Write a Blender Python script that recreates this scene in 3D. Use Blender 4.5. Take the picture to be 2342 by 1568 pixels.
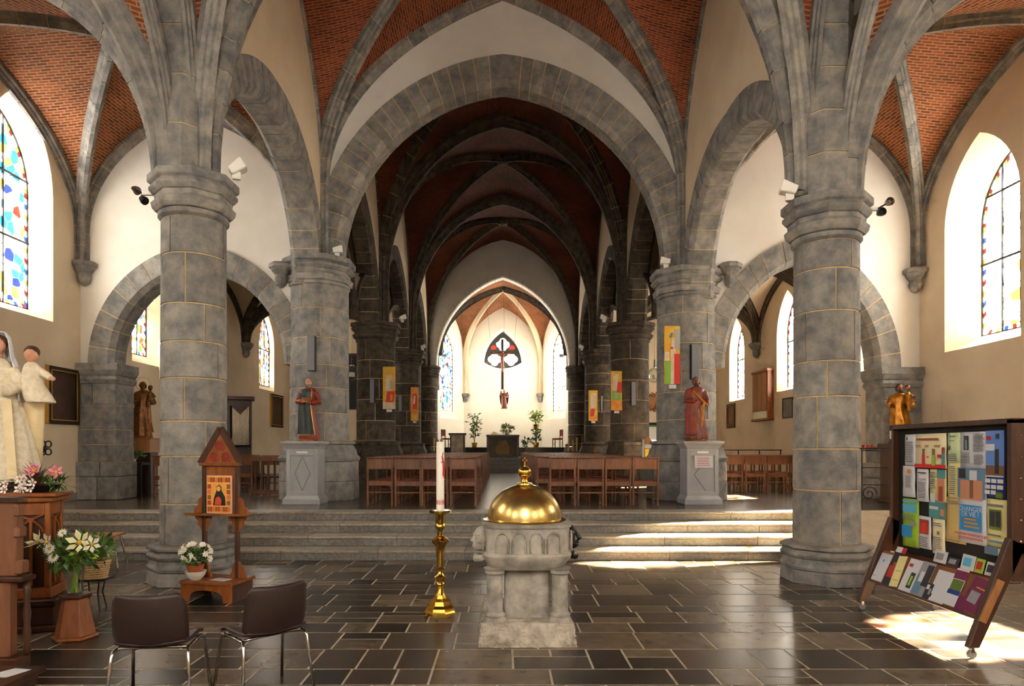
import bpy, bmesh, math, random
from math import sin, cos, pi, sqrt, radians, atan2
from mathutils import Vector, Matrix

for _o in list(bpy.data.objects):
    bpy.data.objects.remove(_o, do_unlink=True)
SC = bpy.context.scene
COL = SC.collection
random.seed(7)

# ------------------------------------------------------------------ camera
F = 1500.0            # focal length in pixels of the 2342 x 1568 frame
VX, VY = 1150.0, 1025.0   # vanishing point of the nave axis
EYE = 1.70
cam_d = bpy.data.cameras.new('camera')
cam = bpy.data.objects.new('camera', cam_d)
COL.objects.link(cam)
cam.location = (0, 0, EYE)
cam.rotation_euler = (pi / 2, 0, 0)
cam_d.sensor_fit = 'HORIZONTAL'
cam_d.sensor_width = 36.0
cam_d.lens = F / 2342.0 * 36.0
cam_d.shift_x = (1171.0 - VX) / 2342.0
cam_d.shift_y = (VY - 784.0) / 2342.0
cam_d.clip_start = 0.05
cam_d.clip_end = 200
SC.camera = cam

# ------------------------------------------------------------------ sky, sun, exposure
w = bpy.data.worlds.new('sky')
SC.world = w
w.use_nodes = True
bg = w.node_tree.nodes['Background']
bg.inputs[0].default_value = (1.0, 0.96, 0.89, 1)
bg.inputs[1].default_value = 13.0

sun_d = bpy.data.lights.new('sun', 'SUN')
sun_d.energy = 190.0
sun_d.angle = radians(1.2)
sun_d.color = (1.0, 0.83, 0.58)
sun = bpy.data.objects.new('sun', sun_d)
COL.objects.link(sun)
sun.rotation_euler = Vector((-6.3, -1.95, -5.45)).to_track_quat('-Z', 'Y').to_euler()
sun.location = (14, 16, 14)

SC.view_settings.view_transform = 'Standard'
SC.view_settings.look = 'None'
SC.view_settings.gamma = 1.0
SC.view_settings.use_curve_mapping = False
SC.view_settings.exposure = 1.48
SC.cycles.use_light_tree = False
SC.cycles.max_bounces = 5
SC.cycles.diffuse_bounces = 4
SC.cycles.use_adaptive_sampling = True
SC.cycles.adaptive_threshold = 0.13
SC.cycles.adaptive_min_samples = 16
SC.cycles.glossy_bounces = 3
SC.cycles.transmission_bounces = 4
SC.cycles.transparent_max_bounces = 8
SC.cycles.sample_clamp_indirect = 6.0
SC.cycles.use_denoising = True
SC.cycles.caustics_reflective = False
SC.cycles.caustics_refractive = False

# ------------------------------------------------------------------ pixel helpers (authoring only)
def PX(px, Y): return (px - VX) * Y / F
def PZ(py, Y): return EYE + (VY - py) * Y / F

# ------------------------------------------------------------------ materials
MATS = {}
def _lin(c):
    return tuple(((x / 12.92) if x <= 0.04045 else ((x + 0.055) / 1.055) ** 2.4) for x in c)
def srgb(r, g, b): return _lin((r / 255.0, g / 255.0, b / 255.0))

def mat(name, col, rough=0.6, metal=0.0, noise=None, col2=None, bump=None, rnd=0.0, spec=0.5,
        stretch=None, col3=None, coat=0.0, nbias=0.5):
    """procedural principled material: colour varied by noise between col and col2, by random per piece"""
    if name in MATS: return MATS[name]
    m = bpy.data.materials.new(name); m.use_nodes = True
    nt = m.node_tree; N = nt.nodes; L = nt.links
    b = N['Principled BSDF']
    b.inputs['Roughness'].default_value = rough
    b.inputs['Metallic'].default_value = metal
    b.inputs['Specular IOR Level'].default_value = spec
    if coat: b.inputs['Coat Weight'].default_value = coat
    m.diffuse_color = (*col, 1)
    out = None
    geo = None
    def vec():
        nonlocal geo
        if geo is None:
            tc = N.new('ShaderNodeTexCoord')
            gi = N.new('ShaderNodeNewGeometry')
            if stretch:
                mp = N.new('ShaderNodeMapping'); mp.inputs['Scale'].default_value = stretch
                L.new(gi.outputs['Position'], mp.inputs['Vector']); geo = mp.outputs[0]
            else: geo = gi.outputs['Position']
        return geo
    if noise or col2:
        nz = N.new('ShaderNodeTexNoise')
        nz.inputs['Scale'].default_value = noise or 4.0
        nz.inputs['Detail'].default_value = 3.0
        nz.inputs['Roughness'].default_value = 0.62
        L.new(vec(), nz.inputs['Vector'])
        cr = N.new('ShaderNodeValToRGB')
        e = cr.color_ramp.elements
        e[0].position = nbias - 0.17; e[1].position = nbias + 0.17
        e[0].color = (*col, 1); e[1].color = (*(col2 or tuple(min(1, x * 1.35) for x in col)), 1)
        if col3:
            k = cr.color_ramp.elements.new(nbias + 0.3); k.color = (*col3, 1)
        L.new(nz.outputs['Fac'], cr.inputs['Fac'])
        out = cr.outputs['Color']
    if rnd:
        oi = N.new('ShaderNodeObjectInfo'); gg = N.new('ShaderNodeNewGeometry')
        ad = N.new('ShaderNodeMath'); ad.operation = 'ADD'
        L.new(oi.outputs['Random'], ad.inputs[0]); L.new(gg.outputs['Random Per Island'], ad.inputs[1])
        fr = N.new('ShaderNodeMath'); fr.operation = 'FRACT'; L.new(ad.outputs[0], fr.inputs[0])
        mr = N.new('ShaderNodeMapRange')
        mr.inputs['To Min'].default_value = 1 - rnd; mr.inputs['To Max'].default_value = 1 + rnd
        L.new(fr.outputs[0], mr.inputs['Value'])
        mx = N.new('ShaderNodeMix'); mx.data_type = 'RGBA'; mx.blend_type = 'MULTIPLY'
        mx.inputs['Factor'].default_value = 1
        if out: L.new(out, mx.inputs['A'])
        else: mx.inputs['A'].default_value = (*col, 1)
        L.new(mr.outputs[0], mx.inputs['B'])
        out = mx.outputs['Result']
    if out: L.new(out, b.inputs['Base Color'])
    else: b.inputs['Base Color'].default_value = (*col, 1)
    if bump:
        nb = N.new('ShaderNodeTexNoise'); nb.inputs['Scale'].default_value = bump[0]
        nb.inputs['Detail'].default_value = 2
        L.new(vec(), nb.inputs['Vector'])
        bp = N.new('ShaderNodeBump'); bp.inputs['Strength'].default_value = bump[1]
        bp.inputs['Distance'].default_value = bump[2] if len(bump) > 2 else 0.01
        L.new(nb.outputs['Fac'], bp.inputs['Height'])
        L.new(bp.outputs['Normal'], b.inputs['Normal'])
    MATS[name] = m
    return m

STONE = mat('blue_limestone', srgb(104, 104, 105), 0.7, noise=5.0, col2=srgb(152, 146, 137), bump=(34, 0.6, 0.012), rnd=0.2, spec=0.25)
STONE_D = mat('shaded_limestone', srgb(56, 50, 44), 0.78, noise=5.0, col2=srgb(92, 82, 70), bump=(30, 0.6, 0.012), rnd=0.25, spec=0.15)  # limestone darkened in colour for the dim nave; chapel ribs and roof share it
MORTAR = mat('ochre_mortar', srgb(214, 186, 136), 0.9, noise=6, col2=srgb(178, 150, 110), bump=(40, 0.4))
PLASTER = mat('cream_plaster', srgb(216, 194, 162), 0.85, noise=0.8, col2=srgb(228, 209, 180), bump=(7, 0.18, 0.012), spec=0.15)
PLASTER_W = mat('white_plaster', srgb(220, 214, 204), 0.85, noise=0.8, col2=srgb(232, 228, 220), bump=(7, 0.15, 0.012), spec=0.15)
PLINTH = mat('skirting_paint', srgb(150, 138, 124), 0.7, noise=2, col2=srgb(132, 122, 112))
WOOD = mat('honey_oak', srgb(116, 62, 26), 0.38, noise=3.0, col2=srgb(150, 86, 38), stretch=(6, 6, 0.9), rnd=0.12)
WOOD_CH = mat('chair_oak', srgb(92, 52, 24), 0.4, noise=3.0, col2=srgb(126, 76, 38), stretch=(5, 5, 1.0), rnd=0.18)
WOOD_D = mat('dark_walnut', srgb(52, 28, 16), 0.42, noise=3.0, col2=srgb(74, 40, 22), stretch=(6, 6, 0.9), rnd=0.1)
WOOD_P = mat('pale_oak', srgb(150, 98, 54), 0.45, noise=3.0, col2=srgb(172, 118, 68), stretch=(6, 6, 0.9), rnd=0.1)
BRASS = mat('polished_brass', srgb(205, 158, 62), 0.16, 1.0, noise=5, col2=srgb(222, 178, 84))
BRASS_D = mat('dome_brass', srgb(208, 178, 104), 0.27, 1.0, noise=4, col2=srgb(224, 200, 138), bump=(9, 0.06, 0.01))
GOLD = mat('gilded_wood', srgb(186, 124, 34), 0.33, 0.75, noise=9, col2=srgb(130, 78, 24), bump=(20, 0.25))
GOLD_OLD = mat('old_gilding', srgb(140, 88, 34), 0.42, 0.55, noise=12, col2=srgb(84, 50, 24), bump=(24, 0.3))
GOLD_FR = mat('gold_frame', srgb(214, 164, 70), 0.3, 0.8)
IRON = mat('black_iron', srgb(24, 22, 22), 0.5, 0.3)
BLACK = mat('matt_black', srgb(12, 11, 11), 0.7)
CHROME = mat('chrome_tube', srgb(190, 186, 182), 0.12, 1.0)
BROWN_PL = mat('brown_shell_plastic', srgb(36, 20, 17), 0.45, noise=70, col2=srgb(46, 27, 23), bump=(160, 0.25, 0.004))
RED_V = mat('red_velvet', srgb(128, 20, 20), 0.8, noise=10, col2=srgb(100, 12, 16))
WHITE_PT = mat('white_paint', srgb(236, 232, 224), 0.45)
GREY_PT = mat('grey_speaker_paint', srgb(112, 114, 120), 0.55)
GREY_ST = mat('grey_painted_stone', srgb(176, 176, 178), 0.6, noise=2.5, col2=srgb(160, 161, 166), bump=(30, 0.15))
WAX = mat('candle_wax', srgb(246, 240, 226), 0.45)
WAX_Y = mat('yellow_wax', srgb(206, 164, 90), 0.5)
RED_WAX = mat('red_wax_relief', srgb(190, 28, 30), 0.5)
SKIN = mat('painted_flesh', srgb(216, 160, 128), 0.5, noise=8, col2=srgb(196, 136, 106))
SKIN_D = mat('dark_painted_flesh', srgb(150, 92, 62), 0.45, noise=8, col2=srgb(120, 70, 48))
HAIR = mat('brown_hair_paint', srgb(66, 38, 22), 0.55, bump=(50, 0.5))
HAIR_G = mat('grey_hair_paint', srgb(120, 104, 88), 0.55, bump=(50, 0.5))
ROBE_RED = mat('red_robe_paint', srgb(140, 38, 22), 0.42, noise=9, col2=srgb(108, 26, 18), bump=(30, 0.2))
ROBE_GRN = mat('dark_green_mantle', srgb(26, 44, 42), 0.45, noise=9, col2=srgb(16, 28, 30), bump=(30, 0.2))
ROBE_BRN = mat('red_brown_robe', srgb(126, 50, 28), 0.38, noise=9, col2=srgb(84, 30, 20), bump=(30, 0.2))
LACE = mat('ivory_lace_gown', srgb(238, 228, 206), 0.75, noise=22, col2=srgb(216, 200, 170), bump=(60, 0.5, 0.01))
SILK = mat('cream_silk', srgb(238, 218, 172), 0.5, noise=4, col2=srgb(226, 200, 150))
VEIL = mat('white_veil', srgb(236, 236, 236), 0.7, noise=18, col2=srgb(214, 216, 222), bump=(50, 0.4))
LEAF = mat('green_leaf', srgb(44, 84, 30), 0.45, noise=9, col2=srgb(88, 122, 44), rnd=0.35)
LEAF_L = mat('light_leaf', srgb(120, 150, 48), 0.45, noise=9, col2=srgb(176, 190, 74), rnd=0.3)
LEAF_R = mat('bronze_leaf', srgb(70, 44, 30), 0.45, noise=9, col2=srgb(96, 70, 34), rnd=0.3)
PETAL = mat('white_petal', srgb(246, 240, 230), 0.5, noise=20, col2=srgb(226, 222, 204), rnd=0.06)
PETAL_Y = mat('cream_petal', srgb(236, 232, 182), 0.5, rnd=0.08)
PETAL_P = mat('pink_petal', srgb(206, 54, 92), 0.5, noise=20, col2=srgb(236, 150, 168))
YOLK = mat('yellow_flower_heart', srgb(216, 180, 40), 0.6)
TERRA = mat('terracotta', srgb(172, 92, 48), 0.7, noise=8, col2=srgb(150, 74, 38))
CERAMIC = mat('white_ceramic', srgb(232, 222, 210), 0.25)
WICKER = mat('pale_wicker', srgb(222, 190, 140), 0.6, noise=30, col2=srgb(190, 150, 100), rnd=0.12)
PAPER = mat('white_paper', srgb(208, 208, 214), 0.7)
INK = mat('grey_print', srgb(116, 118, 128), 0.8)
MARBLE_F = mat('font_stone', srgb(122, 117, 110), 0.62, noise=5.5, col2=srgb(184, 176, 164), bump=(30, 0.4, 0.012), nbias=0.48)
MARBLE_R = mat('rough_plinth_stone', srgb(140, 128, 114), 0.85, noise=9, col2=srgb(200, 190, 174), bump=(16, 1.0, 0.04))
MARBLE_B = mat('polished_black_marble', srgb(20, 20, 22), 0.12, noise=6, col2=srgb(40, 38, 36))
BOARD_BR = mat('brown_hardboard', srgb(128, 80, 42), 0.6, noise=6, col2=srgb(116, 70, 36))
FELT = mat('black_felt', srgb(14, 13, 14), 0.95)
RAMP = mat('pale_concrete', srgb(196, 178, 150), 0.7, noise=3, col2=srgb(180, 160, 132))
VELVET_D = mat('dark_red_mahogany', srgb(46, 16, 14), 0.35, noise=4, col2=srgb(62, 24, 18))
SLATE_F = None

def slate_material():
    """dark honed slabs: each slab its own tone from blue-black to brown-grey"""
    m = bpy.data.materials.new('honed_slab'); m.use_nodes = True
    N = m.node_tree.nodes; L = m.node_tree.links; b = N['Principled BSDF']
    oi = N.new('ShaderNodeObjectInfo'); gg = N.new('ShaderNodeNewGeometry')
    ad = N.new('ShaderNodeMath'); ad.operation = 'ADD'
    L.new(oi.outputs['Random'], ad.inputs[0]); L.new(gg.outputs['Random Per Island'], ad.inputs[1])
    fr = N.new('ShaderNodeMath'); fr.operation = 'FRACT'; L.new(ad.outputs[0], fr.inputs[0])
    cr = N.new('ShaderNodeValToRGB'); e = cr.color_ramp.elements
    e[0].position = 0; e[0].color = (*srgb(38, 35, 33), 1)
    e[1].position = 1; e[1].color = (*srgb(136, 118, 96), 1)
    for p, c in ((0.3, srgb(62, 54, 48)), (0.6, srgb(88, 76, 64)), (0.82, srgb(114, 99, 81))):
        k = e.new(p); k.color = (*c, 1)
    L.new(fr.outputs[0], cr.inputs['Fac'])
    nz = N.new('ShaderNodeTexNoise'); nz.inputs['Scale'].default_value = 8; nz.inputs['Detail'].default_value = 3
    of = N.new('ShaderNodeVectorMath'); of.operation = 'ADD'; of.inputs[1].default_value = (3.1, 7.3, 0.537); L.new(gg.outputs['Position'], of.inputs[0])
    L.new(of.outputs[0], nz.inputs['Vector'])
    mr = N.new('ShaderNodeMapRange'); mr.inputs['From Min'].default_value = 0.1; mr.inputs['From Max'].default_value = 0.9
    mr.inputs['To Min'].default_value = 0.42; mr.inputs['To Max'].default_value = 1.05
    L.new(nz.outputs['Fac'], mr.inputs['Value'])
    mx = N.new('ShaderNodeMix'); mx.data_type = 'RGBA'; mx.blend_type = 'MULTIPLY'; mx.inputs['Factor'].default_value = 1
    L.new(cr.outputs['Color'], mx.inputs['A']); L.new(mr.outputs[0], mx.inputs['B'])
    L.new(mx.outputs['Result'], b.inputs['Base Color'])
    mr2 = N.new('ShaderNodeMapRange'); mr2.inputs['From Min'].default_value = 0.1; mr2.inputs['From Max'].default_value = 0.9
    mr2.inputs['To Min'].default_value = 0.24; mr2.inputs['To Max'].default_value = 0.33
    b.inputs['Roughness'].default_value = 0.27
    nb = N.new('ShaderNodeTexNoise'); nb.inputs['Scale'].default_value = 9; nb.inputs['Detail'].default_value = 3
    L.new(of.outputs[0], nb.inputs['Vector'])
    bp = N.new('ShaderNodeBump'); bp.inputs['Strength'].default_value = 0.05; bp.inputs['Distance'].default_value = 0.004
    L.new(nb.outputs['Fac'], bp.inputs['Height'])
    return m
SLATE = slate_material()
JOINT = mat('pale_floor_joint', srgb(196, 180, 156), 0.8, noise=8, col2=srgb(156, 142, 122), bump=(30, 0.4))

def brick_material(name, c1, c2, cm, uv=True, bw=0.20, rh=0.058, rough=0.8, off=0.5, mort=0.011, spec=0.12):
    m = bpy.data.materials.new(name); m.use_nodes = True
    N = m.node_tree.nodes; L = m.node_tree.links; b = N['Principled BSDF']
    b.inputs['Roughness'].default_value = rough
    b.inputs['Specular IOR Level'].default_value = spec
    tc = N.new('ShaderNodeTexCoord'); gi = N.new('ShaderNodeNewGeometry')
    bt = N.new('ShaderNodeTexBrick')
    bt.inputs['Scale'].default_value = 1.0
    bt.inputs['Brick Width'].default_value = bw; bt.inputs['Row Height'].default_value = rh
    bt.inputs['Mortar Size'].default_value = mort; bt.inputs['Mortar Smooth'].default_value = 0.15
    bt.offset = off
    bt.inputs['Color1'].default_value = (*c1, 1); bt.inputs['Color2'].default_value = (*c2, 1)
    bt.inputs['Mortar'].default_value = (*cm, 1); bt.inputs['Bias'].default_value = 0.0
    # slight waviness of the courses
    nz = N.new('ShaderNodeTexNoise'); nz.inputs['Scale'].default_value = 1.7
    src = tc.outputs['UV'] if uv else gi.outputs['Position']
    L.new(src, nz.inputs['Vector'])
    sc = N.new('ShaderNodeVectorMath'); sc.operation = 'SCALE'; sc.inputs['Scale'].default_value = 0.03
    L.new(nz.outputs['Color'], sc.inputs[0])
    ad = N.new('ShaderNodeVectorMath'); ad.operation = 'ADD'
    L.new(src, ad.inputs[0]); L.new(sc.outputs[0], ad.inputs[1]); L.new(ad.outputs[0], bt.inputs['Vector'])
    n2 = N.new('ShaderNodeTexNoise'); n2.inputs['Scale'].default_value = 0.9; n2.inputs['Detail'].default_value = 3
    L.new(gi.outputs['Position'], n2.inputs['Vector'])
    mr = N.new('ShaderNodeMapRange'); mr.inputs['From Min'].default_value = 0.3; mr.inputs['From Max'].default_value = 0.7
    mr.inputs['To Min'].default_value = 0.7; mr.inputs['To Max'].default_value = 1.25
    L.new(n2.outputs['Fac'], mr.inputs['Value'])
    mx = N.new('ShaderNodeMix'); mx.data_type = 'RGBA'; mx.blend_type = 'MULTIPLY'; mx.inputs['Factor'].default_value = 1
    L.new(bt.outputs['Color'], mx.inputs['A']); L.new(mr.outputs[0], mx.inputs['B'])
    L.new(mx.outputs['Result'], b.inputs['Base Color'])
    bp = N.new('ShaderNodeBump'); bp.inputs['Strength'].default_value = 0.5; bp.inputs['Distance'].default_value = 0.01
    bp.invert = True
    L.new(bt.outputs['Fac'], bp.inputs['Height']); L.new(bp.outputs['Normal'], b.inputs['Normal'])
    return m
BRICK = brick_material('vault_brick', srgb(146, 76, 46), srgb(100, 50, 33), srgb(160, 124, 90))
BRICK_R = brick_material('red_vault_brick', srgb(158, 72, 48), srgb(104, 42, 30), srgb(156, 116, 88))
BRICK_SHADE = brick_material('shaded_vault_brick', srgb(96, 42, 27), srgb(64, 28, 19), srgb(84, 56, 39))  # brick copy with the shade of the unlit nave put into its colours
PAVE = brick_material('far_slab_paving', srgb(62, 55, 50), srgb(92, 80, 68), srgb(128, 114, 98), uv=False, bw=0.62, rh=0.42, rough=0.24, mort=0.012, spec=0.5)

def glass_material(name, cols, scale=9.0, seed=0.0):
    """leaded stained glass: small quarries of clear and coloured glass that let the daylight through"""
    m = bpy.data.materials.new(name); m.use_nodes = True
    N = m.node_tree.nodes; L = m.node_tree.links
    for n in list(N): N.remove(n)
    out = N.new('ShaderNodeOutputMaterial')
    gi = N.new('ShaderNodeNewGeometry')
    mp = N.new('ShaderNodeMapping'); mp.inputs['Location'].default_value = (seed, seed * 0.7, seed * 1.3)
    L.new(gi.outputs['Position'], mp.inputs['Vector'])
    vo = N.new('ShaderNodeTexVoronoi'); vo.inputs['Scale'].default_value = scale; vo.inputs['Randomness'].default_value = 0.85
    L.new(mp.outputs[0], vo.inputs['Vector'])
    sx = N.new('ShaderNodeSeparateColor'); L.new(vo.outputs['Color'], sx.inputs[0])
    cr = N.new('ShaderNodeValToRGB'); cr.color_ramp.interpolation = 'CONSTANT'
    e = cr.color_ramp.elements
    for i, (p, c) in enumerate(cols):
        k = e[i] if i < 2 else e.new(p)
        k.position = p; k.color = (*c, 1)
    L.new(sx.outputs[0], cr.inputs['Fac'])
    v2 = N.new('ShaderNodeTexVoronoi'); v2.feature = 'DISTANCE_TO_EDGE'
    v2.inputs['Scale'].default_value = scale; v2.inputs['Randomness'].default_value = 0.85
    L.new(mp.outputs[0], v2.inputs['Vector'])
    gt = N.new('ShaderNodeMath'); gt.operation = 'GREATER_THAN'; gt.inputs[1].default_value = 0.035
    L.new(v2.outputs['Distance'], gt.inputs[0])
    mx = N.new('ShaderNodeMix'); mx.data_type = 'RGBA'
    mx.inputs['A'].default_value = (0.06, 0.05, 0.05, 1)
    L.new(gt.outputs[0], mx.inputs['Factor']); L.new(cr.outputs['Color'], mx.inputs['B'])
    tr = N.new('ShaderNodeBsdfTransparent'); L.new(mx.outputs['Result'], tr.inputs['Color'])
    gl = N.new('ShaderNodeBsdfGlossy'); gl.inputs['Roughness'].default_value = 0.1
    ms = N.new('ShaderNodeMixShader'); ms.inputs[0].default_value = 0.04
    L.new(tr.outputs[0], ms.inputs[1]); L.new(gl.outputs[0], ms.inputs[2])
    L.new(ms.outputs[0], out.inputs['Surface'])
    return m
W_ = (0.80, 0.80, 0.76)
GLASS_L = glass_material('blue_white_stained_glass', [(0, W_), (0.34, (0.004, 0.032, 0.075)), (0.60, (0.03, 0.10, 0.14)), (0.68, (0.002, 0.006, 0.05)), (0.74, (0.12, 0.075, 0.012)), (0.82, (0.05, 0.004, 0.002)), (0.86, W_)], 5.5, 1.0)
GLASS_R = glass_material('white_stained_glass', [(0, W_), (0.70, (0.22, 0.16, 0.05)), (0.77, W_), (0.86, (0.03, 0.07, 0.11)), (0.90, (0.10, 0.03, 0.01)), (0.925, W_)], 5.5, 2.0)
GLASS_C = glass_material('amber_stained_glass', [(0, W_), (0.25, (0.12, 0.075, 0.012)), (0.50, (0.07, 0.012, 0.004)), (0.64, (0.01, 0.02, 0.06)), (0.76, (0.02, 0.05, 0.01)), (0.84, W_)], 6.0, 3.0)
def tint_glass(name, c):
    m = bpy.data.materials.new(name); m.use_nodes = True
    N = m.node_tree.nodes; L = m.node_tree.links
    for n in list(N): N.remove(n)
    out = N.new('ShaderNodeOutputMaterial'); tr = N.new('ShaderNodeBsdfTransparent'); tr.inputs[0].default_value = (*c, 1)
    gl = N.new('ShaderNodeBsdfGlossy'); gl.inputs['Roughness'].default_value = 0.06
    ms = N.new('ShaderNodeMixShader'); ms.inputs[0].default_value = 0.05
    L.new(tr.outputs[0], ms.inputs[1]); L.new(gl.outputs[0], ms.inputs[2]); L.new(ms.outputs[0], out.inputs['Surface'])
    return m
G_RED = tint_glass('ruby_glass', (0.07, 0.003, 0.002)); G_BLUE = tint_glass('blue_glass', (0.003, 0.01, 0.07))
G_WHITE = tint_glass('clear_glass', (0.88, 0.88, 0.86)); G_YEL = tint_glass('yellow_glass', (0.14, 0.085, 0.01))
G_GRN = tint_glass('green_glass', (0.03, 0.08, 0.04))
def clear_glass():
    m = bpy.data.materials.new('thin_clear_glass'); m.use_nodes = True
    N = m.node_tree.nodes; L = m.node_tree.links
    for n in list(N): N.remove(n)
    out = N.new('ShaderNodeOutputMaterial'); tr = N.new('ShaderNodeBsdfTransparent'); tr.inputs[0].default_value = (0.9, 0.92, 0.9, 1)
    gl = N.new('ShaderNodeBsdfGlossy'); gl.inputs['Roughness'].default_value = 0.03
    fr = N.new('ShaderNodeFresnel'); fr.inputs[0].default_value = 1.45
    ms = N.new('ShaderNodeMixShader')
    mu = N.new('ShaderNodeMath'); mu.operation = 'MULTIPLY'; mu.inputs[1].default_value = 0.45; L.new(fr.outputs[0], mu.inputs[0])
    L.new(mu.outputs[0], ms.inputs[0]); L.new(tr.outputs[0], ms.inputs[1]); L.new(gl.outputs[0], ms.inputs[2]); L.new(ms.outputs[0], out.inputs['Surface'])
    return m
G_THIN = clear_glass()

# ------------------------------------------------------------------ mesh builder
class MB:
    def __init__(self): self.v = []; self.f = []; self.uv = None
    def add(self, vs, fs):
        n = len(self.v); self.v += [tuple(p) for p in vs]; self.f += [tuple(i + n for i in q) for q in fs]; return self
    def box(self, c, s, rz=0.0, taper=1.0):
        x, y, z = c; a, b, d = s[0] / 2, s[1] / 2, s[2] / 2
        vs = []
        for dz, k in ((-d, 1.0), (d, taper)):
            for dx, dy in ((-a, -b), (a, -b), (a, b), (-a, b)):
                X, Y = dx * k, dy * k
                vs.append((x + X * cos(rz) - Y * sin(rz), y + X * sin(rz) + Y * cos(rz), z + dz))
        return self.add(vs, [(3, 2, 1, 0), (4, 5, 6, 7), (0, 1, 5, 4), (1, 2, 6, 5), (2, 3, 7, 6), (3, 0, 4, 7)])
    def bx(self, x0, x1, y0, y1, z0, z1):
        return self.box(((x0 + x1) / 2, (y0 + y1) / 2, (z0 + z1) / 2), (abs(x1 - x0), abs(y1 - y0), abs(z1 - z0)))
    def hexa(self, p):      # eight corner points, bottom four then top four
        return self.add(p, [(3, 2, 1, 0), (4, 5, 6, 7), (0, 1, 5, 4), (1, 2, 6, 5), (2, 3, 7, 6), (3, 0, 4, 7)])
    def bar(self, p, q, wdt, hgt, up=(0, 0, 1)):
        p = Vector(p); q = Vector(q); t = (q - p).normalized(); up = Vector(up)
        if abs(t.dot(up)) > 0.98: up = Vector((0, 1, 0))
        s = t.cross(up).normalized(); u = s.cross(t).normalized()
        s *= wdt / 2; u *= hgt / 2
        return self.hexa([p - s - u, p + s - u, q + s - u, q - s - u, p - s + u, p + s + u, q + s + u, q - s + u])
    def tube(self, pts, r, n=8, caps=True, closed=False):
        pts = [Vector(p) for p in pts]
        rs = r if isinstance(r, (list, tuple)) else [r] * len(pts)
        base = len(self.v); m = len(pts)
        prev = None
        for i, p in enumerate(pts):
            if closed: t = pts[(i + 1) % m] - pts[i - 1]
            else: t = pts[min(i + 1, m - 1)] - pts[max(i - 1, 0)]
            t = t.normalized() if t.length > 1e-9 else Vector((0, 0, 1))
            if prev is None:
                a = Vector((0, 0, 1)) if abs(t.z) < 0.9 else Vector((1, 0, 0))
                prev = t.cross(a).normalized()
            s = (prev - t * prev.dot(t)); s = s.normalized() if s.length > 1e-6 else t.orthogonal().normalized()
            prev = s; u = t.cross(s)
            for k in range(n):
                a = 2 * pi * k / n
                self.v.append(tuple(p + (s * cos(a) + u * sin(a)) * rs[i]))
        for i in range(m if closed else m - 1):
            j = (i + 1) % m
            for k in range(n):
                l = (k + 1) % n
                self.f.append((base + i * n + k, base + i * n + l, base + j * n + l, base + j * n + k))
        if caps and not closed:
            self.f.append(tuple(base + k for k in reversed(range(n))))
            self.f.append(tuple(base + (m - 1) * n + k for k in range(n)))
        return self
    def lathe(self, prof, n=24, c=(0, 0, 0), rot=0.0, sy=1.0, caps=True, a0=0.0, a1=None):
        """prof: (r, z) from bottom to top; flat-to-flat polygons when n is small"""
        base = len(self.v); full = a1 is None
        m = n if full else n + 1
        for r, z in prof:
            for k in range(m):
                a = rot + (2 * pi * k / n if full else a0 + (a1 - a0) * k / n)
                self.v.append((c[0] + r * cos(a), c[1] + r * sin(a) * sy, c[2] + z))
        for i in range(len(prof) - 1):
            for k in range(n):
                l = (k + 1) % m
                self.f.append((base + i * m + k, base + i * m + l, base + (i + 1) * m + l, base + (i + 1) * m + k))
        if caps and full:
            self.f.append(tuple(base + k for k in reversed(range(m))))
            q = base + (len(prof) - 1) * m
            self.f.append(tuple(q + k for k in range(m)))
        return self
    def ell(self, c, r, nu=14, nv=9, M=None):
        """ellipsoid"""
        base = len(self.v); vs = []
        for i in range(nv + 1):
            ph = -pi / 2 + pi * i / nv
            for k in range(nu):
                a = 2 * pi * k / nu
                p = Vector((r[0] * cos(ph) * cos(a), r[1] * cos(ph) * sin(a), r[2] * sin(ph)))
                if M is not None: p = M @ p
                vs.append((c[0] + p.x, c[1] + p.y, c[2] + p.z))
        fs = []
        for i in range(nv):
            for k in range(nu):
                l = (k + 1) % nu
                fs.append((i * nu + k, i * nu + l, (i + 1) * nu + l, (i + 1) * nu + k))
        return self.add(vs, fs)
    def prism(self, pts, fn, d0, d1):
        """2-D polygon pts extruded; fn(a, b, d) -> 3-D point"""
        n = len(pts)
        vs = [fn(a, b, d0) for a, b in pts] + [fn(a, b, d1) for a, b in pts]
        fs = [tuple(range(n))[::-1], tuple(range(n, 2 * n))]
        for i in range(n):
            j = (i + 1) % n
            fs.append((i, j, n + j, n + i))
        return self.add(vs, fs)
    def grid(self, rows, closed_u=False, cap=False):
        """list of rows of points"""
        n = len(rows[0]); base = len(self.v)
        for r in rows: self.v += [tuple(p) for p in r]
        for i in range(len(rows) - 1):
            for k in range(n if closed_u else n - 1):
                l = (k + 1) % n
                self.f.append((base + i * n + k, base + i * n + l, base + (i + 1) * n + l, base + (i + 1) * n + k))
        if cap and closed_u:
            self.f.append(tuple(base + k for k in reversed(range(n))))
            q = base + (len(rows) - 1) * n
            self.f.append(tuple(q + k for k in range(n)))
        return self
    def xform(self, M):
        self.v = [tuple(M @ Vector(p)) for p in self.v]; return self
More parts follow.
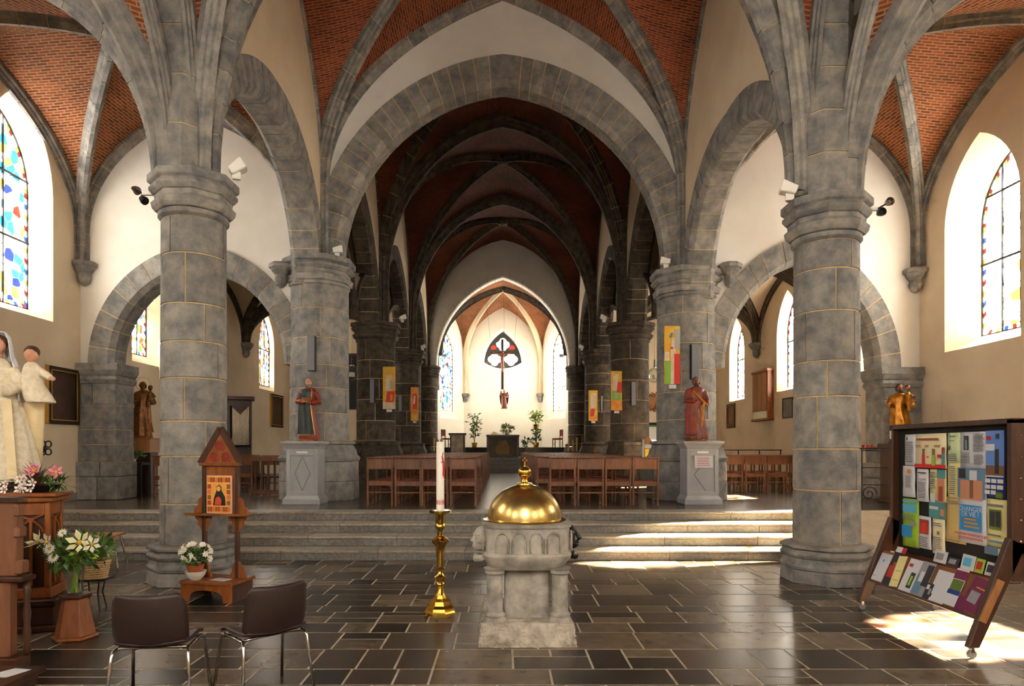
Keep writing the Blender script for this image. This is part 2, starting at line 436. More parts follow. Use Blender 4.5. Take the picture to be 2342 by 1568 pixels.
    def mesh(self, name, m, smooth=False, bevel=0.0, fix=True):
        me = bpy.data.meshes.new(name)
        me.from_pydata(self.v, [], self.f); me.update()
        bm = bmesh.new(); bm.from_mesh(me)
        if bevel:
            ed = [e for e in bm.edges if len(e.link_faces) == 2 and e.calc_face_angle(0) > 0.5]
            bmesh.ops.bevel(bm, geom=ed, offset=bevel, segments=1, profile=0.5, affect='EDGES', clamp_overlap=True)
        if fix: bmesh.ops.recalc_face_normals(bm, faces=bm.faces)
        bm.to_mesh(me); bm.free()
        if self.uv:
            ul = me.uv_layers.new(name='UVMap')
            for lp in me.loops: ul.data[lp.index].uv = self.uv[lp.vertex_index]
        for mm in (m if isinstance(m, (list, tuple)) else [m]): me.materials.append(mm)
        if smooth:
            if smooth is True: me.polygons.foreach_set('use_smooth', [True] * len(me.polygons))
            else:
                me.polygons.foreach_set('use_smooth', [True] * len(me.polygons))
                me.set_sharp_from_angle(angle=smooth)
        return me
    def build(self, name, m, parent=None, origin=None, smooth=False, bevel=0.0, fix=True):
        if origin is not None:
            ox, oy, oz = origin
            self.v = [(x - ox, y - oy, z - oz) for x, y, z in self.v]
        me = self.mesh(name, m, smooth, bevel, fix)
        o = bpy.data.objects.new(name, me); COL.objects.link(o)
        if origin is not None: o.location = origin
        if parent is not None: o.parent = parent
        return o

def tag(o, label=None, cat=None, group=None, kind=None):
    if label: o['label'] = label
    if cat: o['category'] = cat
    if group: o['group'] = group
    if kind: o['kind'] = kind
    return o
def thing(name, label, cat, loc=(0, 0, 0), rz=0.0, group=None, scale=1.0):
    o = bpy.data.objects.new(name, None); COL.objects.link(o)
    o.location = loc; o.rotation_euler = (0, 0, rz); o.scale = (scale,) * 3
    o.empty_display_size = 0.1
    return tag(o, label, cat, group)
def struct(o): o['kind'] = 'structure'; return o
def place(me, name, parent=None, loc=(0, 0, 0), rz=0.0):
    o = bpy.data.objects.new(name, me); COL.objects.link(o); o.location = loc; o.rotation_euler = (0, 0, rz)
    if parent is not None: o.parent = parent
    return o
def dup(root, loc, rz=0.0, label=None):
    r = root.copy(); COL.objects.link(r); r.location = loc; r.rotation_euler = (0, 0, rz)
    if label: r['label'] = label
    for ch in list(root.children):
        c = ch.copy(); COL.objects.link(c); c.parent = r
        for g in list(ch.children):
            d = g.copy(); COL.objects.link(d); d.parent = c
    return r
ORD = ['first', 'second', 'third', 'fourth', 'fifth', 'sixth', 'seventh', 'eighth', 'ninth', 'tenth', 'eleventh', 'twelfth', 'thirteenth', 'fourteenth', 'fifteenth', 'sixteenth']
def text(body, size, m, parent, loc, rot, align='CENTER', name='lettering', sx=1.0):
    c = bpy.data.curves.new(name, 'FONT'); c.body = body; c.size = size; c.align_x = align; c.align_y = 'CENTER'
    c.extrude = 0.0006; c.space_character = 1.02
    tmp = bpy.data.objects.new('tmp_text', c)
    me = bpy.data.meshes.new_from_object(tmp); bpy.data.objects.remove(tmp); bpy.data.curves.remove(c)
    me.materials.clear(); me.materials.append(m)
    o = bpy.data.objects.new(name, me); COL.objects.link(o); o.location = loc; o.rotation_euler = rot; o.scale = (sx, 1, 1)
    o.parent = parent
    return o
# =================================================================== ARCHITECTURE
P1, P2, P3, P4, P5 = 8.5, 14.4, 20.8, 27.4, 33.9
XL, XR = -9.1, 8.98          # aisle walls
NX, NT = 3.85, 0.62          # arcade wall: inner face, thickness
PZ0 = 0.60                   # raised floor
Z = Vector((0, 0, 1))

def arch_par(a, h):
    c = (h * h - a * a) / (2 * a); return c, a + c
def ext_z(u, a, h, r):
    c, R = arch_par(a, h); k = (abs(u) + c) / (R + r)
    return (R + r) * sin(math.acos(max(-1, min(1, k)))) if abs(u) < a + r else 0.0

def stone_arch(name, O, U, N, a, h, t, d, nv, label, group=None, chamfer=0.09, m=None, stilt=(0, 0), skew=0.0, cat='arch'):
    """ring of separate voussoirs on a mortar core; O springing centre, U along the span, N through the wall"""
    O = Vector(O); U = Vector(U).normalized(); N = Vector(N).normalized()
    c, R = arch_par(a, h); m = m or STONE
    def pt(side, r, q, s):
        th = s * math.acos(max(-1, min(1, c / (R + r))))
        return O + U * side * (-c + (R + r) * cos(th)) + Z * ((R + r) * sin(th)) + N * q
    def sec(e, core=False):
        ch = chamfer
        b = 0.014 if core else 0.0
        return [(b, -d / 2 + ch), (b, d / 2 - ch), (ch + b * .6, d / 2 - b), (t, d / 2 - b), (t, -d / 2 + b), (ch + b * .6, -d / 2 + b)]
    core = MB()
    rows = []
    pr = sec(0, True)
    for side in (1, -1):
        S = [i / 24 for i in range(25)]
        rows = [[pt(side, r, q, s) for r, q in pr] for s in S]
        st = stilt[0] if side > 0 else stilt[1]
        if st: rows.insert(0, [p - Z * st for p in rows[0]])
        core.grid(rows, closed_u=True, cap=True)
    org = O.copy()
    root = core.build(name, MORTAR, origin=org)
    root['label'] = label; struct(root)
    pr = sec(0)
    g = 0.0095 / (R * math.acos(max(-1, min(1, c / R))))
    for side in (1, -1):
        cuts = [0.0]
        for i in range(nv): cuts.append(cuts[-1] + random.uniform(0.75, 1.25))
        cuts = [x / cuts[-1] for x in cuts]
        for i in range(nv):
            s0, s1 = cuts[i] + g, cuts[i + 1] - (g if i < nv - 1 else 0)
            mb = MB()
            split = random.random() < 0.35
            mb.grid([[pt(side, r, q, s0 + (s1 - s0) * k / 3) for r, q in pr] for k in range(4)], closed_u=True, cap=True)
            mb.build('voussoir', m, root, None).matrix_parent_inverse = Matrix.Translation(-org)
        st = stilt[0] if side > 0 else stilt[1]
        if st:
            n = max(1, round(st / 0.55)); zc = -st
            for i in range(n):
                z1 = -st + st * (i + 1) / n
                mb = MB()
                mb.grid([[pt(side, r, q, 0) + Z * zz for r, q in pr] for zz in (zc + 0.009, z1 - 0.009)], closed_u=True, cap=True)
                mb.build('jamb_stone', m, root).matrix_parent_inverse = Matrix.Translation(-org)
                zc = z1
    return root

def wall_over_arch(name, O, U, N, a, h, r, d, u0, u1, z0l, z0r, ztop, m, bot=None):
    """plaster wall above an arch ring; below the springing it goes down to z0l / z0r beside the ring"""
    O = Vector(O); U = Vector(U).normalized(); N = Vector(N).normalized()
    us = [u0]; e = a + r
    k = 26
    arc = [-e + 2 * e * i / k for i in range(k + 1)]
    arc = [e * sin(pi / 2 * (x / e)) for x in arc]
    cols = []
    if u0 < -e - 1e-4: cols += [(u0, z0l), (-e, z0l)]
    cols += [(u, O.z + ext_z(u, a, h, r)) for u in arc if u0 - 1e-6 <= u <= u1 + 1e-6]
    if u1 > e + 1e-4: cols += [(e, z0r), (u1, z0r)]
    mb = MB()
    for (ua, za), (ub, zb) in zip(cols[:-1], cols[1:]):
        if abs(ua - ub) < 1e-5: continue
        B = Vector((O.x, O.y, 0))
        p = []
        for z_ in (0, 1):
            pass
        A0 = B + U * ua; B0 = B + U * ub
        vs = [A0 - N * d / 2 + Z * za, B0 - N * d / 2 + Z * zb, B0 - N * d / 2 + Z * ztop, A0 - N * d / 2 + Z * ztop,
              A0 + N * d / 2 + Z * za, B0 + N * d / 2 + Z * zb, B0 + N * d / 2 + Z * ztop, A0 + N * d / 2 + Z * ztop]
        mb.add(vs, [(0, 1, 2, 3), (7, 6, 5, 4), (0, 4, 5, 1), (3, 2, 6, 7)])
    # end faces
    for u, zz in (cols[0], cols[-1]):
        A0 = Vector((O.x, O.y, 0)) + U * u
        mb.add([A0 - N * d / 2 + Z * zz, A0 + N * d / 2 + Z * zz, A0 + N * d / 2 + Z * ztop, A0 - N * d / 2 + Z * ztop], [(0, 1, 2, 3)])
    o = mb.build(name, m, origin=(O.x, O.y, 0), fix=True)
    return struct(o)

# ---------------------------------------------------------------- columns
def octo(mb, prof, c, rot=pi / 8):
    k = 1 / cos(pi / 8)
    return mb.lathe([(r * k, z) for r, z in prof], 8, c, rot)

def column(name, label, x, y, z0, base, shaft, cap, m=STONE, group='round stone columns of the arcade', courses=None, up=None):
    """base: list of stone courses, each a list of (halfwidth, z); shaft: (r0, r1, z0, z1); cap: list of courses"""
    root = thing(name, label, 'column', (x, y, z0), 0, group)
    for cs in base:
        mb = MB(); octo(mb, [(r, z - z0) for r, z in cs], (0, 0, 0)); mb.build('base_course', m, root, bevel=0.008)
    r0, r1, za, zb = shaft
    core = MB().lathe([(r0 - 0.013, za - z0), (r1 - 0.013, zb - z0)], 32)
    core.build('mortar_core', MORTAR, root, smooth=0.6)
    zc = za
    while zc < zb - 0.02:
        hgt = random.uniform(0.42, 0.72)
        z1 = zc + hgt
        if zb - z1 < 0.32: z1 = zb
        ra = r0 + (r1 - r0) * (zc - za) / (zb - za); rb = r0 + (r1 - r0) * (z1 - za) / (zb - za)
        k = random.choice((3, 3, 4)); a0 = random.uniform(0, 2 * pi)
        cuts = [0]
        for i in range(k): cuts.append(cuts[-1] + random.uniform(0.7, 1.3))
        cuts = [a0 + 2 * pi * q / cuts[-1] for q in cuts]
        for i in range(k):
            g = 0.010 / r0; A, B = cuts[i] + g, cuts[i + 1] - g
            n = max(4, int((B - A) / 0.22)); mb = MB()
            zz0, zz1 = zc - z0 + 0.009, z1 - z0 - 0.009
            sec = [(ra - 0.05, zz0), (ra - 0.005, zz0), (ra, zz0 + 0.006), (rb, zz1 - 0.006), (rb - 0.005, zz1), (rb - 0.05, zz1)]
            mb.grid([[(r * cos(t), r * sin(t), z) for r, z in sec] for t in [A + (B - A) * j / n for j in range(n + 1)]], closed_u=True, cap=True)
            mb.build('shaft_stone', m, root, smooth=0.5)
        zc = z1
    for cs in cap:
        mb = MB()
        if len(cs) and cs[0] == 'round':
            mb.lathe([(r, z - z0) for r, z in cs[1:]], 32); mb.build('necking_ring', m, root, smooth=0.5)
        else:
            octo(mb, [(r, z - z0) for r, z in cs], (0, 0, 0)); mb.build('capital_course', m, root, bevel=0.008)
    return root

def cap_prof(r, zt, hh, w):
    """octagonal moulded capital under zt"""
    b = zt - hh
    return [['round', (r, b - 0.10), (r + 0.035, b - 0.07), (r + 0.035, b - 0.02), (r + 0.01, b)],
            [(r + 0.03, b), (w * 0.90, b + hh * 0.10), (w * 0.93, b + hh * 0.24), (w * 0.84, b + hh * 0.33), (w * 0.86, b + hh * 0.46)],
            [(w * 0.88, b + hh * 0.46), (w * 0.97, b + hh * 0.58), (w * 0.97, b + hh * 0.66), (w * 0.91, b + hh * 0.73), (w, b + hh * 0.80), (w, zt), (w * 0.8, zt)]]

for side, x, zt, lab in ((-1, -4.0, 5.16, 'near round column behind the wooden icon stand'), (1, 4.19, 4.87, 'near round column at the right end of the steps')):
    zb = 0.46
    column('stone_column', 'tall grey ' + lab, x, P1, 0.0,
           [[(0.515, 0), (0.505, 0.15), (0.49, 0.17)], [(0.505, 0.172), (0.52, 0.22), (0.49, 0.26), (0.485, 0.31)],
            [(0.49, 0.312), (0.515, 0.35), (0.515, 0.37), (0.47, 0.42)], [(0.485, 0.425), (0.515, 0.435), (0.515, 0.475), (0.41, 0.49)]],
           (0.402, 0.388, 0.49, zt - 0.56), cap_prof(0.388, zt, 0.46, 0.505))
for side, x, zt, lab in ((-1, -4.02, 5.78, 'thick grey pier behind the saint in a green mantle'), (1, 4.02, 5.54, 'thick grey pier behind the saint in a red-brown robe')):
    column('stone_column', lab, x, P2, PZ0,
           [[(0.80, PZ0), (0.79, 1.0)], [(0.79, 1.006), (0.78, 1.42)], [(0.80, 1.426), (0.82, 1.50), (0.76, 1.56), (0.74, 1.66), (0.67, 1.78)], [(0.70, 1.785), (0.73, 1.80), (0.73, 1.85), (0.63, 1.87)]],
           (0.635, 0.62, 1.87, zt - 0.60), cap_prof(0.62, zt, 0.52, 0.73))
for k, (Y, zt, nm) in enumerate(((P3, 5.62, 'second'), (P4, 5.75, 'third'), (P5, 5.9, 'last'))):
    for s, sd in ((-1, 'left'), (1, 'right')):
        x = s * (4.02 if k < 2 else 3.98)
        column('stone_column', 'shaded grey round pier, %s inside the nave, %s of the seats' % (nm, sd), x, Y, PZ0,
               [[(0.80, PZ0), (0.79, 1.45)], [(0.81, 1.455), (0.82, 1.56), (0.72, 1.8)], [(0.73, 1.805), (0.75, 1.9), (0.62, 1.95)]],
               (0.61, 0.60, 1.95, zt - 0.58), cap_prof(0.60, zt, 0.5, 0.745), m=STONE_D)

# ---------------------------------------------------------------- arches and arcade walls
for s, sd in ((-1, 'left'), (1, 'right')):
    X = s * (NX + NT / 2)
    U = (0, 1, 0); N = (1, 0, 0)
    # camera bay: tall arch towards the viewer
    zs = 5.16 if s < 0 else 4.87
    c0 = (2.4 + P1) / 2; a0 = (P1 - 2.4) / 2 - 0.32
    stone_arch('stone_arch', (X, c0, 7.0), U, N, a0, 3.2, 0.20, 0.58, 13, 'tall arcade arch rising from the near %s column out of view' % sd, chamfer=0.14, stilt=(7.0 - zs, 7.0 - zs))
    wall_over_arch('wall_%s' % sd, (X, c0, 7.0), U, N, a0, 3.2, 0.18, 0.56, -3.05, 3.05, zs, zs, 12.6, PLASTER)
    # first bay
    c1 = (P1 + P2) / 2; a1 = 2.42
    h1 = 2.30 if s < 0 else 2.10
    z1 = 5.16 if s < 0 else 4.87
    stone_arch('stone_arch', (X, c1 - 0.1, z1), U, N, a1, h1, 0.52, 0.60, 11, 'grey arcade arch between the near and thick %s columns' % sd, chamfer=0.10)
    wall_over_arch('wall_%s' % sd, (X, c1 - 0.1, z1), U, N, a1, h1, 0.50, 0.54, -2.85, 2.75, z1, z1, 12.6, PLASTER)
    for k, (ya, yb, nm) in enumerate(((P2, P3, 'first'), (P3, P4, 'second'), (P4, P5, 'third'))):
        cc = (ya + yb) / 2; aa = (yb - ya) / 2 - 0.62
        stone_arch('stone_arch', (X, cc, 5.5), U, N, aa, 3.1, 0.5, 0.60, 12, 'shaded grey arcade arch of the seated nave, %s bay on the %s' % (nm, sd), m=STONE_D)
        hw = (yb - ya) / 2
        wall_over_arch('wall_%s' % sd, (X, cc, 5.5), U, N, aa, 3.1, 0.48, 0.54, -hw, hw, 5.5, 5.5, 12.6, PLASTER)

# great diaphragm arch across the nave
stone_arch('stone_arch', (0, P2, 5.62), (1, 0, 0), (0, 1, 0), 3.50, 3.90, 0.64, 0.64, 21, 'great pointed stone arch across the nave with pale wall above', chamfer=0.12)
struct_w = wall_over_arch('wall_crossing', (0, P2, 5.62), (1, 0, 0), (0, 1, 0), 3.50, 3.90, 0.62, 0.54, -4.45, 4.45, 5.6, 5.6, 12.6, PLASTER_W)
# arches from the first aisle bays into the chapels
stone_arch('stone_arch', (-6.57, P2, 3.52), (1, 0, 0), (0, 1, 0), 1.83, 2.05, 0.52, 0.62, 9, 'grey stone arch opening into the left chapel', chamfer=0.10)
wall_over_arch('wall_left_cross', (-6.57, P2, 3.52), (1, 0, 0), (0, 1, 0), 1.83, 2.05, 0.50, 0.54, -2.55, 2.35, 3.52, 3.52, 12.6, PLASTER_W)
stone_arch('stone_arch', (6.42, P2, 3.43), (1, 0, 0), (0, 1, 0), 1.62, 2.30, 0.52, 0.62, 9, 'grey stone arch opening into the right chapel', chamfer=0.10)
wall_over_arch('wall_right_cross', (6.42, P2, 3.43), (1, 0, 0), (0, 1, 0), 1.62, 2.30, 0.50, 0.54, -2.2, 2.58, 3.43, 3.43, 12.6, PLASTER_W)
# responds carrying those arches
def respond(xa, xb, zt, label):
    cx = (xa + xb) / 2; root = thing('wall_pier', label, 'pier', (cx, P2, PZ0))
    wd = xb - xa
    MB().box((0, 0, (zt - 0.4 - PZ0) / 2), (wd - 0.03, 0.67, zt - 0.4 - PZ0)).build('mortar_core', MORTAR, root)
    zc = 0.0; H = zt - 0.42 - PZ0
    while zc < H - 0.05:
        z1 = zc + random.uniform(0.3, 0.55)
        if H - z1 < 0.25: z1 = H
        k = 0.07 if zc < 0.55 else 0.0
        if random.random() < 0.6:
            q = random.uniform(-0.15, 0.15) * wd
            MB().bx(-wd / 2 - k, q - 0.006, -0.36 - k, 0.36, zc + 0.006, z1 - 0.006).build('pier_stone', STONE, root, bevel=0.01)
            MB().bx(q + 0.006, wd / 2 + k, -0.36 - k, 0.36, zc + 0.006, z1 - 0.006).build('pier_stone', STONE, root, bevel=0.01)
        else:
            MB().bx(-wd / 2 - k, wd / 2 + k, -0.36 - k, 0.36, zc + 0.006, z1 - 0.006).build('pier_stone', STONE, root, bevel=0.01)
        zc = z1
    zb = zt - 0.42 - PZ0
    for za_, zb_, ka, kb in ((0, 0.08, 0.01, 0.06), (0.08, 0.17, 0.06, 0.02), (0.17, 0.28, 0.05, 0.10), (0.28, 0.42, 0.10, 0.10)):
        mb = MB()
        mb.hexa([(-wd / 2 - ka, -0.36 - ka, zb + za_), (wd / 2 + ka, -0.36 - ka, zb + za_), (wd / 2 + ka, 0.38, zb + za_), (-wd / 2 - ka, 0.38, zb + za_),
                 (-wd / 2 - kb, -0.36 - kb, zb + zb_), (wd / 2 + kb, -0.36 - kb, zb + zb_), (wd / 2 + kb, 0.38, zb + zb_), (-wd / 2 - kb, 0.38, zb + zb_)])
        mb.build('capital_course', STONE, root)
respond(-9.08, -8.30, 3.52, 'grey stone wall pier at the left chapel entrance')
respond(8.16, 8.96, 3.43, 'grey stone wall pier behind the golden statue on the right')

# ---------------------------------------------------------------- walls with lancet windows
def lancet(w_, z0, zs, za, n=9):
    h = za - zs; c, R = arch_par(w_, h)
    te = math.acos(max(-1, min(1, c / R)))
    rt = [(-c + R * cos(te * i / n), zs + R * sin(te * i / n)) for i in range(n + 1)]
    lt = [(-u, z) for u, z in rt[::-1][1:]]
    return [(-w_, z0), (w_, z0)] + rt + lt       # bottom-left, bottom-right, right spring ... apex ... left spring

def clip_poly(poly, conv):
    """clip convex polygon poly by convex polygon conv (both counter-clockwise)"""
    out = poly
    for i in range(len(conv)):
        (ax, ay), (bx_, by) = conv[i], conv[(i + 1) % len(conv)]
        if abs(ax - bx_) + abs(ay - by) < 1e-9: continue
        inp, out = out, []
        def ins(p): return (bx_ - ax) * (p[1] - ay) - (by - ay) * (p[0] - ax) >= -1e-9
        for j in range(len(inp)):
            p, q = inp[j], inp[(j + 1) % len(inp)]
            ip, iq = ins(p), ins(q)
            if ip: out.append(p)
            if ip != iq:
                d1 = (bx_ - ax) * (p[1] - ay) - (by - ay) * (p[0] - ax); d2 = (bx_ - ax) * (q[1] - ay) - (by - ay) * (q[0] - ax)
                t = d1 / (d1 - d2); out.append((p[0] + (q[0] - p[0]) * t, p[1] + (q[1] - p[1]) * t))
        if not out: return []
    return out

WIN_N = [0]
def window(O, U, Nout, inner, outer, depth, glass, label, reveal_mat=PLASTER_W, cols=3, rowh=0.62, borders=True, portal=True):
    """splayed lancet: O on the inner wall face at the window axis, z = 0; inner/outer = (half width, sill, spring, apex)"""
    O = Vector(O); U = Vector(U).normalized(); Nout = Vector(Nout).normalized()
    WIN_N[0] += 1
    pi_ = lancet(*inner); po = lancet(*outer)
    def P(p, d): return O + U * p[0] + Z * p[1] + Nout * d
    # splayed reveal
    rv = MB(); rv.grid([[P(p, 0) for p in pi_], [P(p, depth) for p in po]], closed_u=True)
    org = P((0, inner[1]), depth)
    ro = rv.build('trim_%d' % WIN_N[0], reveal_mat, origin=org, fix=False); struct(ro)
    # iron outline
    fr = MB(); ins = 0.018
    fr.tube([P(p, depth - 0.01) for p in po], 0.02, 5, closed=True)
    root = fr.build('window_%d' % WIN_N[0], IRON, origin=org); struct(root); root['label'] = label
    inv = Matrix.Translation(-org)
    w_ = outer[0]; b = 0.085 if borders else 0.0
    inn = lancet(w_ - b, outer[1] + b, outer[2], outer[3] - b * 1.15)
    x0, x1 = -w_ + b, w_ - b; z0, z1 = outer[1] + b, outer[3]
    nx = cols; nz = max(2, round((z1 - z0) / rowh))
    for i in range(nx):
        for j in range(nz):
            xa, xb = x0 + (x1 - x0) * i / nx, x0 + (x1 - x0) * (i + 1) / nx
            za, zb = z0 + (z1 - z0) * j / nz, z0 + (z1 - z0) * (j + 1) / nz
            pl = clip_poly([(xa, za), (xb, za), (xb, zb), (xa, zb)], inn)
            if len(pl) < 3: continue
            mb = MB(); mb.add([P(p, depth) for p in pl], [tuple(range(len(pl)))])
            mb.build('pane', glass, root, fix=False).matrix_parent_inverse = inv
    if borders:
        packs = {0: MB(), 1: MB(), 2: MB(), 3: MB()}
        n = len(po)
        for i in range(n):
            p, q = po[i], po[(i + 1) % n]; pp, qq = inn[i], inn[(i + 1) % n]
            ln = sqrt((p[0] - q[0]) ** 2 + (p[1] - q[1]) ** 2); k = max(1, round(ln / 0.11))
            for j in range(k):
                f0, f1 = j / k, (j + 1) / k
                def lp(a, b_, f): return (a[0] + (b_[0] - a[0]) * f, a[1] + (b_[1] - a[1]) * f)
                cidx = (0, 2, 1, 2, 3, 2)[(i * 3 + j) % 6]
                packs[cidx].add([P(lp(p, q, f0), depth), P(lp(p, q, f1), depth), P(lp(pp, qq, f1), depth), P(lp(pp, qq, f0), depth)], [(0, 1, 2, 3)])
        for k, gm in ((0, G_RED), (1, G_BLUE), (2, G_WHITE), (3, G_YEL)):
            if packs[k].f:
                o = packs[k].build('border_glass', gm, root, fix=False); o.matrix_parent_inverse = inv; o['kind'] = 'stuff'
    # iron saddle bars and stanchions
    def inside_range(x=None, z=None):
        big = 50; pl = None
        if z is not None: pl = clip_poly([(-big, z - 1e-3), (big, z - 1e-3), (big, z + 1e-3), (-big, z + 1e-3)], lancet(*outer))
        else: pl = clip_poly([(x - 1e-3, -big), (x + 1e-3, -big), (x + 1e-3, big), (x - 1e-3, big)], lancet(*outer))
        return pl
    for i in range(1, nx):
        x = x0 + (x1 - x0) * i / nx; pl = inside_range(x=x)
        if pl:
            za, zb = min(p[1] for p in pl), max(p[1] for p in pl)
            MB().bar(P((x, za), depth - 0.015), P((x, zb), depth - 0.015), 0.022, 0.03, up=Nout).build('stanchion', IRON, root).matrix_parent_inverse = inv
    for j in range(2, nz, 2):
        zz = z0 + (z1 - z0) * j / nz; pl = inside_range(z=zz)
        if pl:
            xa, xb = min(p[0] for p in pl), max(p[0] for p in pl)
            MB().bar(P((xa, zz), depth - 0.025), P((xb, zz), depth - 0.025), 0.03, 0.04).build('saddle_bar', IRON, root).matrix_parent_inverse = inv
    if portal:
        ld = bpy.data.lights.new('daylight_portal', 'AREA'); ld.shape = 'RECTANGLE'
        ld.size = 2 * outer[0]; ld.size_y = outer[3] - outer[1]; ld.cycles.is_portal = True
        lo = bpy.data.objects.new('daylight_portal', ld); COL.objects.link(lo)
        lo.location = P((0, (outer[1] + outer[3]) / 2), depth + 0.06)
        lo.rotation_euler = (-Nout).to_track_quat('-Z', 'Y').to_euler()
    return root

def wall_panel(name, O, U, u0, u1, zb, zt, holes, m, Nout=None, thick=0.06):
    """plaster wall face with lancet holes (u centre, (half width, sill, spring, apex))"""
    O = Vector(O); U = Vector(U).normalized(); mb = MB()
    def q(ua, ub, za0, zb0, za1, zb1):
        pts = [O + U * ua + Z * za0, O + U * ub + Z * zb0, O + U * ub + Z * zb1, O + U * ua + Z * za1]
        if Nout is None: mb.add(pts, [(0, 1, 2, 3)])
        else:
            t = Vector(Nout) * thick
            mb.add(pts + [p + t for p in pts], [(0, 1, 2, 3), (7, 6, 5, 4), (0, 4, 5, 1), (1, 5, 6, 2), (2, 6, 7, 3), (3, 7, 4, 0)])
    cur = u0
    for uc, (w_, s, sp, ap) in sorted(holes):
        q(cur, uc - w_, zb, zb, zt, zt)
        q(uc - w_, uc + w_, zb, zb, s, s)
        out = lancet(w_, s, sp, ap)
        arc = sorted([p for p in out[2:]], key=lambda p: p[0])
        for (ua, za), (ub, zb2) in zip(arc[:-1], arc[1:]):
            q(uc + ua, uc + ub, za, zb2, zt, zt)
        cur = uc + w_
    q(cur, u1, zb, zb, zt, zt)
    o = mb.build(name, m, origin=(O.x, O.y, 0), fix=(Nout is not None)); return struct(o)

# aisle walls
LW = [(-0.8, (0.95, 4.26, 6.75, 8.35), (0.74, 4.52, 6.85, 8.2), GLASS_L), (5.6, (0.95, 4.26, 6.75, 8.35), (0.74, 4.52, 6.85, 8.2), GLASS_L),
      (12.35, (0.92, 4.26, 6.75, 8.5), (0.95, 4.52, 6.85, 8.3), GLASS_L),
      (16.9, (0.80, 3.85, 5.6, 6.9), (0.62, 4.15, 5.7, 6.75), GLASS_C), (25.3, (0.80, 3.95, 5.6, 6.9), (0.74, 4.15, 5.7, 6.8), GLASS_C)]
lab = ['stained glass window behind the viewer in the left aisle', 'stained glass window beside the viewer in the left aisle', 'tall blue and white stained glass window in the left aisle wall',
       'small stained glass window just inside the left chapel', 'amber stained glass window deep in the left chapel']
wall_panel('wall_left', (XL, 0, 0), (0, 1, 0), -4.0, 34.4, 0.0, 12.6, [(a, b) for a, b, c, d in LW], PLASTER, (-1, 0, 0))
for (yc, i_, o_, g), l_ in zip(LW, lab): window((XL, yc, 0), (0, -1, 0), (-1, 0, 0), i_, o_, {12.35: 0.55, 16.9: 0.45, 25.3: 0.2}.get(yc, 0.62), g, l_, PLASTER)
RW = [(-0.8, (0.98, 3.65, 6.1, 7.65), (0.74, 3.95, 6.1, 7.35), GLASS_R), (7.7, (0.98, 3.65, 4.7, 6.1), (0.74, 3.85, 4.6, 5.75), GLASS_R),
      (12.35, (0.98, 3.65, 6.1, 7.65), (0.76, 3.95, 6.1, 7.3), GLASS_R),
      (16.2, (0.80, 3.55, 5.3, 6.7), (0.62, 3.75, 5.4, 6.45), GLASS_R), (20.7, (0.80, 3.55, 5.3, 6.7), (0.66, 3.7, 5.4, 6.5), GLASS_R), (25.2, (0.80, 3.55, 5.3, 6.7), (0.7, 3.7, 5.4, 6.5), GLASS_R)]
lab = ['stained glass window behind the viewer in the right aisle', 'stained glass window beside the viewer in the right aisle', 'tall bright stained glass window above the notice board',
       'chapel window hidden behind the right column', 'bright chapel window beside the right column', 'narrow bright window farthest back in the right chapel']
wall_panel('wall_right', (XR, 0, 0), (0, 1, 0), -4.0, 34.4, 0.0, 12.6, [(a, b) for a, b, c, d in RW], PLASTER, (1, 0, 0))
for (yc, i_, o_, g), l_ in zip(RW, lab): window((XR, yc, 0), (0, 1, 0), (1, 0, 0), i_, o_, 0.62 if yc < 18 else 0.32, g, l_, PLASTER)
# west wall behind the viewer
WW = [(-6.4, (0.9, 3.4, 6.0, 7.4), (0.8, 3.6, 6.0, 7.2)), (0, (1.4, 3.4, 6.6, 8.6), (1.2, 3.6, 6.6, 8.4)), (6.4, (0.9, 3.4, 6.0, 7.4), (0.8, 3.6, 6.0, 7.2))]
wall_panel('wall_back', (0, -4.0, 0), (1, 0, 0), XL, XR, 0, 12.6, [(a, b) for a, b, c in WW], PLASTER, (0, -1, 0))
for xc, i_, o_ in WW: window((xc, -4.0, 0), (1, 0, 0), (0, -1, 0), i_, o_, 0.6, GLASS_R, 'west window behind the viewer', PLASTER)
# chapel end walls
for s, X0, X1, nm in ((-1, XL, -NX, 'left'), (1, NX, XR, 'right')):
    struct(MB().bx(X0, X1, 28.6, 28.75, PZ0, 12.6).build('wall_%s_end' % nm, PLASTER, origin=(0, 28.6, 0)))
# chancel arch wall, chancel and apse
stone_arch('stone_arch', (0, P5 + 0.35, 6.0), (1, 0, 0), (0, 1, 0), 3.42, 4.55, 0.30, 0.62, 16, 'pale pointed chancel arch at the far end of the nave', chamfer=0.05, m=PLASTER_W)
wall_over_arch('wall_chancel', (0, P5 + 0.35, 6.0), (1, 0, 0), (0, 1, 0), 3.42, 4.55, 0.28, 0.54, -9.2, 9.1, PZ0, PZ0, 14.0, PLASTER_W)
APSE_W = mat('bright_apse_plaster', srgb(240, 232, 214), 0.85, noise=0.8, col2=srgb(246, 240, 226), bump=(7, 0.1, 0.012))
AP = [(-3.45, 34.6), (-3.75, 36.0), (-2.35, 39.6), (2.35, 39.6), (3.75, 36.0), (3.45, 34.6)]
for k, nm in ((0, 'chancel_left'), (4, 'chancel_right')):  # side windows added out of view to bring more daylight into the chancel
    A, B = Vector((*AP[k], 0)), Vector((*AP[k + 1], 0))
    Uv = (B - A).normalized(); ln = (B - A).length; No = Vector((-Uv.y, Uv.x, 0)); No = -No if No.x * A.x < 0 else No
    wall_panel('wall_' + nm, A, Uv, 0, ln, PZ0, 12.6, [(ln / 2, (0.58, 3.5, 7.0, 8.2))], APSE_W)
    window(A + Uv * ln / 2, Uv, No, (0.58, 3.5, 7.0, 8.2), (0.5, 3.8, 6.9, 8.0), 0.5, GLASS_R, 'added unseen side window brightening the chancel, hidden beside the chancel arch', APSE_W)
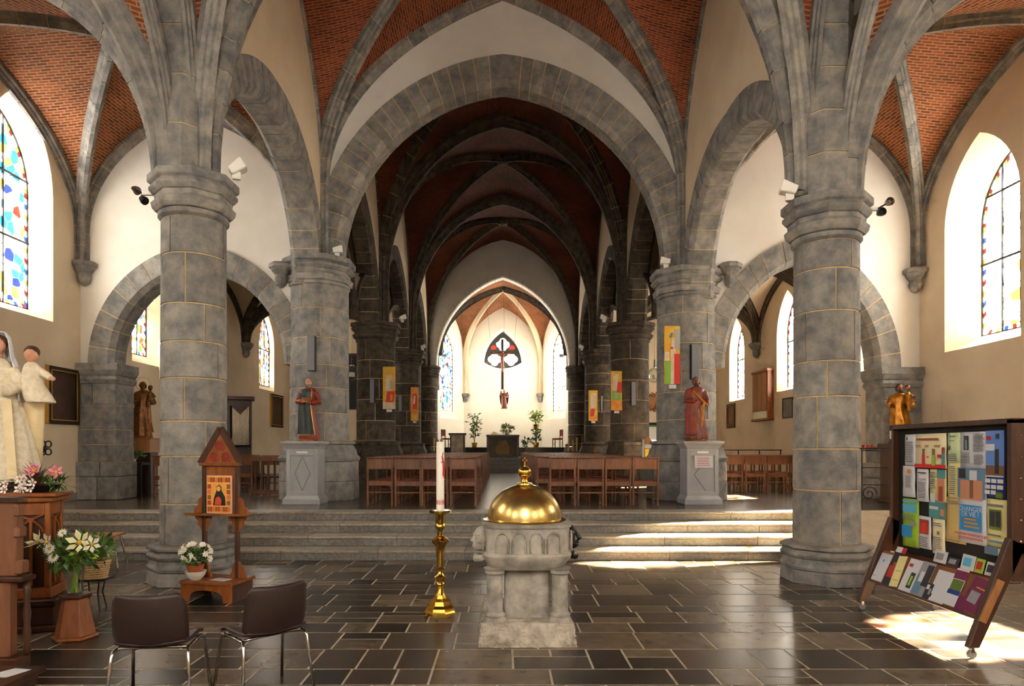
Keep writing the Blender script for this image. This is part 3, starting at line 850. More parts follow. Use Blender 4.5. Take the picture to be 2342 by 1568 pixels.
for k, nm, l_ in ((1, 'apse_left', 'tall stained glass window left of the altar'), (3, 'apse_right', 'tall glaring window right of the altar')):
    A, B = Vector((*AP[k], 0)), Vector((*AP[k + 1], 0)); Uv = (B - A).normalized(); ln = (B - A).length
    No = Vector((-Uv.y, Uv.x, 0))
    if No.dot(Vector((0, 36.5, 0)) - A) > 0: No = -No
    uc = ln * 0.5
    ii, oo = (1.25, 3.4, 7.2, 8.8), (0.95, 3.9, 7.1, 8.4)
    wall_panel('wall_' + nm, A, Uv, 0, ln, PZ0, 12.6, [(uc, ii)], APSE_W)
    window(A + Uv * uc, Uv if k == 1 else Uv, No, ii, oo, 0.32, GLASS_L if k == 1 else GLASS_R, l_, APSE_W)

# apse back wall with the curved-triangle rose window
YA = 39.6
def rose_pts(s, n=8):
    """curved triangle, scaled about its centre"""
    c0 = (0.0, 7.45)
    top = (0.0, 8.75); br = (1.10, 6.95); bl = (-1.10, 6.95)
    def arc(p, q, bulge):
        out = []
        mx_, mz = (p[0] + q[0]) / 2, (p[1] + q[1]) / 2
        dx, dz = q[0] - p[0], q[1] - p[1]; L_ = sqrt(dx * dx + dz * dz); nx_, nz_ = dz / L_, -dx / L_
        for i in range(n):
            t = i / n; b = bulge * 4 * t * (1 - t)
            out.append((p[0] + dx * t + nx_ * b, p[1] + dz * t + nz_ * b))
        return out
    pts = arc(bl, br, 0.36) + arc(br, top, 0.26) + arc(top, bl, 0.26)
    return [(c0[0] + (x - c0[0]) * s, c0[1] + (z - c0[1]) * s) for x, z in pts]
ri, ro_ = rose_pts(1.16), rose_pts(1.0)
mb = MB()
n = len(ri)
rect = []
cx, cz = 0.0, 7.5
for x, z in ri:        # project outline radially on to the wall rectangle
    dx, dz = x - cx, z - cz
    k = min([(2.35 / abs(dx)) if abs(dx) > 1e-6 else 99, ((12.6 - cz) / dz) if dz > 1e-6 else 99, ((PZ0 - cz) / dz) if dz < -1e-6 else 99])
    rect.append((cx + dx * k, cz + dz * k))
mb.grid([[(x, YA, z) for x, z in ri], [(x, YA, z) for x, z in rect]], closed_u=True)
for cxn, czn in ((-2.35, PZ0), (2.35, PZ0), (2.35, 12.6), (-2.35, 12.6)):   # fill the corners
    near = sorted(range(n), key=lambda i: (rect[i][0] - cxn) ** 2 + (rect[i][1] - czn) ** 2)
    best = None
    for i in range(n):
        j = (i + 1) % n
        a, b = rect[i], rect[j]
        if abs(a[0] - b[0]) > 1e-6 and abs(a[1] - b[1]) > 1e-6:
            px_ = a[0] if abs(abs(a[0]) - 2.35) < 1e-5 else b[0]
            pz_ = a[1] if (abs(a[1] - PZ0) < 1e-5 or abs(a[1] - 12.6) < 1e-5) else b[1]
            if (px_ - cxn) ** 2 + (pz_ - czn) ** 2 < 1e-6:
                mb.add([(a[0], YA, a[1]), (cxn, YA, czn), (b[0], YA, b[1])], [(0, 1, 2)])
struct(mb.build('wall_apse', APSE_W, origin=(0, YA, 0), fix=False))
mb = MB(); mb.grid([[(x, YA, z) for x, z in ri], [(x, YA + 0.45, z) for x, z in ro_]], closed_u=True)
struct(mb.build('trim_rose', PLASTER_W, origin=(0, YA, 7.5), fix=False))
# tracery: stone plate pierced by lights, built as a filled outline minus lights through a boolean-free fan of bars
WIN_N[0] += 1
ORG = (0, YA + 0.45, 7.5)
TR = mat('dark_tracery', srgb(52, 50, 48), 0.7)
root = MB().tube([(x, YA + 0.43, z) for x, z in ro_], 0.07, 6, closed=True).build('window_%d' % WIN_N[0], TR, origin=ORG); struct(root)
root['label'] = 'curved triangular rose window with three quatrefoil lights above the altar'
inv = Matrix.Translation(-Vector(ORG))
mb = MB(); mb.add([(x, YA + 0.47, z) for x, z in ro_], [tuple(range(len(ro_)))])
# plate with lights: radial grid where lights are cut by leaving faces out
mb = MB()
lights = [((0.0, 8.02), 0.40), ((-0.50, 7.13), 0.40), ((0.50, 7.13), 0.40)]
def in_light(x, z):
    for (lx, lz), r in lights:
        for k in range(4):
            a = pi / 2 * k; qx, qz = lx + 0.185 * cos(a), lz + 0.185 * sin(a)
            if (x - qx) ** 2 + (z - qz) ** 2 < 0.215 ** 2: return True
    for sx_ in (-1, 1):
        if ((x - sx_ * 0.56) / 0.17) ** 2 + ((z - 7.83) / 0.16) ** 2 < 1 and z > 7.72: return True
        if (x - sx_ * 0.42) ** 2 + (z - 7.585) ** 2 < 0.2 ** 2 and z > 7.585 and False: return True
    if abs(x) < 0.14 - (z - 6.62) * 0.6 and 6.62 < z < 6.86: return True
    return False
STEP = 0.025
conv = ro_
nxg = int(2.6 / STEP); nzg = int(2.6 / STEP)
pane_mb = {'c': MB(), 'r': MB()}
tri = MB()
def in_rose(x, z):
    for i in range(len(conv)):
        (ax, ay), (bx_, by) = conv[i], conv[(i + 1) % len(conv)]
        if (bx_ - ax) * (z - ay) - (by - ay) * (x - ax) < 0: return False
    return True
for i in range(nxg):
    for j in range(nzg):
        x = -1.3 + i * STEP; z = 6.25 + j * STEP
        if not in_rose(x + STEP / 2, z + STEP / 2): continue
        if not in_light(x + STEP / 2, z + STEP / 2):
            tri.add([(x, YA + 0.40, z), (x + STEP, YA + 0.40, z), (x + STEP, YA + 0.40, z + STEP), (x, YA + 0.40, z + STEP)], [(0, 1, 2, 3)])
o = tri.build('tracery_plate', TR, root, fix=False); o.matrix_parent_inverse = inv
md = o.modifiers.new('thickness', 'SOLIDIFY'); md.thickness = 0.10; md.offset = 0
for (lx, lz), r in lights:
    for k in range(4):
        a = pi / 2 * k; qx, qz = lx + 0.185 * cos(a), lz + 0.185 * sin(a)
        MB().add([(qx + 0.225 * cos(2 * pi * t / 14), YA + 0.45 + 0.002 * k, qz + 0.225 * sin(2 * pi * t / 14)) for t in range(14)], [tuple(range(14))]).build('pane', G_WHITE if random.random() < .8 else G_GRN, root, fix=False).matrix_parent_inverse = inv
for sx_ in (-1, 1):
    MB().add([(sx_ * 0.56 + 0.2 * cos(2 * pi * t / 14), YA + 0.452, 7.83 + 0.18 * sin(2 * pi * t / 14)) for t in range(14)], [tuple(range(14))]).build('pane', G_RED, root, fix=False).matrix_parent_inverse = inv
MB().add([(-0.16, YA + 0.452, 6.6), (0.16, YA + 0.452, 6.6), (0.0, YA + 0.452, 6.9)], [(0, 1, 2)]).build('pane', G_RED, root, fix=False).matrix_parent_inverse = inv
ld = bpy.data.lights.new('daylight_portal', 'AREA'); ld.shape = 'RECTANGLE'; ld.size = 2.2; ld.size_y = 2.2; ld.cycles.is_portal = True
lo = bpy.data.objects.new('daylight_portal', ld); COL.objects.link(lo); lo.location = (0, YA + 0.6, 7.5); lo.rotation_euler = Vector((0, -1, 0)).to_track_quat('-Z', 'Y').to_euler()

# added lamps that brighten the chancel from behind its arch, out of view
for sx, sd in ((-1, 'left'), (1, 'right')):
    t_ = thing('added_chancel_light', 'added unseen light behind the chancel arch on the %s' % sd, 'lamp', (sx * 3.1, 34.75, 6.6), 0, 'added chancel lights')
    MB().bx(-0.12, 0.12, -0.14, 0.0, -0.08, 0.08).build('housing', WHITE_PT, t_, bevel=0.01)
    ld = bpy.data.lights.new('added_chancel_lamp', 'SPOT'); ld.energy = 90; ld.color = (1.0, 0.9, 0.74); ld.spot_size = radians(120); ld.spot_blend = 0.6; ld.shadow_soft_size = 0.1
    lo = bpy.data.objects.new('added_chancel_lamp', ld); COL.objects.link(lo); lo.parent = t_; lo.location = (0, 0.06, 0)
    lo.rotation_euler = Vector((-sx * 0.45, 1.0, -0.35)).to_track_quat('-Z', 'Y').to_euler()
# ---------------------------------------------------------------- vaults
def P_(t, c=0.8):
    R = 1 + c; t = min(1.0, abs(t))
    return sqrt(max(0, R * R - (t + c) ** 2)) / sqrt(R * R - c * c)

def web(A, B, C, zsA, zsB, ap_e, ap_c, m, parent, c=0.8, nr=14, ncol=22, name='vault_web', zsf=None):
    A = Vector(A); B = Vector(B); C = Vector(C)
    M_ = (A + B) / 2; Lh = (B - A).length / 2; dist = (M_ - C).length
    K = 60; tab = [0.0]; pv = (0.0, (ap_e - (zsA + zsB) / 2) * 1.0)
    for i in range(1, K + 1):
        tt = sin(pi / 2 * i / K); cu = (tt * Lh, (ap_e - (zsA + zsB) / 2) * P_(tt, c))
        tab.append(tab[-1] + sqrt((cu[0] - pv[0]) ** 2 + (cu[1] - pv[1]) ** 2)); pv = cu
    def arc(wv):
        x = math.asin(min(1, abs(wv))) / (pi / 2) * K; i = min(K - 1, int(x))
        return math.copysign(tab[i] + (tab[i + 1] - tab[i]) * (x - i), wv)
    rows = []; uv = []
    for i in range(nr + 1):
        a = sin(pi / 2 * i / nr) if i else 0.002
        r = []
        for j in range(ncol + 1):
            b = sin(pi / 2 * (2 * j / ncol - 1)); wv = a * b
            e = A + (B - A) * (b + 1) / 2
            p = C + (e - C) * a
            zs = zsf(p.x, p.y) if zsf else zsA + (zsB - zsA) * ((b * a) + 1) / 2
            ap = ap_c + (ap_e - ap_c) * a * (1 - abs(b) ** 4)
            r.append((p.x, p.y, zs + (ap - zs) * P_(wv, c))); uv.append((a * dist, arc(wv)))
        rows.append(r)
    mb = MB(); mb.grid(rows); mb.uv = uv
    o = mb.build(name, m, parent, fix=False, smooth=True)
    return o

def resample(path, ds):
    pts = [Vector(p) for p in path]; out = [pts[0]]; acc = 0.0
    L_ = [0]
    for a, b in zip(pts[:-1], pts[1:]): L_.append(L_[-1] + (b - a).length)
    n = max(2, int(L_[-1] / ds)); k = 0
    out = []
    for i in range(n + 1):
        d = L_[-1] * i / n
        while k < len(pts) - 2 and L_[k + 1] < d: k += 1
        f = (d - L_[k]) / max(1e-9, L_[k + 1] - L_[k])
        out.append(pts[k] + (pts[k + 1] - pts[k]) * f)
    return out

def rib(path, S, wdt, hgt, m, parent, pieces=True, piece=0.62, name='rib_stone', ref=None, drop=0.0):
    """moulded rib swept under path; S horizontal lateral; ref a point the rib faces (inside of the vault)"""
    S = Vector(S).normalized()
    pts = resample(path, 0.14)
    prof = [(-0.5, -0.25), (-0.5, 0.30), (-0.34, 0.42), (-0.30, 0.62), (-0.17, 0.72), (-0.14, 1.0), (0.14, 1.0), (0.17, 0.72), (0.30, 0.62), (0.34, 0.42), (0.5, 0.30), (0.5, -0.25)]
    ref = Vector(ref) if ref is not None else Vector((pts[len(pts) // 2].x, pts[len(pts) // 2].y, 2))
    fr = []
    for i, p in enumerate(pts):
        t = (pts[min(i + 1, len(pts) - 1)] - pts[max(i - 1, 0)]).normalized()
        nrm = S.cross(t).normalized()
        fr.append((p, nrm))
    mid = fr[len(fr) // 2]
    sgn = 1
    if (ref - mid[0]).dot(mid[1]) < 0: sgn = -1
    def row(i, k=1.0):
        p, nr_ = fr[i]
        return [p + S * (s * wdt * k) + nr_ * sgn * (d * hgt * (k if d > 0 else 1)) for s, d in prof]
    n = len(fr)
    if not pieces:
        mb = MB(); mb.grid([row(i) for i in range(n)], closed_u=True, cap=True)
        return mb.build('vault_rib', m, parent)
    core = MB(); core.grid([row(i, 0.93) for i in range(n)], closed_u=True, cap=True); core.build('rib_mortar', MORTAR, parent)
    step = max(2, round(piece / 0.14)); i = 0
    while i < n - 1:
        j = min(n - 1, i + step + random.choice((-1, 0, 1)))
        if n - 1 - j < 2: j = n - 1
        rws = [row(k) for k in range(i, j + 1)]
        rws[0] = [a.lerp(b, 0.05) for a, b in zip(rws[0], rws[1])]
        rws[-1] = [a.lerp(b, 0.05) for a, b in zip(rws[-1], rws[-2])]
        mb = MB(); mb.grid(rws, closed_u=True, cap=True); mb.build(name, m, parent)
        i = j

def arc_path(A, B, zsA, zsB, ap, c=0.8, n=40, t0=-1.0, t1=1.0, stA=None, stB=None, zsf=None):
    """pointed rib over plan line A-B, apex in the middle"""
    A = Vector(A); B = Vector(B); out = []
    for i in range(n + 1):
        b = sin(pi / 2 * (t0 + (t1 - t0) * i / n)); zs = zsA + (zsB - zsA) * (b + 1) / 2
        p = A + (B - A) * (b + 1) / 2
        if zsf: zs = zsf(p.x, p.y)
        out.append(Vector((p.x, p.y, zs + (ap - zs) * P_(b, c))))
    if stA is not None: out.insert(0, Vector((A.x, A.y, stA)))
    if stB is not None: out.append(Vector((B.x, B.y, stB)))
    return out

def bay(name, label, x0, x1, y0, y1, zs, ap_y0, ap_y1, ap_x, ap_c, m, stone, c=0.8, diag=(0.24, 0.26), wallrib=(0.16, 0.16), pieces=True, st=None, front=True, back=True, sides=(True, True), trans=None):
    """quadripartite vault: zs = springing at the four corners (x0y0, x1y0, x1y1, x0y1)"""
    root = thing(name, None, None, ((x0 + x1) / 2, (y0 + y1) / 2, ap_c)); struct(root); root['label'] = label
    inv = Matrix.Translation(-Vector(root.location))
    C = ((x0 + x1) / 2, (y0 + y1) / 2, 0); q = [(x0, y0, 0), (x1, y0, 0), (x1, y1, 0), (x0, y1, 0)]
    def zsf(x, y):
        u = (x - x0) / (x1 - x0); v = (y - y0) / (y1 - y0)
        return zs[0] * (1 - u) * (1 - v) + zs[1] * u * (1 - v) + zs[2] * u * v + zs[3] * (1 - u) * v
    web(q[0], q[1], C, zs[0], zs[1], ap_y0, ap_c, m, root, c, zsf=zsf); web(q[1], q[2], C, zs[1], zs[2], ap_x, ap_c, m, root, c, zsf=zsf)
    web(q[2], q[3], C, zs[2], zs[3], ap_y1, ap_c, m, root, c, zsf=zsf); web(q[3], q[0], C, zs[3], zs[0], ap_x, ap_c, m, root, c, zsf=zsf)
    st = st or [None] * 4
    ref = (C[0], C[1], ap_c - 4)
    for i, j in ((0, 2), (1, 3)):
        A = Vector(q[i]); B = Vector(q[j]); d = (B - A).normalized(); S = Vector((-d.y, d.x, 0))
        rib(arc_path(A, B, zs[i], zs[j], ap_c, c, stA=st[i], stB=st[j], zsf=zsf), S, diag[0], diag[1], stone, root, pieces, ref=ref)
    if front: rib(arc_path(q[0], q[1], zs[0], zs[1], ap_y0, c, stA=st[0], stB=st[1]), (0, 1, 0), *(trans or wallrib), stone, root, pieces, ref=ref)
    if back: rib(arc_path(q[3], q[2], zs[3], zs[2], ap_y1, c, stA=st[3], stB=st[2]), (0, 1, 0), wallrib[0], wallrib[1], stone, root, pieces, ref=ref)
    if sides[0]: rib(arc_path(q[0], q[3], zs[0], zs[3], ap_x, c, stA=st[0], stB=st[3]), (1, 0, 0), wallrib[0], wallrib[1], stone, root, pieces, ref=ref)
    if sides[1]: rib(arc_path(q[1], q[2], zs[1], zs[2], ap_x, c, stA=st[1], stB=st[2]), (1, 0, 0), wallrib[0], wallrib[1], stone, root, pieces, ref=ref)
    # boss where the ribs meet
    MB().lathe([(0.10, -0.34), (0.20, -0.30), (0.24, -0.2), (0.22, -0.05), (0.15, 0.1)], 14, (C[0], C[1], ap_c)).build('boss', stone, root)
    for ch in root.children: ch.matrix_parent_inverse = inv
    return root

XI = NX + 0.10
bay('ceiling', 'red brick vault of the bay over the viewer', -XI, XI, 2.4, P1, (5.2, 5.0, 5.0, 5.2), 11.3, 11.3, 11.3, 11.9, BRICK_R, STONE, c=1.0, trans=(0.4, 0.34), pieces=False, back=False)
bay('ceiling', 'red brick ribbed vault in front of the great arch', -XI, XI, P1, P2 - 0.28, (5.2, 4.95, 7.2, 7.3), 11.3, 11.55, 11.3, 12.0, BRICK_R, STONE, c=1.0,
    trans=(0.34, 0.27), wallrib=(0.2, 0.2), diag=(0.25, 0.26), st=(None, None, 5.6, 5.8))
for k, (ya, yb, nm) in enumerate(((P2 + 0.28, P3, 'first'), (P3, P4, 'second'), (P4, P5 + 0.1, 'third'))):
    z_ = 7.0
    bay('ceiling', 'shade-darkened brick ribbed vault over the seats, %s bay' % nm, -XI, XI, ya, yb, (z_,) * 4, 12.2, 12.2 if k < 2 else 12.5, 11.9, 12.45, BRICK_SHADE, STONE_D, c=0.15,
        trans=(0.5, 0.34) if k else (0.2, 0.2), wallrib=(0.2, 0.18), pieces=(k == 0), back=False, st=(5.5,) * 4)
# aisle vaults
for s, nm in ((-1, 'left'), (1, 'right')):
    X0, X1 = (XL, -NX - 0.36) if s < 0 else (NX + 0.48, XR)
    zc = 5.1 if s < 0 else 4.9
    cor = 6.3
    def zz(w_, col): return (w_, col, col, w_) if s < 0 else (col, w_, w_, col)
    bay('ceiling', 'brick vault over the near %s aisle' % nm, X0, X1, 2.4, P1 - 0.1, zz(cor, zc), 8.0, 8.0, 8.6, 8.9, BRICK, STONE, c=0.5, pieces=False, trans=(0.4, 0.26), back=False)
    a_, b_ = zz(cor, zc)[0], zz(cor, zc)[1]
    zsv = (6.3, zc, 6.6, 6.3) if s < 0 else (zc, 6.3, 6.3, 6.4)
    bay('ceiling', 'orange brick ribbed vault of the %s aisle' % nm, X0, X1, P1 - 0.1, P2 - 0.28, zsv, 8.05, 9.05, 8.75, 8.95, BRICK, STONE, c=0.5, trans=(0.44, 0.26),
        wallrib=(0.22, 0.2), diag=(0.24, 0.26), st=((None, None, 5.6, 5.6) if s < 0 else (None, None, 5.6, 5.6)))
    yb = (P2 + 0.28, 18.6, 23.0, 28.6)
    for k in range(3):
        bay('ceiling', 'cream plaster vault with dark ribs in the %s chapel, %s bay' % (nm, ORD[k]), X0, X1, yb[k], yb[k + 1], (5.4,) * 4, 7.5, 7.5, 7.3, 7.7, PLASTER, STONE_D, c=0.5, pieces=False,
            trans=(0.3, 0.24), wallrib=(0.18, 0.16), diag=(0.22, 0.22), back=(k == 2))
# corbels under the aisle ribs
def corbel(x, y, z, s, label):
    root = struct(thing('trim_corbel', label, None, (x, y, z)))
    MB().lathe([(0.03, -0.42), (0.10, -0.36), (0.13, -0.26), (0.12, -0.16), (0.19, -0.08), (0.22, -0.02)], 10).build('bracket', STONE, root)
    MB().lathe([(0.25, -0.02), (0.26, 0.06), (0.2, 0.1)], 8, rot=pi / 8).build('abacus', STONE, root, bevel=0.006)
corbel(XL + 0.14, P2 - 0.36, 5.6, 1, 'carved corbel in the corner above the dark painting')
corbel(XR - 0.14, P2 - 0.36, 5.45, -1, 'carved corbel in the corner left of the bright right window')
corbel(-4.75, P2 - 0.36, 5.56, 1, 'small ledge corbel beside the left thick pier')
corbel(4.86, P2 - 0.36, 5.56, 1, 'dark corbel beside the right thick pier')
for X, nm in ((XL + 0.1, 'left'), (XR - 0.1, 'right')):
    for y, q_ in ((18.6, 'first'), (23.0, 'second')):
        corbel(X, y, 5.3, 1, '%s rib corbel on the %s chapel wall' % (q_, nm))
# apse vault
root = thing('ceiling', None, None, (0, 36.4, 10.6)); struct(root); root['label'] = 'brick rib vault over the altar'
CB = (0, 36.6, 0)
for k in range(5):
    A, B = AP[k], AP[k + 1]
    web((*A, 0), (*B, 0), CB, 6.6, 6.6, 9.7 if k != 2 else 10.2, 10.7, BRICK, root, c=0.6, nr=10, ncol=16)
web((*AP[5], 0), (*AP[0], 0), CB, 6.6, 6.6, 10.7, 10.7, BRICK, root, c=0.6, nr=10, ncol=16)
for k in range(6):
    A = Vector((*AP[k], 0)); B = Vector(CB) * 2 - A; d = (B - A).normalized(); S = Vector((-d.y, d.x, 0))
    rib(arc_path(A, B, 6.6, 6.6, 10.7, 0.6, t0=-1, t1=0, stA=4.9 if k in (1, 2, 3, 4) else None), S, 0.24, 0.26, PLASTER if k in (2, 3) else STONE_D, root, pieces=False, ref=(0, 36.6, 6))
for ch in root.children: ch.matrix_parent_inverse = Matrix.Translation(-Vector(root.location))
for x, y, l_ in ((-2.25, 39.5, 'left'), (2.25, 39.5, 'right')):
    corbel(x, y, 4.9, 1, 'pale corbel %s of the rose window' % l_)
# light-tight roof and outer skins
struct(MB().bx(-10.2, 10.2, -5, 41, 14.05, 14.2).build('ceiling_roof', STONE_D, origin=(0, 18, 14)))
for x in (-9.95, 9.85):
    struct(MB().bx(x - 0.1, x + 0.1, -5, 41, 9.2, 14.0).build('wall_attic', STONE_D, origin=(x, 18, 9.2)))
struct(MB().bx(-10, 10, 34.2, 34.4, 12.5, 14.05).build('wall_attic', STONE_D, origin=(0, 34.3, 12.5)))
struct(MB().bx(-10, 10, -4.8, -4.66, 10.6, 14.05).build('wall_attic', STONE_D, origin=(0, -4.7, 10.6)))

# ---------------------------------------------------------------- floors and steps
YS = [9.96, 10.433, 10.906, 11.38]
base = MB().bx(XL, XR, -4.0, YS[0] + 0.05, -0.12, -0.0022).build('floor', JOINT, origin=(0, 3, 0)); struct(base)
base['label'] = 'dark stone slab floor around the font'
tiles = []
rr = random.Random(21)
y = 1.6
while y < YS[0] - 0.02:
    D = rr.choice((0.26, 0.34, 0.42, 0.5, 0.56)); y1 = min(YS[0], y + D)
    if YS[0] - y1 < 0.15: y1 = YS[0]
    x = XL
    while x < XR - 0.02:
        W_i = rr.choice((0.3, 0.42, 0.5, 0.62, 0.78, 0.9)); x1 = min(XR, x + W_i)
        if XR - x1 < 0.12: x1 = XR
        k = rr.random(); d_ = y1 - y
        if k < 0.36 and d_ > 0.3:
            ym = y + d_ * rr.uniform(0.35, 0.65)
            for ya_, yb_ in ((y, ym), (ym, y1)):
                if rr.random() < 0.4 and x1 - x > 0.5:
                    xm = x + (x1 - x) * rr.uniform(0.35, 0.65); tiles += [(x, xm, ya_, yb_), (xm, x1, ya_, yb_)]
                else: tiles.append((x, x1, ya_, yb_))
        elif k < 0.5 and x1 - x > 0.6:
            xm = x + (x1 - x) * rr.uniform(0.4, 0.6); tiles += [(x, xm, y, y1), (xm, x1, y, y1)]
        else: tiles.append((x, x1, y, y1))
        x = x1
    y = y1
def slab_mb(mb, x0, x1, y0, y1):
    g = 0.0075; b = 0.003
    dz = rr.uniform(-0.0004, 0.0006)
    p = [(x0 + g, y0 + g), (x1 - g, y0 + g), (x1 - g, y1 - g), (x0 + g, y1 - g)]
    qd = [(x0 + g + b, y0 + g + b), (x1 - g - b, y0 + g + b), (x1 - g - b, y1 - g - b), (x0 + g + b, y1 - g - b)]
    tx, ty = rr.uniform(-0.0005, 0.0005), rr.uniform(-0.0005, 0.0005)
    top = [(x, y, dz + tx * (1 if x > (x0 + x1) / 2 else -1) + ty * (1 if y > (y0 + y1) / 2 else -1)) for x, y in qd]
    vs = [(x, y, -0.012) for x, y in p] + [(x, y, -0.004) for x, y in p] + top
    mb.add(vs, [(0, 1, 5, 4), (1, 2, 6, 5), (2, 3, 7, 6), (3, 0, 4, 7), (4, 5, 9, 8), (5, 6, 10, 9), (6, 7, 11, 10), (7, 4, 8, 11), (8, 9, 10, 11)])
def seen_size(t):
    cxx, cyy = (t[0] + t[1]) / 2, (t[2] + t[3]) / 2
    px = VX + cxx / cyy * F; py = VY + EYE / cyy * F
    if px < -60 or px > 2402 or py > 1640: return 0
    return (t[1] - t[0]) * (t[3] - t[2]) / cyy ** 3
tiles.sort(key=seen_size, reverse=True)
for t in tiles[:300]:
    mb = MB(); slab_mb(mb, *t); o = mb.build('floor_slab', SLATE, base, fix=False); o.matrix_parent_inverse = Matrix.Translation(-Vector((0, 3, 0)))
mb = MB()
for t in tiles[300:]: slab_mb(mb, *t)
o = mb.build('floor_slabs_beyond', SLATE, base, fix=False); o.matrix_parent_inverse = Matrix.Translation(-Vector((0, 3, 0))); o['kind'] = 'stuff'

TREADM = mat('worn_highlit_tread', srgb(134, 126, 114), 0.42, noise=12, col2=srgb(168, 158, 142), bump=(50, 0.3, 0.008), rnd=0.1)  # treads lightened in colour for the lip highlight, along with wear
STEPM = mat('speckled_bluestone', srgb(92, 91, 89), 0.6, noise=22, col2=srgb(134, 128, 118), bump=(60, 0.5, 0.01), rnd=0.14)
for k in range(4):
    x0, x1 = XL, 5.3
    yb = YS[k + 1] + 0.12 if k < 3 else YS[3] + 0.5
    root = MB().bx(x0, x1, YS[k] + 0.012, yb, 0.0 if k == 0 else 0.15 * k - 0.01, 0.15 * (k + 1) - 0.012).build('floor_step', JOINT, origin=((x0 + x1) / 2, YS[k], 0)); struct(root)
    root['label'] = '%s stone step from the bottom, across the nave' % ORD[k]
    x = x0
    while x < x1 - 0.02:
        xe = min(x1, x + random.uniform(1.0, 1.9))
        if x1 - xe < 0.5: xe = x1
        MB().bx(x + 0.004, xe - 0.004, YS[k] - 0.004, yb - 0.02, 0.15 * k + (0.0 if k else 0.001), 0.15 * (k + 1) - 0.036).build('riser_stone', STEPM, root, bevel=0.006).matrix_parent_inverse = Matrix.Translation(-Vector(root.location))
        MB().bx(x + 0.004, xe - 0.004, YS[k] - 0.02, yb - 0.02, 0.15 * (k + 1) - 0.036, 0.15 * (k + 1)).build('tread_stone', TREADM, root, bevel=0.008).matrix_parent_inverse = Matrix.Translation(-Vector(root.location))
        x = xe
fl = MB().bx(XL, XR, YS[3] + 0.3, 40.2, 0.2, PZ0 - 0.001).build('floor', PAVE, origin=(0, 20, 0.2)); struct(fl); fl['label'] = 'dark polished slab floor under the seats'
# ramp beside the right column
rp = MB().hexa([(5.32, 9.0, 0.0), (XR - .01, 9.0, 0.0), (XR - .01, 11.7, 0.0), (5.32, 11.7, 0.0), (5.32, 9.0, 0.02), (XR - .01, 9.0, 0.02), (XR - .01, 11.7, PZ0), (5.32, 11.7, PZ0)]).build('access_ramp', RAMP, origin=(7, 10.3, 0))
tag(rp, 'pale sloping ramp beside the right column, up to the seats', 'ramp')
MB().hexa([(5.28, 9.0, 0.0), (5.318, 9.0, 0.0), (5.318, 11.7, 0.0), (5.28, 11.7, 0.0), (5.28, 9.0, 0.03), (5.318, 9.0, 0.03), (5.318, 11.7, PZ0 + 0.01), (5.28, 11.7, PZ0 + 0.01)]).build('edge_board', BLACK, rp).matrix_parent_inverse = Matrix.Translation(-Vector((7, 10.3, 0)))
# sanctuary: stone steps, platform and black plinth
for k in range(4):
    struct(MB().bx(-1.6 - 0.0, 1.6, 29.6 + 0.4 * k, 34, PZ0 + 0.17 * k, PZ0 + 0.17 * (k + 1) - 0.004).build('floor_altar_step', STEPM, origin=(0, 30 + 0.4 * k, PZ0), bevel=0.01))
struct(MB().bx(-3.4, 3.4, 31.0, 39.6, PZ0, 1.28).build('floor_sanctuary', STEPM, origin=(0, 34, PZ0)))
struct(MB().bx(-3.7, 3.7, 34.2, 39.6, 1.28, 1.74).build('floor_predella', BLACK, origin=(0, 36, 1.28)))
struct(MB().bx(-3.65, 3.65, 34.26, 39.6, 1.74, 1.76).build('floor_predella_top', PAVE, origin=(0, 36, 1.74)))
# baseboards
struct(MB().bx(XL + 0.001, XL + 0.035, -4, 9.9, 0, 0.22).build('baseboard_left', PLINTH, origin=(XL, 4, 0)))
struct(MB().bx(XL + 0.001, XL + 0.035, 11.4, P2 - 0.4, PZ0, PZ0 + 0.16).build('baseboard_left', PLINTH, origin=(XL, 12, PZ0)))
# =================================================================== OBJECTS
R = random.Random(5)

def merged(name, packs):
    """one mesh out of (MB, material) packs, each with its own material slot"""
    mb = MB(); idx = []
    for k, (b, m) in enumerate(packs):
        n = len(b.f); mb.add(b.v, b.f); idx += [k] * n
    me = bpy.data.meshes.new(name); me.from_pydata(mb.v, [], mb.f); me.update()
    for b, m in packs: me.materials.append(m)
    me.polygons.foreach_set('material_index', idx)
    bm = bmesh.new(); bm.from_mesh(me); bmesh.ops.recalc_face_normals(bm, faces=bm.faces); bm.to_mesh(me); bm.free()
    return me
def remesh(o, v):
    md = o.modifiers.new('one_surface', 'REMESH'); md.mode = 'VOXEL'; md.voxel_size = v; md.use_smooth_shade = True
    return o
def leaf(mb, p, d, up, ln, wd, bend=0.25):
    p = Vector(p); d = Vector(d).normalized(); up = Vector(up)
    s = d.cross(up); s = s.normalized() if s.length > 1e-4 else d.orthogonal().normalized()
    n = s.cross(d).normalized()
    a = p + d * ln * 0.45 + n * ln * bend * 0.35; t = p + d * ln - n * ln * bend * 0.3
    mb.add([p, a + s * wd / 2, t, a - s * wd / 2, a - n * wd * 0.12], [(0, 1, 4), (0, 4, 3), (4, 1, 2), (3, 4, 2)])
def rdir(zb=0.2):
    v = Vector((R.gauss(0, 1), R.gauss(0, 1), R.gauss(zb, 0.8))); return v.normalized()
def foliage(mb, c, rad, n, ln, wd, zs=1.0):
    for _ in range(n):
        d = rdir(); p = Vector(c) + Vector((d.x * rad, d.y * rad, d.z * rad * zs)) * R.uniform(0.3, 1.0)
        leaf(mb, p, (d + rdir() * 0.7), rdir(), ln * R.uniform(0.7, 1.3), wd * R.uniform(0.7, 1.3))
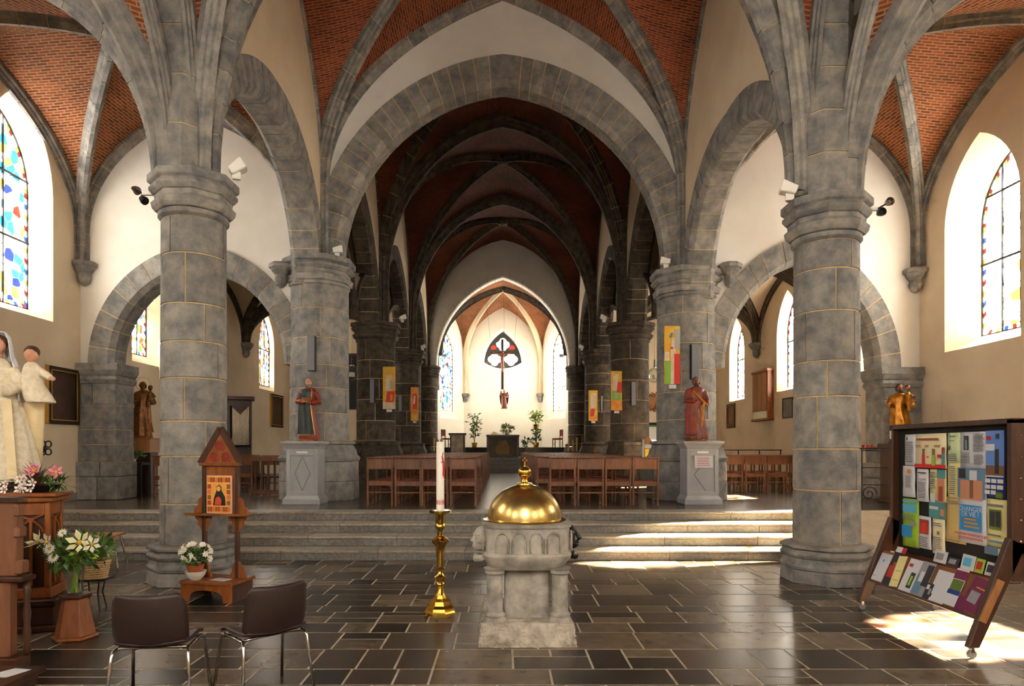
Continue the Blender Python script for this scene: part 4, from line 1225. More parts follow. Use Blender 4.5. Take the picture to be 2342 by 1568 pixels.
def bloom(root, p, r, n, m, heart=YOLK, nrm=(0, -1, 0.4), name='bloom', rings=1, cup=0.3):
    """a flower head: petals round a heart"""
    nrm = Vector(nrm).normalized(); s = nrm.orthogonal().normalized(); u = nrm.cross(s); mb = MB()
    for q in range(rings):
        rr_ = r * (1 - 0.3 * q)
        for k in range(n):
            a = 2 * pi * (k + 0.5 * q) / n; d = s * cos(a) + u * sin(a)
            p0 = Vector(p) + nrm * 0.002 * q; w_ = rr_ * 2.6 / n * 1.2
            t = d.cross(nrm)
            mb.add([p0 + d * rr_ * .12, p0 + d * rr_ * 0.6 + t * w_ * .5 + nrm * rr_ * cup * .5, p0 + d * rr_ + nrm * rr_ * cup, p0 + d * rr_ * .6 - t * w_ * .5 + nrm * rr_ * cup * .5], [(0, 1, 2, 3)])
    o = mb.build(name, m, root, fix=False)
    hb = MB().ell(Vector(p) + nrm * r * 0.1, (r * .22,) * 3, 8, 5); hb.build('flower_heart', heart, o, smooth=True)
    return o

# ---------------------------------------------------------------- church chairs
def chair_parts():
    L = []
    w2, d2 = 0.235, 0.21
    for sx in (-1, 1):
        L.append(('leg', MB().bar((sx * w2, -d2, 0), (sx * w2, -d2 - 0.015, 0.92), 0.036, 0.045, up=(0, 1, 0)), WOOD_CH))
        L.append(('leg', MB().bar((sx * w2, d2, 0), (sx * w2, d2, 0.44), 0.036, 0.04, up=(0, 1, 0)), WOOD_CH))
        L.append(('side_rail', MB().bx(sx * w2 - 0.012, sx * w2 + 0.012, -d2, d2, 0.37, 0.43), WOOD_CH))
        L.append(('stretcher', MB().bx(sx * w2 - 0.011, sx * w2 + 0.011, -d2, d2, 0.13, 0.16), WOOD_CH))
    L.append(('back_board', MB().bx(-w2 - 0.015, w2 + 0.015, -d2 - 0.03, -d2 - 0.008, 0.70, 0.915), WOOD_CH))
    L.append(('book_shelf', MB().bx(-w2 - 0.015, w2 + 0.015, -d2 - 0.10, -d2 + 0.05, 0.915, 0.935), WOOD_CH))
    L.append(('back_rail', MB().bx(-w2, w2, -d2 - 0.012, -d2 + 0.012, 0.38, 0.47), WOOD_CH))
    L.append(('front_rail', MB().bx(-w2, w2, d2 - 0.012, d2 + 0.012, 0.37, 0.43), WOOD_CH))
    L.append(('low_rail', MB().bx(-w2, w2, -d2 - 0.01, -d2 + 0.01, 0.24, 0.27), WOOD_CH))
    L.append(('seat', MB().box((0, 0.0, 0.452), (0.45, 0.43, 0.035)), RED_V))
    return L
def chair_prototype(label, group, loc, rz=0.0):
    t = thing('church_chair', label, 'chair', loc, rz, group)
    for n_, mb, m in chair_parts(): mb.build(n_, m, t, bevel=0.004)
    return t
CW = merged('church_chair', [(lambda: (lambda b: ([b.add(q.v, q.f) for n_, q, m in chair_parts() if m is WOOD_CH], b)[1])(MB()))() and ((lambda b: ([b.add(q.v, q.f) for n_, q, m in chair_parts() if m is WOOD_CH], b)[1])(MB()), WOOD_CH),
                             ((lambda b: ([b.add(q.v, q.f) for n_, q, m in chair_parts() if m is RED_V], b)[1])(MB()), RED_V)])
proto = None
NROW = 15
for row in range(NROW):
    Y = 12.75 + row * 1.02
    for s, sd in ((-1, 'left'), (1, 'right')):
        for k in range(4):
            off = (0.60 if s < 0 else 0.98 if row == 0 else 0.80) + 0.16
            x = s * (off + 0.535 * k + R.uniform(-0.015, 0.015)); y = Y + R.uniform(-0.03, 0.03) + (0.12 if (row == 0 and s < 0 and k == 3) else 0)
            rz = R.uniform(-0.03, 0.03)
            lab = 'wooden chair with red seat, %s row, %s place %s of the aisle' % (ORD[row], ORD[k], sd)
            grp = 'rows of wooden chairs %s of the aisle' % sd
            if row < 2:
                if proto is None: proto = chair_prototype(lab, grp, (x, y, PZ0), rz)
                else:
                    c = dup(proto, (x, y, PZ0), rz, lab); c['group'] = grp
            else:
                c = place(CW, 'church_chair', None, (x, y, PZ0), rz); tag(c, lab, 'chair', grp)
# chapel chairs
n = 0
for r_, Y in enumerate((16.6, 17.6, 18.6)):
    for k in range(4):
        lab = 'honey wooden chair in the right chapel, %s row, %s from the nave' % (ORD[r_], ORD[k])
        c = dup(proto, (5.75 + 0.55 * k + 0.05 * r_, Y + R.uniform(-0.04, 0.04), PZ0), R.uniform(-0.06, 0.06), lab); c['group'] = 'chairs in the right chapel'
for r_, (x, Y) in enumerate(((-7.75, 15.25), (-5.6, 16.2), (-6.2, 16.3), (-6.75, 16.4))):
    lab = ('wooden chair beside the left chapel pier', 'wooden chair in the left chapel, nearest the thick pier', 'wooden chair in the left chapel, middle of three', 'wooden chair in the left chapel, nearest the near column')[r_]
    c = dup(proto, (x, Y, PZ0), R.uniform(-0.1, 0.1), lab); c['group'] = 'chairs in the left chapel'

# ---------------------------------------------------------------- statues
def figure(root, H, robe, skin, hair, mantle=None, man_a=(0.6 * pi, 2.1 * pi), beard=False, arms=None, folds=9, seed=0, veil=None, width=1.0, trim=None, yaw=0.0, skirt=1.0):
    rg = random.Random(seed)
    ph = rg.uniform(0, 6); ph2 = rg.uniform(0, 6)
    prof = [(0.02, 0.150, 0.115, 1.0), (0.06, 0.152, 0.118, 1.0), (0.15, 0.140, 0.108, 1.0), (0.30, 0.128, 0.100, 0.9), (0.45, 0.122, 0.096, 0.7), (0.57, 0.108, 0.085, 0.4),
            (0.68, 0.120, 0.086, 0.25), (0.76, 0.136, 0.084, 0.15), (0.805, 0.122, 0.072, 0.1), (0.835, 0.07, 0.055, 0.05), (0.85, 0.042, 0.042, 0)]
    def rad(z):
        for (z0, a0, b0, f0), (z1, a1, b1, f1) in zip(prof[:-1], prof[1:]):
            if z0 <= z <= z1:
                t = (z - z0) / (z1 - z0)
                k = skirt if z < 0.5 else 1.0
                return (a0 + (a1 - a0) * t) * width, (b0 + (b1 - b0) * t) * width, f0 + (f1 - f0) * t
        return prof[-1][1], prof[-1][2], 0
    def ring(z, k=1.0, angs=None, fold=1.0, amp=0.085):
        a, b, f = rad(z); out = []
        sk = 1 + (skirt - 1) * max(0, 1 - z / 0.55)
        for t in (angs or [2 * pi * i / 44 for i in range(44)]):
            m_ = 1 + amp * f * fold * cos(folds * t + ph + 1.5 * sin(2 * t + z * 5)) + 0.03 * f * cos(17 * t + ph2)
            sway = 0.018 * sin(z * 6 + ph)
            out.append(Vector(((a * k * sk * m_ * cos(t) + sway) * H, b * k * sk * m_ * sin(t) * H, z * H)))
        return out
    b = MB(); zs_ = [0.02, 0.06, 0.1, 0.15, 0.22, 0.3, 0.38, 0.45, 0.52, 0.57, 0.62, 0.68, 0.72, 0.76, 0.785, 0.805, 0.82, 0.835, 0.85]
    b.grid([ring(z) for z in zs_], closed_u=True, cap=True)
    hands = MB()
    for (sh, el, wr) in (arms or []):
        sh, el, wr = [Vector(p) * H for p in (sh, el, wr)]
        pts = [sh, sh.lerp(el, 0.5), el, el.lerp(wr, 0.5), wr]
        b.tube(pts, [0.042 * H, 0.044 * H, 0.046 * H, 0.043 * H, 0.036 * H], 10)
        d = (wr - el).normalized(); s_ = d.cross(Z).normalized()
        pc = wr + d * 0.028 * H
        hands.ell(pc, (0.017 * H, 0.022 * H, 0.014 * H), 8, 6)
        hands.tube([wr - d * 0.02 * H, pc], 0.014 * H, 6)
        for q in range(4):
            o0 = pc + d * 0.016 * H + s_ * (q - 1.5) * 0.0095 * H; ln = (0.026, 0.031, 0.029, 0.022)[q] * H
            hands.tube([o0, o0 + d * ln * 0.6 - Z * 0.004 * H, o0 + d * ln * 0.9 - Z * 0.014 * H], [0.0052 * H, 0.005 * H, 0.004 * H], 5)
        hands.tube([pc + s_ * 0.016 * H, pc + s_ * 0.022 * H + d * 0.012 * H + Z * 0.012 * H, pc + s_ * 0.014 * H + d * 0.026 * H + Z * 0.014 * H], [0.0065 * H, 0.006 * H, 0.0045 * H], 5)
    body = remesh(b.build('robe', robe, root), 0.011 * H)
    if hands.v: hands.build('hands', skin, root, smooth=True)
    if mantle:
        mb = MB(); rows = []
        zz_ = [0.10, 0.16, 0.22, 0.3, 0.38, 0.46, 0.54, 0.6, 0.66, 0.72, 0.77, 0.80, 0.815]
        for i, z in enumerate(zz_):
            q = i / (len(zz_) - 1)
            a0 = man_a[0] + 0.5 * q * 0.6; a1 = man_a[1] - 0.5 * q * 0.4
            angs = [a0 + (a1 - a0) * j / 30 for j in range(31)]
            o_ = ring(z, 1.16, angs, 0.9, 0.12); i_ = ring(z, 1.02, angs, 0.9, 0.10)
            rows.append(o_ + i_[::-1])
        mb.grid(rows, closed_u=True, cap=True)
        mo = mb.build('mantle', mantle, root, smooth=1.0)
        if trim:
            tb = MB(); tb.tube([r_[0] * 1.005 for r_ in rows], 0.007 * H, 5); tb.tube([r_[30] * 1.005 for r_ in rows], 0.007 * H, 5); tb.tube([p for p in rows[0][:31]], 0.007 * H, 5)
            tb.build('gold_hem', trim, mo)
    # head: skull, jaw, nose, ears, neck in one surface
    hz = 0.925 * H; Rz = Matrix.Rotation(yaw, 3, 'Z')
    hb = MB(); hb.ell((0, 0, hz + 0.004 * H), (0.047 * H, 0.056 * H, 0.062 * H)); hb.ell((0, -0.012 * H, hz - 0.030 * H), (0.036 * H, 0.040 * H, 0.042 * H))
    hb.tube([(0, 0.008 * H, 0.82 * H), (0, 0.004 * H, hz - 0.02 * H)], [0.034 * H, 0.030 * H], 10)
    hb.tube([(0, -0.052 * H, hz + 0.012 * H), (0, -0.064 * H, hz - 0.012 * H), (0, -0.052 * H, hz - 0.018 * H)], [0.006 * H, 0.010 * H, 0.007 * H], 6)
    for sx in (-1, 1):
        hb.ell((sx * 0.047 * H, 0.006 * H, hz - 0.004 * H), (0.006 * H, 0.012 * H, 0.018 * H), 8, 6)
        hb.ell((sx * 0.019 * H, -0.048 * H, hz + 0.016 * H), (0.014 * H, 0.007 * H, 0.005 * H), 8, 5)
    hb.ell((0, -0.048 * H, hz - 0.034 * H), (0.014 * H, 0.008 * H, 0.006 * H), 8, 5)
    ho = remesh(hb.build('head', skin, root), 0.006 * H); ho.rotation_euler = (0, 0, yaw)
    eb = MB()
    for sx in (-1, 1): eb.ell((sx * 0.019 * H, -0.053 * H, hz + 0.006 * H), (0.008 * H, 0.004 * H, 0.0045 * H), 8, 5)
    eb.build('eyes', BLACK, ho)
    if hair:
        cb = MB(); cb.ell((0, 0.014 * H, hz + 0.016 * H), (0.055 * H, 0.058 * H, 0.060 * H)); cb.ell((0, 0.03 * H, hz - 0.02 * H), (0.050 * H, 0.036 * H, 0.05 * H))
        for k in range(10):
            a = pi * k / 9; cb.ell((0.052 * H * cos(a), 0.014 * H + 0.045 * H * sin(a), hz + rg.uniform(-0.03, 0.02) * H), (0.012 * H, 0.012 * H, 0.02 * H), 7, 5)
        cb.build('hair', hair, ho, smooth=True)
    if beard:
        bb = MB(); bb.ell((0, -0.03 * H, hz - 0.052 * H), (0.034 * H, 0.032 * H, 0.036 * H))
        for k in range(5): bb.ell(((k - 2) * 0.013 * H, -0.044 * H, hz - (0.07 + 0.012 * (2 - abs(k - 2))) * H), (0.010 * H, 0.012 * H, 0.024 * H), 7, 5)
        bb.build('beard', hair, ho, smooth=True)
    if veil:
        vb = MB(); rows = []
        for z, a, b_ in ((0.74, 0.15, 0.10), (0.80, 0.135, 0.095), (0.86, 0.085, 0.08), (0.91, 0.068, 0.074), (0.955, 0.062, 0.07), (0.985, 0.045, 0.052), (1.0, 0.012, 0.015)):
            angs = [-0.14 * pi + 1.28 * pi * j / 24 for j in range(25)]
            o_ = [Vector((a * H * (1 + .03 * cos(9 * t)) * cos(t), (0.012 + b_ * sin(t) * (1 + .03 * cos(9 * t))) * H, z * H)) for t in angs]
            i_ = [Vector((p.x * .93, p.y * .93, p.z - 0.006 * H)) for p in o_]
            rows.append(o_ + i_[::-1])
        vb.grid(rows, closed_u=True, cap=True); vb.build('veil', veil, root, smooth=True)
    return body

def rock_base(root, H, m=GOLD_OLD, rx=0.17, ry=0.13):
    b = MB(); b.lathe([(1, 0), (1.02, 0.012), (0.97, 0.03), (0.86, 0.04)], 18)
    b.v = [(x * rx * H, y * ry * H, z * H) for x, y, z in b.v]; b.build('statue_base', m, root, smooth=0.6)

ARM_R = ((-0.125, -0.01, 0.775), (-0.165, -0.02, 0.62), (-0.055, -0.125, 0.625))
ARM_L = ((0.125, -0.01, 0.775), (0.165, -0.02, 0.61), (0.06, -0.12, 0.60))

def pedestal(label, loc, H, w_, card=False, d_=None):
    d_ = d_ or w_ * 0.85
    t = thing('statue_pedestal', label, 'pedestal', loc, 0, 'grey painted pedestals against the thick piers')
    def fr(z0, z1, k0, k1, nm):
        MB().hexa([(-w_ / 2 - k0, -d_ / 2 - k0, z0), (w_ / 2 + k0, -d_ / 2 - k0, z0), (w_ / 2 + k0, d_ / 2, z0), (-w_ / 2 - k0, d_ / 2, z0),
                   (-w_ / 2 - k1, -d_ / 2 - k1, z1), (w_ / 2 + k1, -d_ / 2 - k1, z1), (w_ / 2 + k1, d_ / 2, z1), (-w_ / 2 - k1, d_ / 2, z1)]).build(nm, GREY_ST, t, bevel=0.004)
    fr(0, 0.10, 0.06, 0.06, 'plinth'); fr(0.10, 0.17, 0.05, 0.005, 'base_moulding')
    hb = H - 0.15
    MB().bx(-w_ / 2 + .002, w_ / 2 - .002, -d_ / 2 + 0.035, d_ / 2, 0.17, hb).build('core_block', GREY_ST, t)
    for sx in (-1, 1): MB().bx(sx * w_ / 2, sx * (w_ / 2 - 0.075), -d_ / 2, -d_ / 2 + 0.04, 0.17, hb).build('corner_post', GREY_ST, t, bevel=0.005)
    MB().bx(-w_ / 2 + 0.075, w_ / 2 - 0.075, -d_ / 2, -d_ / 2 + 0.04, hb - 0.13, hb).build('top_rail', GREY_ST, t, bevel=0.004)
    MB().bx(-w_ / 2 + 0.075, w_ / 2 - 0.075, -d_ / 2, -d_ / 2 + 0.04, 0.17, 0.25).build('bottom_rail', GREY_ST, t, bevel=0.004)
    fr(hb, hb + 0.05, 0.0, 0.03, 'cornice_moulding'); fr(hb + 0.05, hb + 0.11, 0.03, 0.085, 'cornice_moulding'); fr(hb + 0.11, H, 0.09, 0.09, 'cornice_slab')
    MB().bx(-0.11, 0.11, -d_ / 2 - 0.004, -d_ / 2, hb - 0.085, hb - 0.045).build('name_plate', WHITE_PT, t)
    z0 = 0.27; z1 = hb - 0.15
    lz = MB(); c_ = (z0 + z1) / 2
    if not card:
        for a, b_ in (((0, z1), (0.15, c_)), ((0.15, c_), (0, z0)), ((0, z0), (-0.15, c_)), ((-0.15, c_), (0, z1))):
            lz.bar((a[0], -d_ / 2 + 0.033, a[1]), (b_[0], -d_ / 2 + 0.033, b_[1]), 0.012, 0.012)
    else:
        lz.bar((-0.06, -d_ / 2 + 0.033, z1 - 0.22), (-0.16, -d_ / 2 + 0.033, c_ - 0.02), 0.016, 0.012); lz.bar((-0.16, -d_ / 2 + 0.033, c_ - 0.02), (0.06, -d_ / 2 + 0.033, z0), 0.016, 0.012)
    lz.build('lozenge_line', INK, t)
    return t

# saint in red with green mantle
XS, YSx = PX(706, 13.15), 13.15
pedestal('grey pedestal under the saint in a green mantle', (PX(698, 13.1), 13.15, PZ0), 1.24, 0.62)
st = thing('saint_statue', 'painted saint in red robe and green mantle on the left grey pedestal', 'statue', (XS, YSx, PZ0 + 1.24))
rock_base(st, 1.28); figure(st, 1.28, ROBE_RED, SKIN, HAIR_G, ROBE_GRN, (0.75 * pi, 1.72 * pi), True, [ARM_R, ARM_L], seed=3, trim=GOLD_FR, yaw=0.12)
bk = MB().box((0.0, -0.20, 0.82), (0.16, 0.05, 0.12)); bk.build('book', GOLD_OLD, st, bevel=0.006)
MB().box((-0.03, -0.235, 0.80), (0.03, 0.012, 0.03)).bar((-0.1, -0.23, 0.78), (0.05, -0.23, 0.78), 0.014, 0.014).build('gold_cross', GOLD, st)
# saint with beard in red-brown
pedestal('grey pedestal with white card under the bearded saint', (PX(1600, 13.1), 13.15, PZ0), 1.24, 0.62, card=True)
st = thing('saint_statue', 'bearded saint in red-brown robe on the right grey pedestal', 'statue', (PX(1592, 13.15), 13.15, PZ0 + 1.24))
rock_base(st, 1.30); figure(st, 1.30, ROBE_BRN, SKIN_D, HAIR, ROBE_RED, (0.35 * pi, 1.42 * pi), True, [ARM_R, ((0.125, -0.01, 0.775), (0.17, -0.01, 0.62), (0.13, -0.12, 0.56))], seed=8, trim=GOLD, yaw=-0.15, width=1.05)
MB().bar((0.11, -0.165, 0.76), (0.06, -0.17, 0.30), 0.035, 0.014, up=(0, 1, 0)).bar((0.02, -0.168, 0.70), (0.17, -0.168, 0.74), 0.016, 0.02).build('gilded_sword', GOLD, st)
MB().bar((-0.10, -0.15, 1.0), (0.16, -0.15, 0.74), 0.03, 0.02, up=(0, 1, 0)).build('gold_sash', GOLD, st)
card = thing('notice_card', 'white card with red print on the right grey pedestal', 'card', (PX(1602, 13.1), 13.15 - 0.27, PZ0 + 0.84))
MB().bx(-0.18, 0.18, -0.004, 0.0, -0.12, 0.12).build('card_sheet', PAPER, card)
ln = MB()
for k in range(5): ln.bx(-0.13, R.uniform(0.08, 0.14), -0.006, -0.004, 0.065 - 0.035 * k, 0.075 - 0.035 * k)
ln.build('red_print', mat('red_print', srgb(200, 90, 80), 0.8), card)

# gilded statues with child
def child(root, p, H, robe, skin=SKIN, hair=HAIR, yaw=0.0):
    """small seated child carried on the arm"""
    p = Vector(p); b = MB()
    b.tube([p + Vector((0, 0, 0)), p + Vector((0, -0.01, 0.10)) * 1, p + Vector((0, 0, 0.20)) * 1, p + Vector((0, 0, 0.26))], [0.075 * H, 0.08 * H, 0.075 * H, 0.03 * H], 10)
    b.tube([p + Vector((-0.03, -0.03, 0.02)), p + Vector((-0.02, -0.13, -0.02)) * 1, p + Vector((-0.01, -0.15, -0.13))], [0.045 * H, 0.05 * H, 0.04 * H], 8)
    b.tube([p + Vector((0.05, 0, 0.20)), p + Vector((0.11, -0.05, 0.13)), p + Vector((0.08, -0.12, 0.15))], [0.03 * H, 0.03 * H, 0.022 * H], 8)
    remesh(b.build('child_body', robe, root), 0.012 * H)
    hb = MB(); c = p + Vector((0, -0.01, 0.335)); hb.ell(c, (0.055 * H, 0.06 * H, 0.068 * H)); hb.tube([p + Vector((0, 0, 0.24)), c], 0.028 * H, 8)
    hb.ell(c + Vector((0, -0.058, -0.008)) * H, (0.010 * H, 0.012 * H, 0.012 * H), 7, 5); MB().ell(p + Vector((0.08, -0.135, 0.155)), (0.022 * H, 0.022 * H, 0.022 * H), 7, 5).build('child_hand', skin, root, smooth=True)
    ho = remesh(hb.build('child_head', skin, root), 0.007 * H)
    MB().ell(c + Vector((0, 0.014, 0.02)) * H, (0.060 * H, 0.060 * H, 0.058 * H), 12, 8).build('child_hair', hair, ho, smooth=True)
st = thing('madonna_statue', 'old gilded madonna with child standing in the left chapel', 'statue', (-8.65, 15.75, 1.95), 0.25)
rock_base(st, 1.36); figure(st, 1.36, GOLD_OLD, GOLD_OLD, GOLD_OLD, GOLD_OLD, (0.7 * pi, 2.2 * pi), False, [ARM_R, ((0.125, -0.01, 0.775), (0.19, -0.04, 0.62), (0.15, -0.15, 0.62))], seed=12)
child(st, (0.20, -0.12, 0.86), 0.9, GOLD_OLD, GOLD_OLD, GOLD_OLD)
MB().tube([(0.16 * cos(2 * pi * k / 20), 0.06, 1.30 + 0.16 * sin(2 * pi * k / 20)) for k in range(20)], 0.006, 5, closed=True).build('halo_ring', GOLD_FR, st)
t = thing('wooden_bracket', 'honey wooden block under the gilded madonna', 'pedestal', (-8.65, 15.8, PZ0))
MB().box((0, 0, 1.175), (0.54, 0.46, 0.33)).build('bracket_block', WOOD_P, t, bevel=0.01); MB().box((0, 0, 1.335), (0.62, 0.52, 0.03)).build('bracket_top', WOOD_P, t, bevel=0.006)
MB().box((0, 0.05, 0.50), (0.46, 0.36, 1.0)).build('bracket_stem', WOOD_D, t, bevel=0.01)
st = thing('golden_statue', 'golden bearded saint holding a child before the right wall pier', 'statue', (PX(2058, 13.35), 13.35, 1.80), -0.35)
rock_base(st, 1.22, WOOD_D); figure(st, 1.22, GOLD, SKIN_D, HAIR, GOLD, (0.7 * pi, 2.25 * pi), True, [((-0.125, -0.01, 0.775), (-0.17, -0.06, 0.64), (-0.21, -0.20, 0.62)), ((0.125, -0.01, 0.775), (0.18, -0.04, 0.62), (0.10, -0.15, 0.60))], seed=21, yaw=0.1)
child(st, (0.12, -0.13, 0.78), 0.85, GOLD, SKIN_D)
t = thing('statue_column', 'tall brown wooden pedestal under the golden saint', 'pedestal', (PX(2052, 13.35), 13.38, PZ0))
MB().box((0, 0, 0.55), (0.44, 0.40, 1.10)).build('pedestal_case', WOOD_D, t, bevel=0.01); MB().box((0, 0, 0.04), (0.50, 0.46, 0.08)).build('foot', WOOD_D, t, bevel=0.006); MB().box((0, 0, 1.15), (0.52, 0.46, 0.1)).build('top_slab', WOOD_D, t, bevel=0.006)
cd_ = thing('name_card', 'small white card at the golden saint\'s feet', 'card', (PX(2052, 13.35) - 0.02, 13.175, 1.802))
MB().box((0, 0, 0.035), (0.12, 0.006, 0.07)).build('card_sheet', PAPER, cd_); MB().box((0, 0.02, 0.02), (0.13, 0.03, 0.004)).build('card_foot', PAPER, cd_)

# ---------------------------------------------------------------- dressed madonna on the left, with her wooden shrine
MX, MY = PX(-4, 6.8), 6.8
st = thing('dressed_madonna', 'madonna dressed in an ivory lace gown with white veil at the left edge', 'statue', (MX, MY, 1.36), 0.35, None, 1.16)
H = 1.32
g = MB(); rows = []
for z, a in ((0.0, 0.33), (0.02, 0.335), (0.25, 0.29), (0.5, 0.235), (0.72, 0.175), (0.86, 0.125), (0.98, 0.118), (1.06, 0.09), (1.10, 0.045)):
    rows.append([Vector((a * (1 + 0.05 * (1 - z / 1.2) * cos(11 * t + 2 * sin(t))) * cos(t), a * 0.72 * (1 + 0.05 * (1 - z / 1.2) * cos(11 * t + 2 * sin(t))) * sin(t), z)) for t in [2 * pi * i / 48 for i in range(48)]])
g.grid(rows, closed_u=True, cap=True)
for sx in (-1, 1): g.tube([(sx * 0.10, 0, 1.0), (sx * 0.20, -0.04, 0.86), (sx * 0.10, -0.17, 0.80)], [0.055, 0.07, 0.06], 10)
remesh(g.build('gown', LACE, st), 0.013)
b = MB()
for sx in (-0.11, 0.11):
    b.bar((sx, -0.155, 0.72), (sx * 1.7, -0.262, 0.03), 0.07, 0.012, up=(0, -1, 0))
b.build('silk_band', SILK, st)
hb = MB(); hb.ell((0, -0.01, 1.215), (0.062, 0.068, 0.082)); hb.ell((0, -0.03, 1.175), (0.046, 0.046, 0.048)); hb.tube([(0, 0, 1.05), (0, 0, 1.18)], 0.036, 10)
hb.tube([(0, -0.072, 1.225), (0, -0.09, 1.198), (0, -0.072, 1.192)], [0.006, 0.011, 0.007], 6); hb.ell((0, -0.068, 1.168), (0.018, 0.01, 0.008), 8, 5)
ho = remesh(hb.build('head', SKIN, st), 0.007)
eb = MB()
for sx in (-1, 1): eb.ell((sx * 0.024, -0.072, 1.222), (0.011, 0.005, 0.004), 8, 5)
eb.build('eyes', BLACK, ho)
MB().ell((0, 0.012, 1.245), (0.070, 0.072, 0.068), 14, 9).build('hair', HAIR, ho, smooth=True)
vb = MB(); rows = []
for z, a in ((0.72, 0.20), (0.85, 0.18), (1.0, 0.155), (1.12, 0.115), (1.22, 0.098), (1.29, 0.085), (1.335, 0.055), (1.345, 0.012)):
    angs = [-0.16 * pi + 1.32 * pi * j / 26 for j in range(27)]
    o_ = [Vector((a * (1 + .05 * cos(11 * t)) * cos(t), 0.02 + a * .95 * (1 + .05 * cos(11 * t)) * sin(t), z)) for t in angs]
    i_ = [Vector((p.x * .93, p.y * .93, p.z - 0.008)) for p in o_]; rows.append(o_ + i_[::-1])
vb.grid(rows, closed_u=True, cap=True); vb.build('veil', VEIL, st, smooth=True)
hd = MB(); hd.ell((0.02, -0.21, 0.79), (0.03, 0.026, 0.024), 9, 6)
for q in range(4): hd.tube([(0.0 + 0.014 * q, -0.225, 0.80), (0.004 + 0.014 * q, -0.245, 0.785), (0.006 + 0.014 * q, -0.238, 0.762)], [0.008, 0.008, 0.006], 5)
hd.tube([(-0.01, -0.21, 0.80), (-0.014, -0.235, 0.805), (0.0, -0.25, 0.80)], [0.009, 0.008, 0.006], 5); hd.build('hands', SKIN, st, smooth=True)
rs = MB(); P0 = []
for k in range(22):
    t_ = k / 21; P0.append((0.0 + 0.055 * sin(pi * t_ * 2) * 0.5 + 0.02, -0.255 - 0.004 * sin(pi * t_), 0.76 - 0.20 * sin(pi * t_)))
for k, p in enumerate(P0): rs.ell((0.02 + 0.045 * cos(pi * k / 21), p[1], p[2]), (0.0065,) * 3, 6, 4)
rs.tube([(0.02, -0.262, 0.56), (0.02, -0.265, 0.47)], 0.003, 5); rs.box((0.02, -0.268, 0.445), (0.012, 0.006, 0.07)).box((0.02, -0.268, 0.455), (0.042, 0.006, 0.012))
rs.build('rosary', mat('rosary_beads', srgb(110, 40, 30), 0.4), st)
# the child
cb = MB(); CP = Vector((0.27, -0.06, 0.86))
rows = []
for z, a in ((-0.16, 0.115), (-0.1, 0.115), (0.02, 0.09), (0.12, 0.075), (0.18, 0.06), (0.21, 0.03)):
    rows.append([CP + Vector((a * cos(t) + max(0, -z) * 0.55, a * .9 * sin(t) - max(0, -z) * .3, z)) for t in [2 * pi * i / 24 for i in range(24)]])
cb.grid(rows, closed_u=True, cap=True); cb.tube([CP + Vector((0.05, -0.02, 0.14)), CP + Vector((0.13, -0.06, 0.09)), CP + Vector((0.17, -0.10, 0.06))], [0.035, 0.035, 0.028], 8)
remesh(cb.build('child_gown', LACE, st), 0.012)
hb = MB(); c = CP + Vector((0, -0.01, 0.275)); hb.ell(c, (0.056, 0.060, 0.068)); hb.tube([CP + Vector((0, 0, 0.18)), c], 0.028, 8); hb.ell(c + Vector((0, -0.058, -0.008)), (0.009, 0.012, 0.011), 7, 5)
MB().ell(CP + Vector((0.19, -0.12, 0.055)), (0.024, 0.024, 0.022), 8, 6).build('child_hand', SKIN, st, smooth=True)
ho = remesh(hb.build('child_head', SKIN, st), 0.007)
MB().ell(c + Vector((0, 0.014, 0.024)), (0.064, 0.064, 0.060), 12, 8).build('child_hair', HAIR, ho, smooth=True)
tr_ = MB(); rows = []
for z, a in ((-0.02, 0.07), (0.3, 0.085), (0.62, 0.09), (0.72, 0.06)):
    rows.append([Vector((0.24 + a * cos(t) * (1 + .1 * cos(5 * t)), 0.06 + a * .6 * sin(t), z + 0.16)) for t in [2 * pi * i / 20 for i in range(20)]])
tr_.grid(rows, closed_u=True, cap=True); tr_.build('train', SILK, st, smooth=True)
# shrine under the madonna: moulded wooden panel front, shelf and step
t = thing('wooden_shrine', 'pale wooden moulded panel standing at the left edge', 'panel', (-4.2, 5.05, 0), 0.0)
WX = mat('faded_oak_panel', srgb(112, 70, 46), 0.5, noise=3.0, col2=srgb(130, 84, 56), stretch=(6, 6, 0.9))
MB().bx(-0.55, 0.50, -0.04, 0.06, 1.28, 1.33).build('top_rail', WOOD_D, t, bevel=0.008)
MB().bx(-0.55, 0.48, -0.04, 0.05, 0.72, 1.28).build('upper_panel', WX, t, bevel=0.01)
MB().bx(-0.55, 0.55, -0.07, 0.09, 0.68, 0.72).build('ledge', WOOD_D, t, bevel=0.01)
MB().bx(-0.55, 0.43, -0.04, 0.05, 0.10, 0.68).build('lower_panel', WX, t, bevel=0.01)
MB().bx(-0.55, 0.50, -0.07, 0.10, 0.0, 0.10).build('base_moulding', WOOD_D, t, bevel=0.012)
for k, (z0, z1, kx) in enumerate(((0.74, 0.84, 0.05), (1.02, 1.10, 0.03), (1.18, 1.27, 0.02))): MB().bx(0.46, 0.48 + kx, -0.05, 0.04, z0, z1).build('corner_scroll', WX, t, bevel=0.01)
MB().lathe([(0.022, 0.10), (0.03, 0.14), (0.018, 0.2), (0.03, 0.27), (0.02, 0.34), (0.03, 0.42), (0.018, 0.5), (0.026, 0.6), (0.02, 0.68)], 10, (0.50, 0.05, 0)).build('turned_baluster', WOOD_D, t, smooth=True)
t = thing('madonna_pedestal', 'dark wooden pedestal under the dressed madonna', 'pedestal', (MX, MY, 0), 0)
